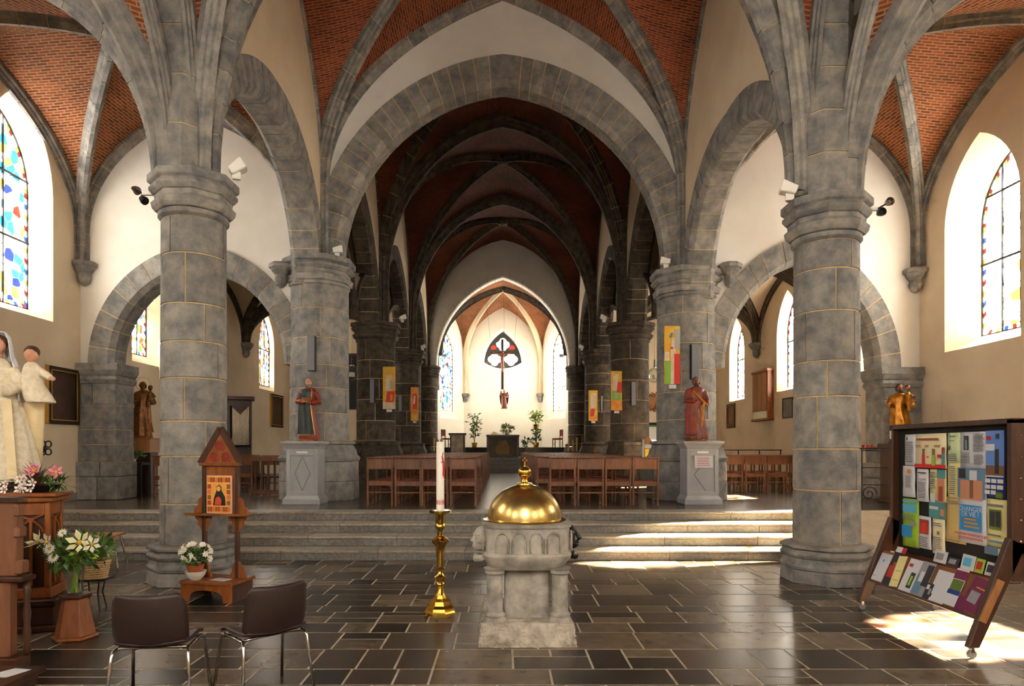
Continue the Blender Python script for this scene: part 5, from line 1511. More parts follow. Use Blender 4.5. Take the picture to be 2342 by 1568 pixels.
MB().bx(-0.30, 0.16, -0.16, 0.16, 0.0, 1.30).build('shaft', WOOD_D, t, bevel=0.01); MB().bx(-0.34, 0.20, -0.20, 0.20, 1.30, 1.358).build('top', WOOD_D, t, bevel=0.008); MB().bx(-0.34, 0.20, -0.20, 0.20, 0.0, 0.12).build('foot', WOOD_D, t, bevel=0.008)
t = thing('kneeler_step', 'low dark wooden step in the bottom left corner', 'step', (-3.62, 4.6, 0), 0.0)
MB().bx(-0.75, 0.30, -0.35, 0.18, 0.08, 0.12).build('tread', WOOD_D, t, bevel=0.008); MB().bx(-0.70, 0.26, -0.31, -0.27, 0, 0.08).build('front_board', WOOD_D, t); MB().bx(-0.70, 0.26, 0.10, 0.14, 0, 0.08).build('back_board', WOOD_D, t)
MB().bx(0.22, 0.26, -0.27, 0.10, 0, 0.08).build('side_board', WOOD_D, t)
pp = MB().add([(-0.13, -0.075, 0), (0.05, -0.09, 0.001), (0.115, 0.06, 0.004), (-0.02, 0.085, 0.004), (-0.13, -0.075, 0.003), (0.05, -0.09, 0.004), (0.115, 0.06, 0.007), (-0.02, 0.085, 0.007)],
              [(3, 2, 1, 0), (4, 5, 6, 7), (0, 1, 5, 4), (1, 2, 6, 5), (2, 3, 7, 6), (3, 0, 4, 7)]).build('paper_sheet', PAPER)
pp.location = (-3.47, 4.93 - 0.32, 0.121); tag(pp, 'white paper sheet lying on the low dark step', 'paper')

# carved wooden flower tower and its flowers
FX, FY = PX(86, 6.25), 6.25
t = thing('flower_tower', 'carved wooden tower pedestal carrying the orchid bowl', 'pedestal', (FX, FY, 0), 0.25)
for k, (z0, z1, w_) in enumerate(((0, 0.06, 0.50), (0.06, 0.24, 0.44), (0.24, 0.30, 0.47), (0.30, 0.40, 0.36))):
    MB().bx(-w_ / 2, w_ / 2, -w_ / 2, w_ / 2, z0, z1).build('base_step', WOOD_D if k < 3 else WOOD, t, bevel=0.012)
MB().bx(-0.12, 0.12, -0.12, 0.12, 0.40, 1.22).build('core', WOOD_D, t)
for sx in (-1, 1):
    for sy in (-1, 1): MB().bx(sx * 0.16, sx * 0.115, sy * 0.16, sy * 0.115, 0.40, 1.20).build('corner_post', WOOD, t, bevel=0.006)
for rz in range(4):
    mb = MB(); mb.bx(-0.115, 0.115, -0.15, -0.125, 1.08, 1.20)
    mb.tube([(-0.1 + 0.1 * (1 - cos(pi * k / 10)), -0.14, 0.92 + 0.16 * sin(pi * k / 20) * 1.0) for k in range(11)], 0.012, 5)
    mb.tube([(0.1 - 0.1 * (1 - cos(pi * k / 10)), -0.14, 0.92 + 0.16 * sin(pi * k / 20) * 1.0) for k in range(11)], 0.012, 5)
    mb.bar((0, -0.14, 0.42), (0, -0.14, 1.05), 0.022, 0.02)
    mb.xform(Matrix.Rotation(rz * pi / 2, 4, 'Z')); mb.build('gothic_tracery', WOOD, t)
MB().bx(-0.20, 0.20, -0.20, 0.20, 1.20, 1.25).build('cornice', WOOD, t, bevel=0.012); MB().bx(-0.23, 0.23, -0.23, 0.23, 1.25, 1.285).build('top', WOOD, t, bevel=0.01)
a = thing('orchid_bowl', 'bowl of white orchids and pink lilies on the carved tower', 'flowers', (FX, FY, 1.286))
MB().lathe([(0.10, 0), (0.17, 0.03), (0.20, 0.07), (0.185, 0.07), (0.15, 0.04)], 18).build('bowl', IRON, a, smooth=0.7)
fb = MB()
for k in range(46):
    d = Vector((R.uniform(-1, 1), R.uniform(-1, 0.6), R.uniform(0.3, 1.3))); leaf(fb, (d.x * 0.04, d.y * 0.04, 0.06), d, Z, R.uniform(0.18, 0.30), 0.025, 0.35)
fb.build('bronze_leaves', LEAF_R, a, fix=False)['kind'] = 'stuff'
fb = MB()
for k in range(60): leaf(fb, (0.14 + R.uniform(-0.05, 0.08), R.uniform(-0.1, 0.1), 0.05 + R.uniform(0, 0.06)), (R.uniform(0, 1), R.uniform(-0.6, 0.4), R.uniform(-0.6, 0.6)), Z, 0.12, 0.02)
fb.build('green_leaves', LEAF, a, fix=False)['kind'] = 'stuff'
for k in range(15):
    x = R.uniform(-0.27, 0.03) if k < 7 else R.uniform(-0.05, 0.12); z = 0.03 + R.uniform(0, 0.11)
    bloom(a, (x, -0.19 + R.uniform(-0.03, 0.04), z), 0.045, 5, PETAL, PETAL_P, (R.uniform(-.4, .4), -1, R.uniform(-.2, .3)), 'orchid_bloom')
bloom(a, (0.02, -0.08, 0.20), 0.075, 6, PETAL_P, YOLK, (0.1, -1, 0.5), 'lily_bloom', 1, 0.5); bloom(a, (0.21, -0.05, 0.19), 0.07, 6, PETAL_P, YOLK, (0.4, -1, 0.4), 'lily_bloom', 1, 0.5)

# iron rod with four loops
t = thing('iron_rod', 'black iron rod ending in four rings beside the madonna', 'ironwork', (PX(66, 7.3), 7.3, 1.0))
a_ = Vector((0, 0, PZ(1058, 7.3) - 1.0)); b_ = Vector((PX(104, 7.3) - PX(66, 7.3), 0, PZ(1024, 7.3) - 1.0))
MB().tube([(0, 0, 0), (0, 0, a_.z)], 0.014, 6).tube([a_, b_], [0.02, 0.028], 8).build('rod', IRON, t)
for k in range(4):
    c = b_ + Vector((0.045 * cos(pi / 4 + k * pi / 2), 0, 0.06 * sin(pi / 4 + k * pi / 2)))
    MB().tube([c + Vector((0.034 * cos(q * pi / 7), 0, 0.034 * sin(q * pi / 7))) for q in range(14)], 0.008, 5, closed=True).build('ring', IRON, t)
MB().lathe([(0.09, -0.99), (0.09, -0.97), (0.02, -0.95)], 14, (0, 0, 0)).tube([(0, 0, -0.97), (0, 0, 0)], 0.014, 6).build('foot', IRON, t)

# tapered stand, glass vase, bouquet
VXX, VYY = PX(172, 5.9), 5.9
t = thing('vase_stand', 'small tapered wooden stand under the glass vase', 'stand', (VXX, VYY, 0), 0.3)
MB().lathe([(0.18, 0), (0.19, 0.015), (0.18, 0.03)], 6).build('foot', WOOD, t, bevel=0.004); MB().lathe([(0.165, 0.03), (0.105, 0.36)], 6).build('tapered_body', WOOD, t, bevel=0.004)
MB().lathe([(0.12, 0.36), (0.135, 0.375), (0.135, 0.395)], 6).build('top', WOOD_D, t, bevel=0.004)
t = thing('glass_vase', 'clear glass vase on the small tapered stand', 'vase', (VXX, VYY, 0.396))
MB().lathe([(0.055, 0), (0.06, 0.02), (0.072, 0.26), (0.068, 0.26), (0.055, 0.025)], 20, caps=False).lathe([(0.055, 0.0), (0.001, 0.003)], 20, caps=False).build('vase_glass', G_THIN, t, smooth=0.7, fix=False)
a = thing('white_bouquet', 'bouquet of white lilies and daisies in the glass vase', 'flowers', (VXX, VYY, 0.40))
sb = MB()
for k in range(12): sb.tube([(R.uniform(-.03, .03), R.uniform(-.03, .03), 0.01), (R.uniform(-.04, .04), R.uniform(-.04, .04), 0.25), (R.uniform(-.15, .15), R.uniform(-.12, .08), 0.42)], 0.005, 5)
sb.build('stems', LEAF_L, a)
fb = MB(); foliage(fb, (0, 0.02, 0.36), 0.24, 240, 0.10, 0.045, 0.6); fb.build('greenery', LEAF, a, fix=False)['kind'] = 'stuff'
fb = MB(); foliage(fb, (0.12, -0.05, 0.38), 0.10, 60, 0.05, 0.04, 0.7); fb.build('pale_greenery', LEAF_L, a, fix=False)['kind'] = 'stuff'
bloom(a, (-0.30, -0.05, 0.46), 0.10, 6, PETAL_Y, YOLK, (-0.6, -0.6, 0.7), 'lily_bloom', 1, 0.7); bloom(a, (0.12, -0.12, 0.47), 0.11, 6, PETAL_Y, YOLK, (0.1, -1, 0.5), 'lily_bloom', 1, 0.5)
bloom(a, (0.21, -0.10, 0.45), 0.08, 6, PETAL, YOLK, (0.5, -1, 0.3), 'lily_bloom', 1, 0.5); bloom(a, (-0.17, -0.12, 0.47), 0.08, 6, PETAL, YOLK, (-0.2, -1, 0.4), 'lily_bloom', 1, 0.5)
bloom(a, (-0.09, -0.20, 0.43), 0.062, 16, PETAL, YOLK, (-0.1, -1, 0.35), 'daisy_bloom', 2, 0.15); bloom(a, (-0.045, -0.22, 0.36), 0.06, 16, PETAL, YOLK, (0.05, -1, 0.3), 'daisy_bloom', 2, 0.15)
bloom(a, (-0.10, -0.02, 0.54), 0.05, 12, PETAL, YOLK, (0, -1, 0.6), 'daisy_bloom', 2, 0.2)
# basket on a dark iron plant stand
BXX, BYY = PX(214, 6.95), 6.95
t = thing('plant_stand', 'dark spindly plant stand under the wicker basket', 'stand', (BXX, BYY, 0), 0.2)
for k in range(4):
    c, s_ = cos(pi / 4 + k * pi / 2), sin(pi / 4 + k * pi / 2)
    MB().tube([(0.13 * c, 0.13 * s_, 0), (0.09 * c, 0.09 * s_, 0.17), (0.12 * c, 0.12 * s_, 0.31)], 0.008, 6).build('leg', IRON, t)
MB().box((0, 0, 0.318), (0.30, 0.24, 0.016)).build('top_plate', IRON, t)
t = thing('wicker_basket', 'pale wicker basket with plants behind the glass vase', 'basket', (BXX, BYY, 0.327), 0.12)
mb = MB(); wv = MB()
for k in range(7):
    z = 0.01 + 0.024 * k; a_ = 0.125 + 0.004 * k; b_ = 0.085 + 0.003 * k
    wv.tube([((a_ + 0.006 * (1 if (j + k) % 2 else -1)) * cos(2 * pi * j / 28), (b_ + 0.006 * (1 if (j + k) % 2 else -1)) * sin(2 * pi * j / 28), z) for j in range(28)], 0.0125, 6, closed=True)
wv.build('weave', WICKER, t, smooth=True)
rm = MB(); rm.tube([(0.162 * cos(2 * pi * j / 28), 0.115 * sin(2 * pi * j / 28), 0.178) for j in range(28)], 0.014, 6, closed=True); rm.build('rim', WICKER, t, smooth=True)
rm = MB(); rm.lathe([(0.11, 0.004), (0.14, 0.15)], 20, sy=0.7); rm.build('soil', LEAF_R, t)
rm = MB(); rm.tube([(0.15 * cos(pi * j / 16), 0, 0.17 + 0.28 * sin(pi * j / 16)) for j in range(17)], 0.010, 6); rm.build('handle', WICKER, t, smooth=True)
fb = MB(); foliage(fb, (-0.04, 0.04, 0.30), 0.22, 160, 0.11, 0.03, 0.7); fb.build('fern_leaves', LEAF, t, fix=False)['kind'] = 'stuff'
# stool by the steps
t = thing('wooden_stool', 'wooden stool with splayed metal legs against the steps', 'stool', (PX(240, 9.45), 9.45, 0), 0.15)
MB().box((0, 0, 0.46), (0.46, 0.30, 0.03)).build('seat', WOOD_P, t, bevel=0.008)
for sx in (-1, 1):
    for sy in (-1, 1): MB().tube([(sx * 0.24, sy * 0.17, 0), (sx * 0.16, sy * 0.11, 0.44)], 0.013, 7).build('leg', CHROME, t)
# ---------------------------------------------------------------- icon stand before the left column
IX, IY = PX(497, 7.45), 7.45
t = thing('icon_stand', 'gabled wooden icon stand with bench before the left column', 'icon stand', (IX, IY, 0), -0.22)
MB().bx(-0.33, 0.33, -0.22, 0.24, 0.19, 0.225).build('bench_top', WOOD, t, bevel=0.006)
def arch_board(x0, x1, yy, th, H_, cut, name, m):
    pts = [(x0, 0), (x0, H_), (x1, H_), (x1, 0), (x1 - 0.10, 0)]
    n = 10; hw = (x1 - x0) / 2 - 0.10; cx_ = (x0 + x1) / 2
    pts += [(cx_ + hw * cos(pi * k / n), 0.02 + cut * sin(pi * k / n) ** 0.6 if 0 < k < n else 0.02) for k in range(n + 1)] + [(x0 + 0.10, 0)]
    return MB().prism(pts, lambda a, b, d: (a, d, b), yy, yy + th).build(name, m, t)
arch_board(-0.315, 0.315, -0.20, 0.025, 0.19, 0.11, 'front_board', WOOD); arch_board(-0.315, 0.315, 0.19, 0.025, 0.19, 0.11, 'back_board', WOOD)
for sx in (-1, 1): MB().bx(sx * 0.315, sx * 0.29, -0.175, 0.19, 0.0, 0.19).build('side_board', WOOD_D, t)
for sx in (-1, 1):
    MB().bx(sx * 0.235, sx * 0.19, 0.04, 0.09, 0.225, 1.50).build('post', WOOD_D, t, bevel=0.006)
    for k, (z, s_) in enumerate(((0.225, 1), (0.94, -1))):
        pts = [(0, 0), (0.10, 0), (0.085, 0.05), (0.055, 0.07), (0.05, 0.12), (0.025, 0.15), (0.0, 0.19)]
        MB().prism([(sx * (0.235 + a), z + s_ * b) for a, b in pts], lambda a, b, d: (a, d, b), 0.05, 0.08).build('scroll_bracket', WOOD, t)
        MB().prism([(sx * (0.19 - a * .7), z + s_ * b) for a, b in pts], lambda a, b, d: (a, d, b), 0.05, 0.08).build('scroll_bracket', WOOD, t)
    pts = [(0, 0), (0.11, 0), (0.10, 0.06), (0.06, 0.08), (0.05, 0.16), (0.0, 0.2)]
    MB().prism([(sx * (0.235 + a), 0.955 + b) for a, b in pts], lambda a, b, d: (a, d, b), 0.05, 0.08).build('scroll_bracket', WOOD, t)
MB().bx(-0.39, 0.39, -0.05, 0.10, 0.935, 0.958).build('shelf', WOOD, t, bevel=0.006); MB().bx(-0.40, -0.20, -0.055, 0.0, 0.958, 0.966).build('brass_strip', BRASS, t)
MB().bx(-0.20, 0.20, 0.06, 0.085, 0.958, 1.54).build('back_panel', WOOD, t)
MB().bx(-0.26, 0.26, 0.02, 0.10, 1.50, 1.535).build('gable_sill', WOOD, t, bevel=0.006)
MB().prism([(-0.235, 1.535), (0.235, 1.535), (0, 1.90)], lambda a, b, d: (a, d, b), 0.05, 0.085).build('gable_board', WOOD, t)
for sx in (-1, 1): MB().bar((sx * 0.265, 0.06, 1.525), (0, 0.06, 1.93), 0.07, 0.035, up=(0, 1, 0)).build('gable_moulding', WOOD_D, t)
REDP = mat('red_roundel', srgb(150, 44, 30), 0.6, noise=14, col2=srgb(120, 30, 22))
for x, z in ((0, 1.73), (-0.078, 1.60), (0.078, 1.60)):
    MB().add([(x + 0.058 * cos(2 * pi * k / 20), 0.048, z + 0.058 * sin(2 * pi * k / 20)) for k in range(20)], [tuple(range(20))]).build('red_roundel', REDP, t, fix=False)
    MB().tube([(x + 0.063 * cos(2 * pi * k / 20), 0.046, z + 0.063 * sin(2 * pi * k / 20)) for k in range(20)], 0.009, 5, closed=True).build('roundel_ring', WOOD, t)
ic = thing('gold_picture', 'gold picture panel with dark and red shapes on the icon stand', 'picture', (0, 0, 0), 0)
GP = mat('gold_ground_paint', srgb(222, 150, 62), 0.5, noise=12, col2=srgb(236, 178, 84))
ic.location = Matrix.Rotation(-0.22, 4, 'Z') @ Vector((0, 0.03, 0)) + Vector((IX, IY, 0.965)); ic.rotation_euler = (0, 0, -0.22)
MB().bx(-0.155, 0.155, 0, 0.018, 0, 0.42).build('panel', GP, ic); MB().bx(-0.16, 0.16, 0.002, 0.02, -0.005, 0.425).build('pale_edge', PAPER, ic)
sm = [mat('icon_red', srgb(170, 60, 34), .6), mat('icon_brown', srgb(140, 84, 40), .6), mat('icon_orange', srgb(214, 116, 52), .6)]
for k in range(9):
    for zz in (0.35, 0.015): MB().bx(-0.148 + 0.033 * k, -0.120 + 0.033 * k, -0.002, 0, zz, zz + 0.055).build('border_scene', sm[(k * 2 + int(zz * 100)) % 3], ic)
for k in range(4):
    for xx in (-0.148, 0.10): MB().bx(xx, xx + 0.045, -0.002, 0, 0.09 + 0.062 * k, 0.14 + 0.062 * k).build('border_scene', sm[(k + int(xx > 0)) % 3], ic)
MB().prism([(-0.075, 0.085), (0.085, 0.085), (0.08, 0.18), (0.05, 0.23), (0.035, 0.25), (0.03, 0.30), (0.0, 0.32), (-0.03, 0.30), (-0.035, 0.24), (-0.065, 0.17)], lambda a, b, d: (a, d, b), -0.003, 0).build('dark_shape', mat('icon_dark', srgb(36, 26, 30), .6), ic)
MB().prism([(-0.055, 0.09), (0.03, 0.09), (0.035, 0.15), (0.0, 0.19), (-0.04, 0.17)], lambda a, b, d: (a, d, b), -0.005, 0).build('red_shape', mat('icon_vermilion', srgb(206, 76, 40), .6), ic)
MB().add([(-0.002 + 0.026 * cos(2 * pi * k / 14), -0.0055, 0.275 + 0.03 * sin(2 * pi * k / 14)) for k in range(14)], [tuple(range(14))]).build('ochre_shape', GP, ic, fix=False)
RZ = Matrix.Rotation(-0.22, 4, 'Z')
def on_bench(x, y, z): return RZ @ Vector((x, y, z)) + Vector((IX, IY, 0))
p = thing('potted_azalea', 'white flowering plant in a white bowl on the icon bench', 'potted plant', on_bench(-0.19, -0.12, 0.226))
MB().lathe([(0.055, 0), (0.10, 0.05), (0.118, 0.10), (0.105, 0.10), (0.06, 0.03)], 22).build('bowl', CERAMIC, p, smooth=0.8)
MB().lathe([(0.07, 0.05), (0.088, 0.155), (0.095, 0.155), (0.095, 0.172), (0.08, 0.172)], 20).build('flowerpot', TERRA, p, smooth=0.6)
fb = MB(); foliage(fb, (0, 0, 0.26), 0.15, 220, 0.06, 0.035, 0.55); fb.build('leaves', LEAF, p, fix=False)['kind'] = 'stuff'
for k in range(34):
    d = rdir(0.5); d.z = abs(d.z); q = Vector((d.x * 0.165, d.y * 0.14, 0.29 + d.z * 0.12))
    if k > 26: q = Vector((d.x * 0.17, -abs(d.y) * 0.15, 0.22 + R.uniform(0, .05)))
    bloom(p, q, 0.042, 7, PETAL, PETAL_Y, (d.x, d.y - 0.5, d.z), 'azalea_bloom', 2, 0.35)
pp = MB().box((0, 0, 0.0015), (0.20, 0.14, 0.003)).build('paper_sheet', PAPER); pp.location = on_bench(0.09, -0.06, 0.226); pp.rotation_euler = (0, 0, -0.35); tag(pp, 'white paper sheet lying on the icon bench', 'paper')

# ---------------------------------------------------------------- plastic shell chairs
def shell_chair(label, loc, rz):
    t = thing('shell_chair', label, 'chair', loc, rz, 'brown plastic shell chairs')
    # back shell facing -y side away from the sitter; sitter looks to +y
    rows = []
    for i in range(13):
        v = i / 12
        row = []
        for j in range(15):
            u = j / 14 * 2 - 1
            hw = 0.226 + 0.008 * sin(pi * v) - 0.012 * v
            edge = max(0, abs(u) - 0.72) / 0.28
            x = u * hw * (1 - 0.03 * edge)
            z = 0.455 + 0.345 * v - (0.045 * edge ** 3 * max(0, (v - 0.6) / 0.4) ** 2) + (0.05 * edge ** 2 * max(0, 1 - v / 0.4) ** 2) + (-0.012 * (1 - u * u) if v > .9 else 0)
            y = -0.19 - 0.055 * v + 0.05 * u * u - 0.02 * sin(pi * v) * (1 - u * u)
            row.append((x, y, z))
        rows.append(row)
    mb = MB(); mb.grid(rows); o = mb.build('back_shell', BROWN_PL, t, smooth=True)
    md = o.modifiers.new('thickness', 'SOLIDIFY'); md.thickness = 0.014; md.offset = 0
    rows = []
    for i in range(11):
        v = i / 10; row = []
        for j in range(15):
            u = j / 14 * 2 - 1; hw = 0.205 + 0.015 * sin(pi * v)
            row.append((u * hw, -0.20 + 0.43 * v, 0.452 - 0.02 * sin(pi * v) * (1 - u * u) + 0.02 * u * u - 0.03 * max(0, v - .85) / .15 + (0.02 if i == 0 else 0)))
        rows.append(row)
    mb = MB(); mb.grid(rows); o = mb.build('seat_shell', BROWN_PL, t, smooth=True)
    md = o.modifiers.new('thickness', 'SOLIDIFY'); md.thickness = 0.014; md.offset = 0
    for sx in (-1, 1):
        MB().tube([(sx * 0.255, -0.235, 0), (sx * 0.225, -0.175, 0.40), (sx * 0.222, -0.155, 0.425), (sx * 0.215, -0.13, 0.43)], 0.0115, 8).build('leg', CHROME, t, smooth=True)
        MB().tube([(sx * 0.255, 0.24, 0), (sx * 0.225, 0.17, 0.40), (sx * 0.222, 0.15, 0.425), (sx * 0.215, 0.13, 0.43)], 0.0115, 8).build('leg', CHROME, t, smooth=True)
        MB().tube([(sx * 0.215, -0.14, 0.43), (sx * 0.215, 0.14, 0.43)], 0.0115, 8).build('side_tube', CHROME, t, smooth=True)
    MB().tube([(-0.215, -0.12, 0.43), (-0.08, -0.12, 0.435), (0.08, -0.12, 0.435), (0.215, -0.12, 0.43)], 0.011, 8).build('cross_tube', CHROME, t, smooth=True)
    MB().tube([(-0.215, 0.12, 0.43), (0.215, 0.12, 0.43)], 0.011, 8).build('cross_tube', CHROME, t, smooth=True)
    return t
shell_chair('brown plastic chair seen squarely from behind, left of the pair', (PX(332, 4.12), 4.30, 0), 0.16)
shell_chair('brown plastic chair turned to the left, right of the pair', (PX(604, 4.55), 4.55, 0), 0.80)

# ---------------------------------------------------------------- baptismal font
t = thing('baptismal_font', 'grey carved stone font with corner columns', 'font', (PX(1202, 6.02), 6.02, 0), 0.02)
def rough_block(x0, x1, y0, y1, z0, z1, amp, nm, m):
    mb = MB(); n = 12; rg = random.Random(4)
    k0 = {}
    rows = []
    per = [(x0 + (x1 - x0) * i / n, y0) for i in range(n)] + [(x1, y0 + (y1 - y0) * i / n) for i in range(n)] + [(x1 - (x1 - x0) * i / n, y1) for i in range(n)] + [(x0, y1 - (y1 - y0) * i / n) for i in range(n)]
    cx_, cy_ = (x0 + x1) / 2, (y0 + y1) / 2
    for q in range(5):
        f = q / 4; s_ = 1 - 0.05 * f ** 2
        rows.append([(cx_ + (x - cx_) * s_ * (1 + rg.uniform(-amp, amp)), cy_ + (y - cy_) * s_ * (1 + rg.uniform(-amp, amp)), z0 + (z1 - z0) * f + (rg.uniform(-amp, amp) * 0.15 if q else 0)) for x, y in per])
    mb.grid(rows, closed_u=True, cap=True); return mb.build(nm, m, t, smooth=0.9)
rough_block(-0.43, 0.42, -0.42, 0.42, 0.0, 0.09, 0.012, 'lower_plinth', MARBLE_R)
rough_block(-0.42, 0.41, -0.41, 0.41, 0.085, 0.20, 0.03, 'rough_plinth', MARBLE_R)
MB().box((0, 0, 0.41), (0.40, 0.40, 0.46), 0, 0.96).build('central_block', MARBLE_F, t, bevel=0.01)
for sx in (-1, 1):
    for sy in (-1, 1):
        c = MB().lathe([(0.105, 0.18), (0.105, 0.205), (0.085, 0.235), (0.095, 0.255), (0.072, 0.28), (0.07, 0.60), (0.085, 0.615), (0.085, 0.64), (0.10, 0.66)], 18, (sx * 0.285, sy * 0.285, 0)); c.build('corner_column', MARBLE_F, t, smooth=0.6)
# bowl: rounded square in plan
def sq(a, k, n=48):
    out = []
    for i in range(n):
        th = 2 * pi * i / n; c_, s_ = cos(th), sin(th)
        out.append((a * math.copysign(abs(c_) ** k, c_), a * math.copysign(abs(s_) ** k, s_)))
    return out
mb = MB(); rows = []
for z, a, k in ((0.64, 0.33, 0.55), (0.66, 0.35, 0.55), (0.70, 0.37, 0.5), (0.74, 0.40, 0.5), (0.765, 0.405, 0.48), (0.77, 0.395, 0.48), (0.785, 0.395, 0.48), (0.79, 0.382, 0.48), (1.005, 0.385, 0.48), (1.01, 0.40, 0.48), (1.04, 0.405, 0.48), (1.045, 0.36, 0.48)):
    rows.append([(x, y, z) for x, y in sq(a, k)])
mb.grid(rows, closed_u=True, cap=True); mb.build('bowl', MARBLE_F, t, smooth=0.5)
for q in range(4):          # blind arcade, four arches on each side
    for k in range(4):
        cx_ = -0.225 + 0.15 * k; m4 = Matrix.Rotation(q * pi / 2, 4, 'Z')
        mb = MB(); yy = -0.388
        pts = [(cx_ - 0.052, 0.80), (cx_ - 0.052, 0.92)] + [(cx_ - 0.052 * cos(pi * j / 10), 0.92 + 0.052 * sin(pi * j / 10)) for j in range(11)] + [(cx_ + 0.052, 0.92), (cx_ + 0.052, 0.80)]
        mb.tube([(a, yy, b) for a, b in pts], 0.0085, 6)
        if k < 3:
            mb.lathe([(0.014, 0.795), (0.009, 0.815), (0.009, 0.89), (0.016, 0.915)], 8, (cx_ + 0.075, yy, 0))
        mb.xform(m4); mb.build('blind_arch', MARBLE_F, t, smooth=True)
def carved_head(ang, r0, m, big=1.0):
    """carved head jutting from the rim"""
    M_ = Matrix.Rotation(ang, 4, 'Z') @ Matrix.Translation((r0, 0, 0.90)); b = MB()
    b.ell((0, 0, 0), (0.075 * big, 0.075, 0.115)); b.ell((0.03, 0, -0.06), (0.055, 0.055, 0.05)); b.tube([(-0.12, 0, -0.02), (0, 0, -0.02)], [0.09, 0.08], 10)
    b.tube([(0.065, 0, 0.03), (0.10, 0, -0.015), (0.075, 0, -0.03)], [0.010, 0.018, 0.012], 7)
    b.ell((0.07, 0, -0.055), (0.02, 0.03, 0.008)); b.ell((0.066, 0, -0.075), (0.022, 0.026, 0.009))
    for s_ in (-1, 1):
        b.ell((0.062, s_ * 0.034, 0.018), (0.014, 0.016, 0.012), 8, 6); b.ell((0.058, s_ * 0.036, 0.042), (0.018, 0.026, 0.010), 8, 5); b.ell((-0.005, s_ * 0.076, -0.005), (0.02, 0.014, 0.034), 8, 6)
    b.tube([(0.02, 0.075, -0.16), (0.05, 0.0, -0.175), (0.02, -0.075, -0.16)], [0.03, 0.036, 0.03], 8)
    b.xform(M_); o = b.build('carved_head', m, t); remesh(o, 0.008)
carved_head(-0.12, 0.40, MARBLE_B); carved_head(pi + 0.42, 0.44, MARBLE_F); carved_head(pi * 0.5, 0.40, MARBLE_F); carved_head(pi - 0.75, 0.44, MARBLE_F)
c = thing('brass_font_cover', 'domed brass cover with ball and cross on the stone font', 'font cover', (PX(1200, 6.02), 6.02, 1.046))
MB().lathe([(0.375, 0.0), (0.38, 0.008), (0.345, 0.018)], 40).build('rim_flange', BRASS, c, smooth=0.6)
MB().lathe([(0.338 * cos(pi / 2 * k / 14), 0.015 + 0.315 * sin(pi / 2 * k / 14)) for k in range(15)], 44, caps=False).build('dome', BRASS_D, c, smooth=True)
MB().lathe([(0.075, 0.318), (0.072, 0.335), (0.03, 0.345), (0.022, 0.37), (0.032, 0.385), (0.02, 0.392)], 22).build('knob_foot', BRASS, c, smooth=0.7)
MB().ell((0, 0, 0.435), (0.062, 0.062, 0.058), 24, 14).build('ball', BRASS, c, smooth=True)
MB().box((0, 0, 0.53), (0.014, 0.008, 0.085)).box((0, 0, 0.545), (0.05, 0.008, 0.014)).build('cross', BRASS, c)

# ---------------------------------------------------------------- paschal candle
t = thing('brass_candlestick', 'tall turned brass candlestick beside the font', 'candlestick', (PX(1007, 6.75), 6.75, 0))
sec = [('foot', [(0.165, 0.0), (0.17, 0.03), (0.158, 0.05), (0.15, 0.075), (0.12, 0.10), (0.105, 0.14), (0.07, 0.165), (0.055, 0.20)], 8),
       ('lower_stem', [(0.055, 0.20), (0.04, 0.23), (0.032, 0.29), (0.045, 0.30), (0.045, 0.315), (0.03, 0.33), (0.06, 0.365), (0.062, 0.38), (0.03, 0.41), (0.028, 0.45), (0.05, 0.46), (0.05, 0.47), (0.03, 0.48)], 20),
       ('fluted_stem', [(0.034, 0.48), (0.04, 0.60), (0.052, 0.70), (0.085, 0.735), (0.09, 0.76), (0.06, 0.785), (0.04, 0.80)], 20),
       ('upper_stem', [(0.032, 0.80), (0.03, 0.86), (0.055, 0.885), (0.06, 0.905), (0.045, 0.93), (0.05, 0.94), (0.05, 1.02), (0.06, 1.03)], 20),
       ('drip_pan', [(0.06, 1.03), (0.115, 1.04), (0.12, 1.06), (0.105, 1.065), (0.05, 1.058)], 26)]
for nm, pr, n in sec: MB().lathe(pr, n, rot=pi / 8).build(nm, BRASS, t, smooth=(0.9 if n > 8 else 0.35))
cn = thing('paschal_candle', 'tall white candle with red emblem in the brass candlestick', 'candle', (PX(1007, 6.75), 6.75, 1.059))
MB().lathe([(0.041, 0), (0.041, 0.705), (0.036, 0.71), (0.01, 0.70)], 26).build('wax', WAX, cn, smooth=0.7); MB().tube([(0, 0, 0.70), (0.003, 0, 0.735)], 0.003, 5).build('wick', BLACK, cn)
mb = MB()
def onc(a, z): return (0.0425 * sin(a), -0.0425 * cos(a), z)
mb.tube([onc(0.95 + 0.35 * sin(k * 0.5), 0.34 + 0.26 * k / 12) for k in range(13)], 0.006, 5); mb.tube([onc(0.35, 0.50), onc(0.9, 0.50), onc(1.4, 0.50)], 0.006, 5); mb.tube([onc(0.5, 0.56), onc(0.75, 0.53), onc(0.9, 0.45), onc(0.8, 0.36)], 0.007, 5)
mb.build('red_emblem', RED_WAX, cn)
mb = MB()
for k in range(12):
    a = 2 * pi * k / 12; mb.tube([onc(a, 0.065), onc(a, 0.115)], 0.004, 5); mb.tube([onc(a, 0.09), onc(a + 0.26, 0.09)], 0.003, 5)
mb.build('red_band', RED_WAX, cn)

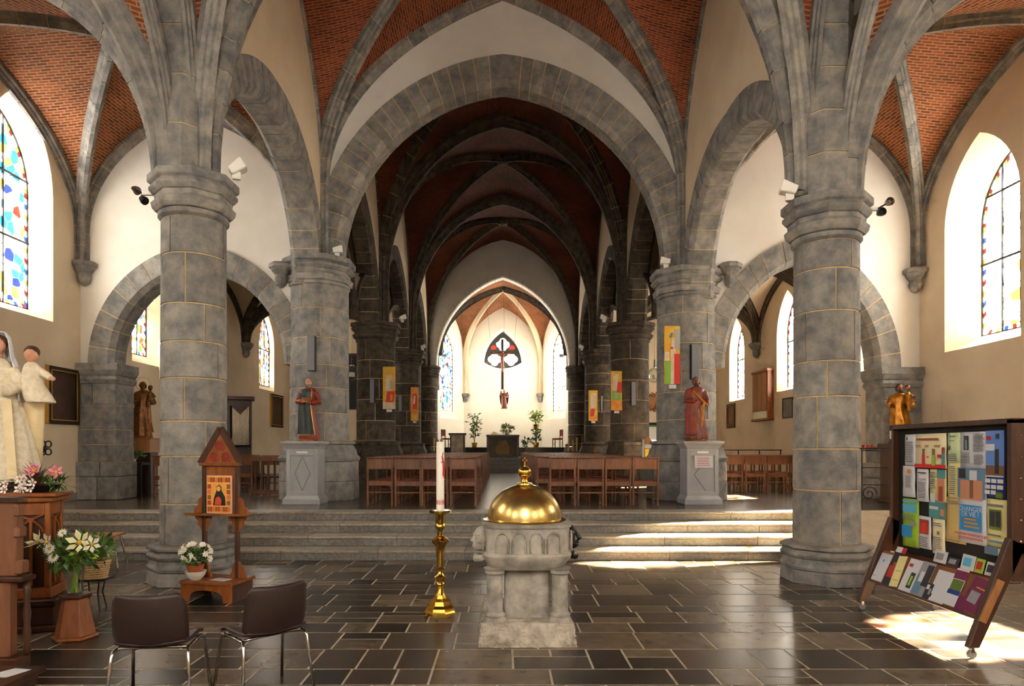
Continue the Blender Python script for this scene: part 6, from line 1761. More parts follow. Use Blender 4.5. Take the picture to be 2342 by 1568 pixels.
# ---------------------------------------------------------------- notice board
BX, BYc = 4.17, 6.12
nb = thing('notice_board', 'dark wooden notice board on castors with leaflet tray at the right edge', 'notice board', (BX, BYc, 0), -pi / 2)
for sx in (-1, 1):
    MB().bx(sx * 0.81 - 0.03, sx * 0.81 + 0.03, -0.07, 0.07, 0.62, 1.94).build('side_post', WOOD_D, nb, bevel=0.006)
    x0, x1 = sx * 0.81 - 0.03, sx * 0.81 + 0.03
    MB().hexa([(x0, -0.42, 0.09), (x1, -0.42, 0.09), (x1, -0.33, 0.09), (x0, -0.33, 0.09), (x0, -0.085, 0.98), (x1, -0.085, 0.98), (x1, 0.05, 0.92), (x0, 0.05, 0.92)]).build('front_leg', WOOD_D, nb, bevel=0.006)
    MB().hexa([(x0, 0.36, 0.09), (x1, 0.36, 0.09), (x1, 0.44, 0.09), (x0, 0.44, 0.09), (x0, -0.02, 0.92), (x1, -0.02, 0.92), (x1, 0.085, 0.98), (x0, 0.085, 0.98)]).build('rear_leg', WOOD_D, nb, bevel=0.006)
    for yy in (-0.375, 0.40):
        w_ = MB().tube([(sx * 0.81 - 0.012, yy, 0.035), (sx * 0.81 + 0.012, yy, 0.035)], 0.035, 14).build('castor_wheel', GREY_PT, nb)
        MB().bx(sx * 0.81 - 0.02, sx * 0.81 + 0.02, yy - 0.012, yy + 0.012, 0.05, 0.092).build('castor_fork', CHROME, w_)
MB().bx(-0.84, 0.84, -0.07, 0.07, 1.90, 1.945).build('top_rail', WOOD_D, nb, bevel=0.006)
MB().bx(-0.78, 0.78, -0.005, 0.03, 0.62, 1.90).build('felt_panel', FELT, nb)
MB().bx(-0.78, 0.78, -0.05, 0.05, 0.60, 0.64).build('bottom_rail', WOOD_D, nb)
for k in range(7): MB().ell((-0.6 + 0.2 * k, -0.0, 1.948), (0.010, 0.010, 0.006), 8, 5).build('screw_head', CHROME, nb)
for k in range(6): MB().ell((0.842, 0.0, 0.95 + 0.17 * k), (0.005, 0.010, 0.010), 8, 5).build('screw_head', CHROME, nb)
# tilted tray
TA, TB = Vector((0, -0.16, 0.63)), Vector((0, -0.30, 0.32))
def tray_pt(x, s, off=0.0):
    p = TA.lerp(TB, s); n_ = Vector((0, -0.31, 0.14)).normalized()
    n_ = Vector((0, -(TA.z - TB.z), -(TA.y - TB.y) * -1)).normalized()
    n_ = Vector((0, -0.911, 0.412)) * 1.0
    return Vector((x, p.y, p.z)) + n_ * off
MB().hexa([tray_pt(-0.84, 1), tray_pt(0.84, 1), tray_pt(0.84, 0), tray_pt(-0.84, 0), tray_pt(-0.84, 1, -0.016), tray_pt(0.84, 1, -0.016), tray_pt(0.84, 0, -0.016), tray_pt(-0.84, 0, -0.016)]).build('tray_panel', BOARD_BR, nb)
MB().hexa([tray_pt(-0.84, 1, -0.016), tray_pt(0.84, 1, -0.016), tray_pt(0.84, 1.06, -0.016), tray_pt(-0.84, 1.06, -0.016), tray_pt(-0.84, 1, 0.035), tray_pt(0.84, 1, 0.035), tray_pt(0.84, 1.06, 0.035), tray_pt(-0.84, 1.06, 0.035)]).build('tray_lip', WOOD_D, nb)
for x in (-0.85, 0.84):
    MB().hexa([tray_pt(x, 1.06, -0.02), tray_pt(x + 0.016, 1.06, -0.02), tray_pt(x + 0.016, -0.02, -0.02), tray_pt(x, -0.02, -0.02), tray_pt(x, 1.06, 0.04), tray_pt(x + 0.016, 1.06, 0.04), tray_pt(x + 0.016, -0.02, 0.04), tray_pt(x, -0.02, 0.04)]).build('tray_end', WOOD_P, nb)

def bpos(px): return BYc - BX * F / (px - VX)
def bz(px, py): return EYE + (VY - py) * (BX / (px - VX))
def cm(name, r, g, b): return mat(name, srgb(r, g, b), 0.7)
def poster(label, px0, px1, py0, py1, col, parts=(), lines=(), cat='poster', inkc=None, tilt=0.0, lift=0.0):
    """sheet pinned to the felt; parts (u0, u1, v0, v1, colour) patches, lines (u0, u1, v0, v1, n) rows of small print"""
    x0, x1 = bpos(px0), bpos(px1); pc = (px0 + px1) / 2
    z1, z0 = bz(pc, py0), bz(pc, py1); w_, h_ = x1 - x0, z1 - z0
    wp = Matrix.Translation((BX, BYc, 0)) @ Matrix.Rotation(-pi / 2, 4, 'Z')
    loc = wp @ Vector(((x0 + x1) / 2, -0.0135 - lift, z0))
    t = thing('poster', label, cat, loc, -pi / 2, 'sheets pinned to the notice board')
    t.rotation_euler = (0, tilt, -pi / 2)
    rows = [[(-w_ / 2 + w_ * i / 4, -0.006 * sin(j * 2.1 + i) * (1 if j < 1 else 0.3) , h_ * j / 5) for i in range(5)] for j in range(6)]
    o = MB().grid(rows).build('sheet', col, t, smooth=True, fix=False); md = o.modifiers.new('thickness', 'SOLIDIFY'); md.thickness = 0.0012
    y_ = -0.009
    for k, (u0, u1, v0, v1, c) in enumerate(parts):
        MB().bx(-w_ / 2 + w_ * u0, -w_ / 2 + w_ * u1, y_ - 0.0008 * k - 0.0008, y_ - 0.0008 * k, h_ * v0, h_ * v1).build('printed_patch', c, t)
    mb = MB()
    for (u0, u1, v0, v1, n_) in lines:
        for k in range(n_):
            v = v1 - (v1 - v0) * (k + 0.5) / n_; e = (v1 - v0) / n_ * 0.22
            mb.bx(-w_ / 2 + w_ * u0, -w_ / 2 + w_ * (u1 - R.uniform(0, 0.18) * (u1 - u0)), y_ - 0.0065, y_ - 0.006, h_ * (v - e), h_ * (v + e))
    if mb.v: mb.build('printed_lines', inkc or INK, t)
    return t, w_, h_
C_CREAM = cm('cream_paper', 232, 220, 178); C_LGRN = cm('pale_green_paper', 206, 220, 172); C_OCHRE = cm('ochre_paper', 206, 178, 110); C_YEL = cm('yellow_paper', 230, 218, 150)
C_RED = cm('print_red', 196, 36, 34); C_DK = cm('print_dark', 44, 40, 48); C_BLUE = cm('print_blue', 40, 140, 206); C_SKY = cm('print_sky', 96, 136, 210); C_GRN = cm('print_green', 152, 190, 52)
C_TEAL = cm('print_teal', 72, 134, 138); C_FLESH = cm('print_flesh', 196, 134, 104); C_ORG = cm('print_orange', 206, 140, 60); C_GREY = cm('print_grey', 150, 150, 156); C_NAVY = cm('print_navy', 36, 62, 142); C_BRN = cm('print_brown', 120, 84, 56)
C_PURP = cm('print_magenta', 116, 30, 76); C_STEEL = cm('print_steel', 96, 132, 158); C_GRASS = cm('print_grass', 92, 116, 34); C_RUST = cm('print_rust', 150, 62, 40); C_CYAN = cm('print_pale_blue', 90, 180, 220)
poster('white printed letter, top left sheet on the notice board', 2073, 2097, 993, 1064, PAPER, [(0.2, 0.32, 0.82, 0.92, C_BRN)], [(0.12, 0.9, 0.1, 0.78, 12)])
poster('cream poster with red bottom strip on the notice board', 2097, 2168, 991, 1070, C_CREAM, [(0, 1, 0, 0.11, C_RED), (0.25, 0.34, 0.11, 0.40, C_RED), (0.27, 0.33, 0.40, 0.56, C_BRN), (0.58, 0.68, 0.08, 0.38, C_GRN), (0.59, 0.67, 0.38, 0.56, C_BRN), (0.42, 0.48, 0.3, 0.34, C_RED), (0.76, 0.86, 0.3, 0.4, C_RED), (0.9, 1.0, 0.12, 0.58, C_TEAL), (0.91, 0.99, 0.42, 0.6, C_RUST)],
       [(0.08, 0.88, 0.78, 0.9, 1), (0.05, 0.25, 0.6, 0.68, 2), (0.36, 0.5, 0.6, 0.68, 2), (0.66, 0.88, 0.6, 0.68, 2)], inkc=C_RUST)
poster('pale green leaflet beside the cream poster', 2171, 2200, 989, 1058, C_LGRN, [(0.14, 0.26, 0.42, 0.56, C_BRN)], [(0.25, 0.7, 0.84, 0.92, 1), (0.25, 0.7, 0.7, 0.76, 1), (0.1, 0.9, 0.05, 0.3, 4)])
poster('grey printed notice with a small dark picture', 2200, 2261, 987, 1070, PAPER, [(0.17, 0.35, 0.5, 0.9, C_DK), (0.22, 0.31, 0.52, 0.78, C_STEEL)], [(0.55, 0.97, 0.45, 0.95, 12), (0.07, 0.46, 0.12, 0.44, 7), (0.58, 0.95, 0.1, 0.38, 8)])
poster('calendar poster with blue sky at the top right of the board', 2261, 2303, 984, 1138, C_NAVY, [(0, 1, 0.36, 1.0, C_SKY), (0, 1, 0.33, 0.48, C_BRN), (0.5, 0.72, 0.36, 0.72, C_DK), (0.55, 0.75, 0.88, 0.95, C_DK), (0, 0.5, 0.7, 0.8, PAPER), (0.05, 0.3, 0.86, 0.92, C_RED), (0, 1, 0.31, 0.33, PAPER), (0, 0.28, 0.22, 0.28, PAPER), (0.34, 0.62, 0.22, 0.28, PAPER), (0.68, 1, 0.22, 0.28, PAPER), (0, 0.28, 0.13, 0.19, PAPER), (0.34, 0.62, 0.13, 0.19, PAPER), (0.68, 1, 0.13, 0.19, PAPER), (0, 0.28, 0.05, 0.11, PAPER), (0.34, 0.62, 0.05, 0.11, PAPER), (0.62, 1.0, 0.0, 0.09, C_GRASS)])
poster('white sheet with a small crest, left edge of the board', 2068, 2096, 1065, 1136, PAPER, [(0.42, 0.7, 0.76, 0.9, C_ORG)], [(0.3, 0.8, 0.3, 0.7, 9)])
poster('white letter hanging beside the crest sheet', 2100, 2127, 1072, 1146, PAPER, [(0.15, 0.85, 0.87, 0.9, C_DK), (0.2, 0.85, 0.68, 0.71, C_GREY)], [(0.2, 0.85, 0.1, 0.6, 11)])
poster('yellow and teal poster in the middle left of the board', 2130, 2168, 1073, 1185, C_YEL, [(0, 1, 0, 0.36, C_TEAL), (0.5, 1, 0.82, 1.0, C_TEAL), (0.52, 0.95, 0.34, 0.82, C_FLESH), (0.6, 0.85, 0.36, 0.66, C_RUST), (0.12, 0.4, 0.32, 0.5, PAPER), (0.72, 0.95, 0.06, 0.2, C_FLESH), (0.05, 0.6, 0.18, 0.24, PAPER)], [(0.05, 0.45, 0.6, 0.95, 8)])
poster('pale yellow leaflet under the green one', 2171, 2200, 1058, 1137, C_YEL, [], [(0.25, 0.75, 0.08, 0.92, 14)])
poster('large ochre sheet low in the middle of the board', 2167, 2212, 1137, 1241, C_OCHRE, [], [(0.08, 0.8, 0.85, 0.93, 2), (0.1, 0.9, 0.03, 0.07, 1)])
t, w_, h_ = poster('tall poster of clasped hands with a blue title box', 2197, 2261, 1070, 1243, PAPER, [(0, 1, 0.6, 1.0, C_STEEL), (0.1, 0.9, 0.58, 0.84, C_FLESH), (0.45, 0.58, 0.6, 0.84, C_BRN), (0.05, 0.3, 0.86, 0.99, C_DK), (0.45, 0.72, 0.84, 0.97, PAPER), (0.1, 0.88, 0.17, 0.51, C_BLUE)], [(0.04, 1.0, 0.055, 0.085, 2)], lift=0.004, inkc=C_RED)
for b_, z_, s_, m_ in (('CHANGER', 0.455, 0.060, PAPER), ('DE VIE ?', 0.385, 0.060, PAPER), ('WWW.BAPTEMEADULTE.BE', 0.115, 0.032, C_RED)):
    text(b_, s_, m_, t, ((0.49 - 0.5) * w_, -0.0165, z_ * h_), (pi / 2, 0, 0))
mb = MB()
for k in range(3): mb.bx(-w_ * 0.24, w_ * (0.22 + 0.05 * k), -0.0165, -0.016, h_ * (0.31 - 0.05 * k), h_ * (0.335 - 0.05 * k))
mb.build('orange_lines', C_ORG, t)
poster('yellow sheet with a photo of dark cattle, lower right of the board', 2261, 2307, 1141, 1250, C_YEL, [(0.16, 0.76, 0.36, 0.78, C_GRASS), (0.2, 0.45, 0.42, 0.74, C_DK), (0.5, 0.74, 0.42, 0.74, C_DK), (0.15, 0.85, 0.08, 0.13, C_STEEL)], [(0.08, 0.92, 0.82, 0.92, 1), (0.15, 0.85, 0.2, 0.28, 1)])
poster('blue card under the cattle sheet', 2255, 2306, 1250, 1270, C_STEEL, [(0.68, 0.92, 0.1, 0.85, C_CREAM)], [(0.1, 0.6, 0.2, 0.8, 3)])
poster('bright green and blue poster at the left of the board', 2068, 2105, 1140, 1250, C_GRN, [(0.05, 0.95, 0.92, 0.97, C_CYAN), (0.05, 0.9, 0.72, 0.88, C_CYAN), (0.0, 0.6, 0.2, 0.44, C_BLUE), (0.5, 0.9, 0.44, 0.52, C_GREY)], [(0.05, 0.85, 0.56, 0.68, 3)])
poster('white leaflet with a red picture low on the board', 2104, 2133, 1180, 1254, PAPER, [(0.15, 0.85, 0.45, 0.9, C_RUST), (0.3, 0.7, 0.5, 0.8, C_RED)], [(0.15, 0.85, 0.05, 0.38, 6)])
poster('narrow cream leaflet beside the red picture', 2136, 2165, 1186, 1267, C_CREAM, [(0.45, 0.58, 0.55, 0.65, C_BRN)], [(0.15, 0.85, 0.1, 0.5, 8), (0.15, 0.85, 0.78, 0.9, 2)])
# leaflets on the tray and in the slot behind
def leaflet(label, x, w_, s0, s1, col, parts=(), lift=0.003, rot=0.0):
    wp = Matrix.Translation((BX, BYc, 0)) @ Matrix.Rotation(-pi / 2, 4, 'Z')
    c0 = tray_pt(x, s1, lift + 0.001)
    t = thing('leaflet', label, 'leaflet', wp @ c0, -pi / 2, 'leaflets on the notice board tray')
    up = (TA - TB).normalized(); L_ = (TA - TB).length * (s1 - s0); nn = Vector((0, -0.911, 0.412))
    def P3(u, v, d): return Vector((u * cos(rot) - v * sin(rot), 0, 0)) + up * (v * cos(rot) + u * sin(rot)) + nn * d
    def quad(u0, u1, v0, v1, d, m_, nm):
        MB().hexa([P3(u0, v0, d), P3(u1, v0, d), P3(u1, v1, d), P3(u0, v1, d), P3(u0, v0, d + 0.0012), P3(u1, v0, d + 0.0012), P3(u1, v1, d + 0.0012), P3(u0, v1, d + 0.0012)]).build(nm, m_, t)
    quad(-w_ / 2, w_ / 2, 0, L_, 0, col, 'cover')
    for k, (u0, u1, v0, v1, c) in enumerate(parts): quad(-w_ / 2 + w_ * u0, -w_ / 2 + w_ * u1, L_ * v0, L_ * v1, 0.0014 + 0.0006 * k, c, 'printed_patch')
leaflet('white sheet at the left end of the tray', -0.70, 0.22, 0.08, 0.97, PAPER, [(0.45, 0.55, 0.7, 0.78, C_BLUE), (0.1, 0.42, 0.15, 0.17, C_GREY)])
leaflet('dark booklet with red flowers on the tray', -0.50, 0.16, -0.22, 0.99, C_DK, [(0.1, 0.7, 0.2, 0.5, C_RED), (0.3, 0.9, 0.35, 0.6, C_RUST), (0.0, 0.6, 0.86, 1.0, PAPER), (0.6, 1.0, 0.86, 1.0, C_RED)], 0.002)
leaflet('yellow leaflet on the tray beside the red flowers', -0.385, 0.13, 0.02, 0.97, C_YEL, [(0.2, 0.85, 0.2, 0.22, C_GREY), (0.2, 0.8, 0.5, 0.52, C_GREY)], 0.006, 0.12)
leaflet('white booklet with a small dark picture on the tray', -0.21, 0.19, 0.02, 0.99, PAPER, [(0.5, 0.85, 0.12, 0.6, C_DK), (0.58, 0.75, 0.2, 0.5, C_GRN), (0.1, 0.4, 0.75, 0.85, C_RED)], 0.003)
leaflet('grey leaflet with a crowd photo on the tray', -0.02, 0.19, 0.0, 0.99, C_GREY, [(0.04, 0.6, 0.05, 0.6, C_STEEL), (0.5, 0.96, 0.3, 0.92, C_DK), (0.2, 0.5, 0.4, 0.7, PAPER)], 0.005)
leaflet('dark blue leaflet with two tiny photos on the tray', 0.115, 0.09, 0.55, 0.99, C_DK, [(0.1, 0.5, 0.6, 0.9, PAPER), (0.6, 0.9, 0.3, 0.7, C_GREY)], 0.008)
leaflet('white folded sheets in the middle of the tray', 0.24, 0.22, 0.12, 0.99, PAPER, [(0.05, 0.2, 0.1, 0.22, C_DK)], 0.006)
leaflet('purple topped leaflet with a landscape photo on the tray', 0.42, 0.15, -0.05, 0.95, PAPER, [(0, 1, 0.72, 0.95, C_PURP), (0.05, 0.95, 0.42, 0.7, C_GRASS), (0, 1, 0.3, 0.42, C_NAVY)], 0.008)
leaflet('crimson booklets at the right end of the tray', 0.64, 0.20, 0.06, 0.92, C_PURP, [(0.2, 0.75, 0.25, 0.6, C_GREY), (0.35, 0.9, 0.7, 0.74, C_ORG)], 0.005, -0.12)
leaflet('crimson booklet lying under the others on the tray', 0.55, 0.13, 0.6, 0.99, C_PURP, [], 0.003, 0.08)
def slot(label, x, w_, h_, col, c2=None):
    wp = Matrix.Translation((BX, BYc, 0)) @ Matrix.Rotation(-pi / 2, 4, 'Z')
    t = thing('leaflet', label, 'leaflet', wp @ Vector((x, -0.09, 0.64)), -pi / 2, 'leaflets in the slot behind the tray')
    MB().hexa([(-w_ / 2, -0.03, 0.0), (w_ / 2, -0.03, 0.0), (w_ / 2, -0.027, 0.0), (-w_ / 2, -0.027, 0.0), (-w_ / 2, 0.0, h_), (w_ / 2, 0.0, h_ * .97), (w_ / 2, 0.003, h_ * .97), (-w_ / 2, 0.003, h_)]).build('cover', col, t)
    if c2: MB().hexa([(-w_ / 3, -0.028, h_ * .25), (w_ / 4, -0.028, h_ * .25), (w_ / 4, -0.026, h_ * .25), (-w_ / 3, -0.026, h_ * .25), (-w_ / 3, -0.01, h_ * .8), (w_ / 4, -0.01, h_ * .8), (w_ / 4, -0.008, h_ * .8), (-w_ / 3, -0.008, h_ * .8)]).build('printed_patch', c2, t)
slot('white leaflet with ring emblem in the slot', 0.03, 0.17, 0.11, PAPER, C_GREY); slot('black leaflet with white lines in the slot', 0.20, 0.15, 0.075, C_DK, C_GREY); slot('second white leaflet in the slot', 0.39, 0.16, 0.13, PAPER, C_CYAN)
slot('lime green leaflet in the slot', 0.53, 0.10, 0.12, C_GRN, C_RED); slot('white leaflet with dark photo at the slot end', 0.66, 0.12, 0.11, PAPER, C_DK)
lb = thing('small_label', 'tiny white label on the left post of the notice board', 'label', Matrix.Translation((BX, BYc, 0)) @ Matrix.Rotation(-pi / 2, 4, 'Z') @ Vector((-0.81, -0.071, 1.80)), -pi / 2)
MB().bx(-0.014, 0.014, -0.002, 0, 0, 0.085).build('label_sheet', PAPER, lb)
# ---------------------------------------------------------------- loudspeakers, floodlights, spots, lamps
def speaker(label, x, y, z0, h_, w_=0.17, yaw=0.0):
    t = thing('column_speaker', label, 'loudspeaker', (x, y, z0), yaw, 'slim grey loudspeakers on the piers')
    MB().bx(-w_ / 2, w_ / 2, -0.06, 0.06, 0, h_).build('cabinet', IRON, t, bevel=0.006); MB().bx(-w_ / 2 + 0.004, w_ / 2 - 0.004, -0.068, -0.058, 0.004, h_ - 0.004).build('grille', GREY_PT, t, bevel=0.004)
    MB().bx(-0.03, 0.03, 0.05, 0.12, h_ * 0.7, h_ * 0.8).build('bracket', IRON, t)
def sp(label, px, py0, py1, x, y, yaw): speaker(label, PX(px, y), y, PZ(py1, y), PZ(py0, y) - PZ(py1, y), 0.16 if y < 18 else 0.15, yaw)
sp('slim grey loudspeaker above the saint in a green mantle', 713, 768, 848, 0, 13.72, -0.05)
sp('slim grey loudspeaker above the bearded saint', 1588, 787, 867, 0, 13.72, 0.05)
sp('slim grey loudspeaker on the second left nave pier', 853, 867, 921, 0, 20.22, -0.3)
sp('slim grey loudspeaker on the second right nave pier', 1447, 873, 927, 0, 20.22, 0.3)
sp('slim grey loudspeaker on the third left nave pier', 917, 903, 940, 0, 26.86, -0.3)
sp('slim grey loudspeaker on the third right nave pier', 1376, 905, 944, 0, 26.86, 0.3)
def flood(label, px, py, y, yaw, pitch, s=1.0, zc=None):
    t = thing('floodlight', label, 'lamp', (PX(px, y), y, zc if zc else PZ(py, y)), yaw, 'white floodlights standing on the capitals')
    M_ = Matrix.Rotation(pitch, 4, 'Y')
    MB().hexa([(-0.10, -0.09, -0.05), (0.10, -0.09, -0.06), (0.10, 0.09, -0.06), (-0.10, 0.09, -0.05), (-0.10, -0.09, 0.05), (0.10, -0.09, 0.09), (0.10, 0.09, 0.09), (-0.10, 0.09, 0.05)]).xform(M_).build('housing', WHITE_PT, t, bevel=0.01)
    MB().box((0.104, 0, 0.015), (0.008, 0.15, 0.12)).xform(M_).build('front_glass', CERAMIC, t)
    MB().bx(-0.06, 0.04, -0.03, 0.03, -0.14, -0.05).build('foot', WHITE_PT, t)
flood('white floodlight tilted up on the near left capital', 543, 420, 8.45, 0.3, -0.6, zc=5.30)
flood('white floodlight on the near right capital', 1804, 458, 8.4, pi - 0.3, -0.35, zc=5.01)
flood('white floodlight on the left thick pier', 772, 588, 14.0, 0.2, -0.15, zc=5.92)
flood('white floodlight on the right thick pier', 1522, 610, 14.0, pi - 0.2, -0.15, zc=5.68)
flood('white floodlight on the second left nave pier', 921, 741, 20.4, 0.3, -0.3, zc=5.76)
flood('white floodlight on the second right nave pier', 1381, 736, 20.4, pi - .3, -0.3, zc=5.76)
flood('white floodlight on the third left nave pier', 967, 796, 27.1, 0.3, -0.3, zc=5.89)
flood('white floodlight on the third right nave pier', 1330, 800, 27.1, pi - .3, -0.3, zc=5.89)
def spot(label, x, y, z, yaw):
    t = thing('spotlight', label, 'lamp', (x, y, z), yaw, 'small chrome spotlights on the near capitals')
    for k, (dx, dz) in enumerate(((0.04, 0.0), (0.14, 0.13))):
        MB().tube([(0.02, 0, 0.06), (dx, 0, dz)], 0.012, 6).build('arm', IRON, t)
        o = MB().lathe([(0.03, 0), (0.05, 0.05), (0.055, 0.09), (0.048, 0.09), (0.03, 0.05)], 14).xform(Matrix.Translation((dx, 0, dz)) @ Matrix.Rotation(0.9 + 0.5 * k, 4, 'Y') @ Matrix.Rotation(pi / 2, 4, 'X')).build('lamp_head', CHROME if k else IRON, t, smooth=0.8)
    MB().bx(-0.24, 0.02, -0.02, 0.02, 0.04, 0.08).build('mount', WHITE_PT, t)
spot('pair of small chrome spotlights left of the near left capital', -4.62, 8.45, 4.92, pi); spot('small spotlight right of the near right capital', 4.80, 8.45, 4.72, 0.0)
def globe(label, x, y, z):
    t = thing('globe_lamp', label, 'lamp', (x, y, z), 0, 'glass globe pendant lamps')
    MB().ell((0, 0, 0), (0.25, 0.25, 0.25), 28, 18).build('glass_globe', G_THIN, t, smooth=True)
    MB().tube([(0, 0, 0.25), (0, 0, 0.52)], 0.02, 8).build('stem', CHROME, t); MB().tube([(0, 0, 0.52), (0, 0, 6.7 - z)], 0.004, 5).build('wire', IRON, t)
    MB().lathe([(0.09, -0.12), (0.09, 0.02), (0.025, 0.04)], 14).build('lamp_cluster', CERAMIC, t, smooth=0.6); MB().lathe([(0.07, 0.24), (0.07, 0.26), (0.02, 0.29)], 14).build('cap', CHROME, t, smooth=0.6)
globe('clear glass globe lamp between the left piers', PX(805, 21.6), 21.6, PZ(853, 21.6)); globe('clear glass globe lamp between the right piers', PX(1497, 21.6), 21.6, PZ(858, 21.6))

# ---------------------------------------------------------------- paintings on the piers
def banner(label, px0, px1, py0, py1, y, cols, yaw=0.0):
    w_ = (px1 - px0) * y / F; h_ = (py1 - py0) * y / F
    t = thing('painted_panel', label, 'painting', (PX((px0 + px1) / 2, y), y, PZ(py1, y)), yaw, 'narrow bright paintings on the piers')
    MB().bx(-w_ / 2, w_ / 2, 0, 0.025, 0, h_).build('canvas', cols[0], t)
    for k, (u0, u1, v0, v1, c, sl) in enumerate(cols[1]):
        MB().prism([(-w_ / 2 + w_ * max(0, u0), h_ * v0), (-w_ / 2 + w_ * u1, h_ * v0), (-w_ / 2 + w_ * min(1, max(0, u1 + sl)), h_ * v1), (-w_ / 2 + w_ * min(1, max(0, u0 + sl)), h_ * v1)], lambda a, b, d: (a, d, b), -0.003 - 0.001 * k, 0.0).build('colour_field', c, t)
    MB().bx(-w_ * 0.2, w_ * 0.25, 0.0, 0.006, -0.09, -0.01).build('caption_card', PAPER, t)
B_Y = mat('banner_yellow', srgb(222, 184, 44), 0.6, noise=5, col2=srgb(210, 150, 40)); B_R = mat('banner_red', srgb(206, 50, 36), 0.6); B_G = mat('banner_green', srgb(120, 170, 52), 0.6); B_C = mat('banner_cream', srgb(222, 206, 176), 0.6, noise=6, col2=srgb(196, 170, 140))
B_O = mat('banner_orange', srgb(212, 120, 40), 0.6, noise=5, col2=srgb(226, 160, 50)); B_GR = mat('banner_grey', srgb(160, 160, 150), 0.6); B_BL = mat('banner_blue', srgb(90, 110, 140), 0.6)
banner('yellow, green and red painting on the right thick pier', 1519, 1556, 745, 878, 13.70, (B_Y, [(0.05, 0.5, 0.0, 0.4, B_G, 0.0), (0.4, 0.72, 0.0, 0.55, B_C, 0.0), (0.62, 1.0, 0.0, 0.52, B_R, 0.0), (0.35, 0.7, 0.52, 0.8, B_C, 0.15), (0.65, 1.0, 0.6, 0.95, B_GR, 0.0), (0.3, 0.45, 0.8, 0.88, B_BL, 0.1), (0.4, 0.55, 0.6, 0.64, B_R, 0), (0.0, 0.3, 0.4, 0.55, B_C, 0.0)]), 0.12)
banner('yellow and red painting on the second left nave pier', 875, 904, 838, 935, 20.17, (B_Y, [(0.0, 1.0, 0.0, 0.16, B_C, 0.0), (0.25, 0.9, 0.16, 0.42, B_R, 0.1), (0.2, 0.6, 0.42, 0.8, B_C, 0.1), (0.6, 0.9, 0.5, 0.66, B_GR, 0.0), (0.6, 0.8, 0.2, 0.35, B_O, 0.0)]), -0.12)
banner('orange painting on the third left nave pier', 939, 957, 885, 962, 26.74, (B_O, [(0.25, 0.85, 0.35, 0.8, B_R, 0.0), (0.3, 0.55, 0.5, 0.75, B_C, 0.1), (0.1, 0.9, 0.0, 0.2, B_Y, 0.0)]), -0.15)
banner('yellow painting with red and green on the second right nave pier', 1397, 1423, 848, 938, 20.17, (B_Y, [(0.1, 0.9, 0.25, 0.5, B_G, 0.0), (0.1, 0.6, 0.5, 0.92, B_C, 0.1), (0.5, 0.95, 0.45, 0.72, B_R, 0.1), (0.0, 1.0, 0.0, 0.26, B_O, 0.0), (0.35, 0.6, 0.3, 0.45, B_GR, 0.0)]), 0.12)
banner('amber painting on the third right nave pier', 1346, 1367, 892, 962, 26.74, (B_Y, [(0.15, 0.6, 0.15, 0.45, B_R, 0.15), (0.2, 0.8, 0.4, 0.9, B_C, 0.0), (0.1, 0.9, 0.0, 0.15, B_O, 0.0)]), 0.15)

# ---------------------------------------------------------------- framed pictures on the aisle walls
def wall_picture(label, side, ya, yb, z0, z1, paint, frame=IRON, fillet=GOLD_FR, fw=0.09, dep=0.07, tilt=0.0):
    X = XL if side < 0 else XR; c = (ya + yb) / 2; w_ = abs(yb - ya); h_ = z1 - z0
    t = thing('framed_picture', label, 'picture', (X - side * 0.004, c, z0), pi / 2 if side < 0 else -pi / 2)
    MB().bx(-w_ / 2 + fw, w_ / 2 - fw, -0.022, -0.012, fw, h_ - fw).build('painting', paint, t)
    MB().bx(-w_ / 2, w_ / 2, -0.012, 0, 0, h_).build('backboard', WOOD_D, t)
    for (x0, x1, za, zb) in ((-w_ / 2, w_ / 2, 0, fw), (-w_ / 2, w_ / 2, h_ - fw, h_), (-w_ / 2, -w_ / 2 + fw, fw, h_ - fw), (w_ / 2 - fw, w_ / 2, fw, h_ - fw)):
        MB().bx(x0, x1, -dep, -0.012, za, zb).build('frame_bar', frame, t, bevel=0.008)
    g = 0.022
    if fillet:
        for (x0, x1, za, zb) in ((-w_ / 2 + fw - g, w_ / 2 - fw + g, fw - g, fw), (-w_ / 2 + fw - g, w_ / 2 - fw + g, h_ - fw, h_ - fw + g), (-w_ / 2 + fw - g, -w_ / 2 + fw, fw, h_ - fw), (w_ / 2 - fw, w_ / 2 - fw + g, fw, h_ - fw)):
            MB().bx(x0, x1, -dep - 0.006, -dep + 0.02, za, zb).build('gold_fillet', fillet, t)
        for sx in (-1, 1): MB().bx(sx * w_ / 2, sx * (w_ / 2 + 0.014), -dep, 0, 0, h_).build('gold_edge', fillet, t)
OIL = mat('dark_oil_paint', srgb(34, 20, 12), 0.5, noise=2.2, col2=srgb(74, 42, 22)); OIL2 = mat('dim_landscape_paint', srgb(40, 44, 44), 0.5, noise=2.5, col2=srgb(96, 88, 44))
ENGR = mat('grey_engraving', srgb(120, 116, 104), 0.6, noise=9, col2=srgb(86, 82, 76))
wall_picture('large dark oil painting in black and gold frame on the left aisle wall', -1, 13.05, 14.0, 2.20, 3.36, OIL, mat('ebony_frame', srgb(26, 16, 10), 0.35))
wall_picture('narrow dark painting deep in the left chapel', -1, 25.6, 27.0, 2.55, 3.85, OIL)
wall_picture('dim landscape picture beside the golden saint', 1, 15.2, 16.1, 2.05, 3.2, OIL2, WOOD_P, None, 0.06, 0.05)
wall_picture('small grey engraving in the right chapel', 1, 20.25, 21.0, 2.65, 3.3, ENGR, WOOD_D, None, 0.05, 0.04)
wall_picture('tall narrow picture at the back of the right chapel', 1, 25.3, 26.2, 2.5, 3.45, mat('ochre_print', srgb(150, 104, 60), .6, noise=5, col2=srgb(110, 74, 44)), WOOD_D, None, 0.16, 0.05)
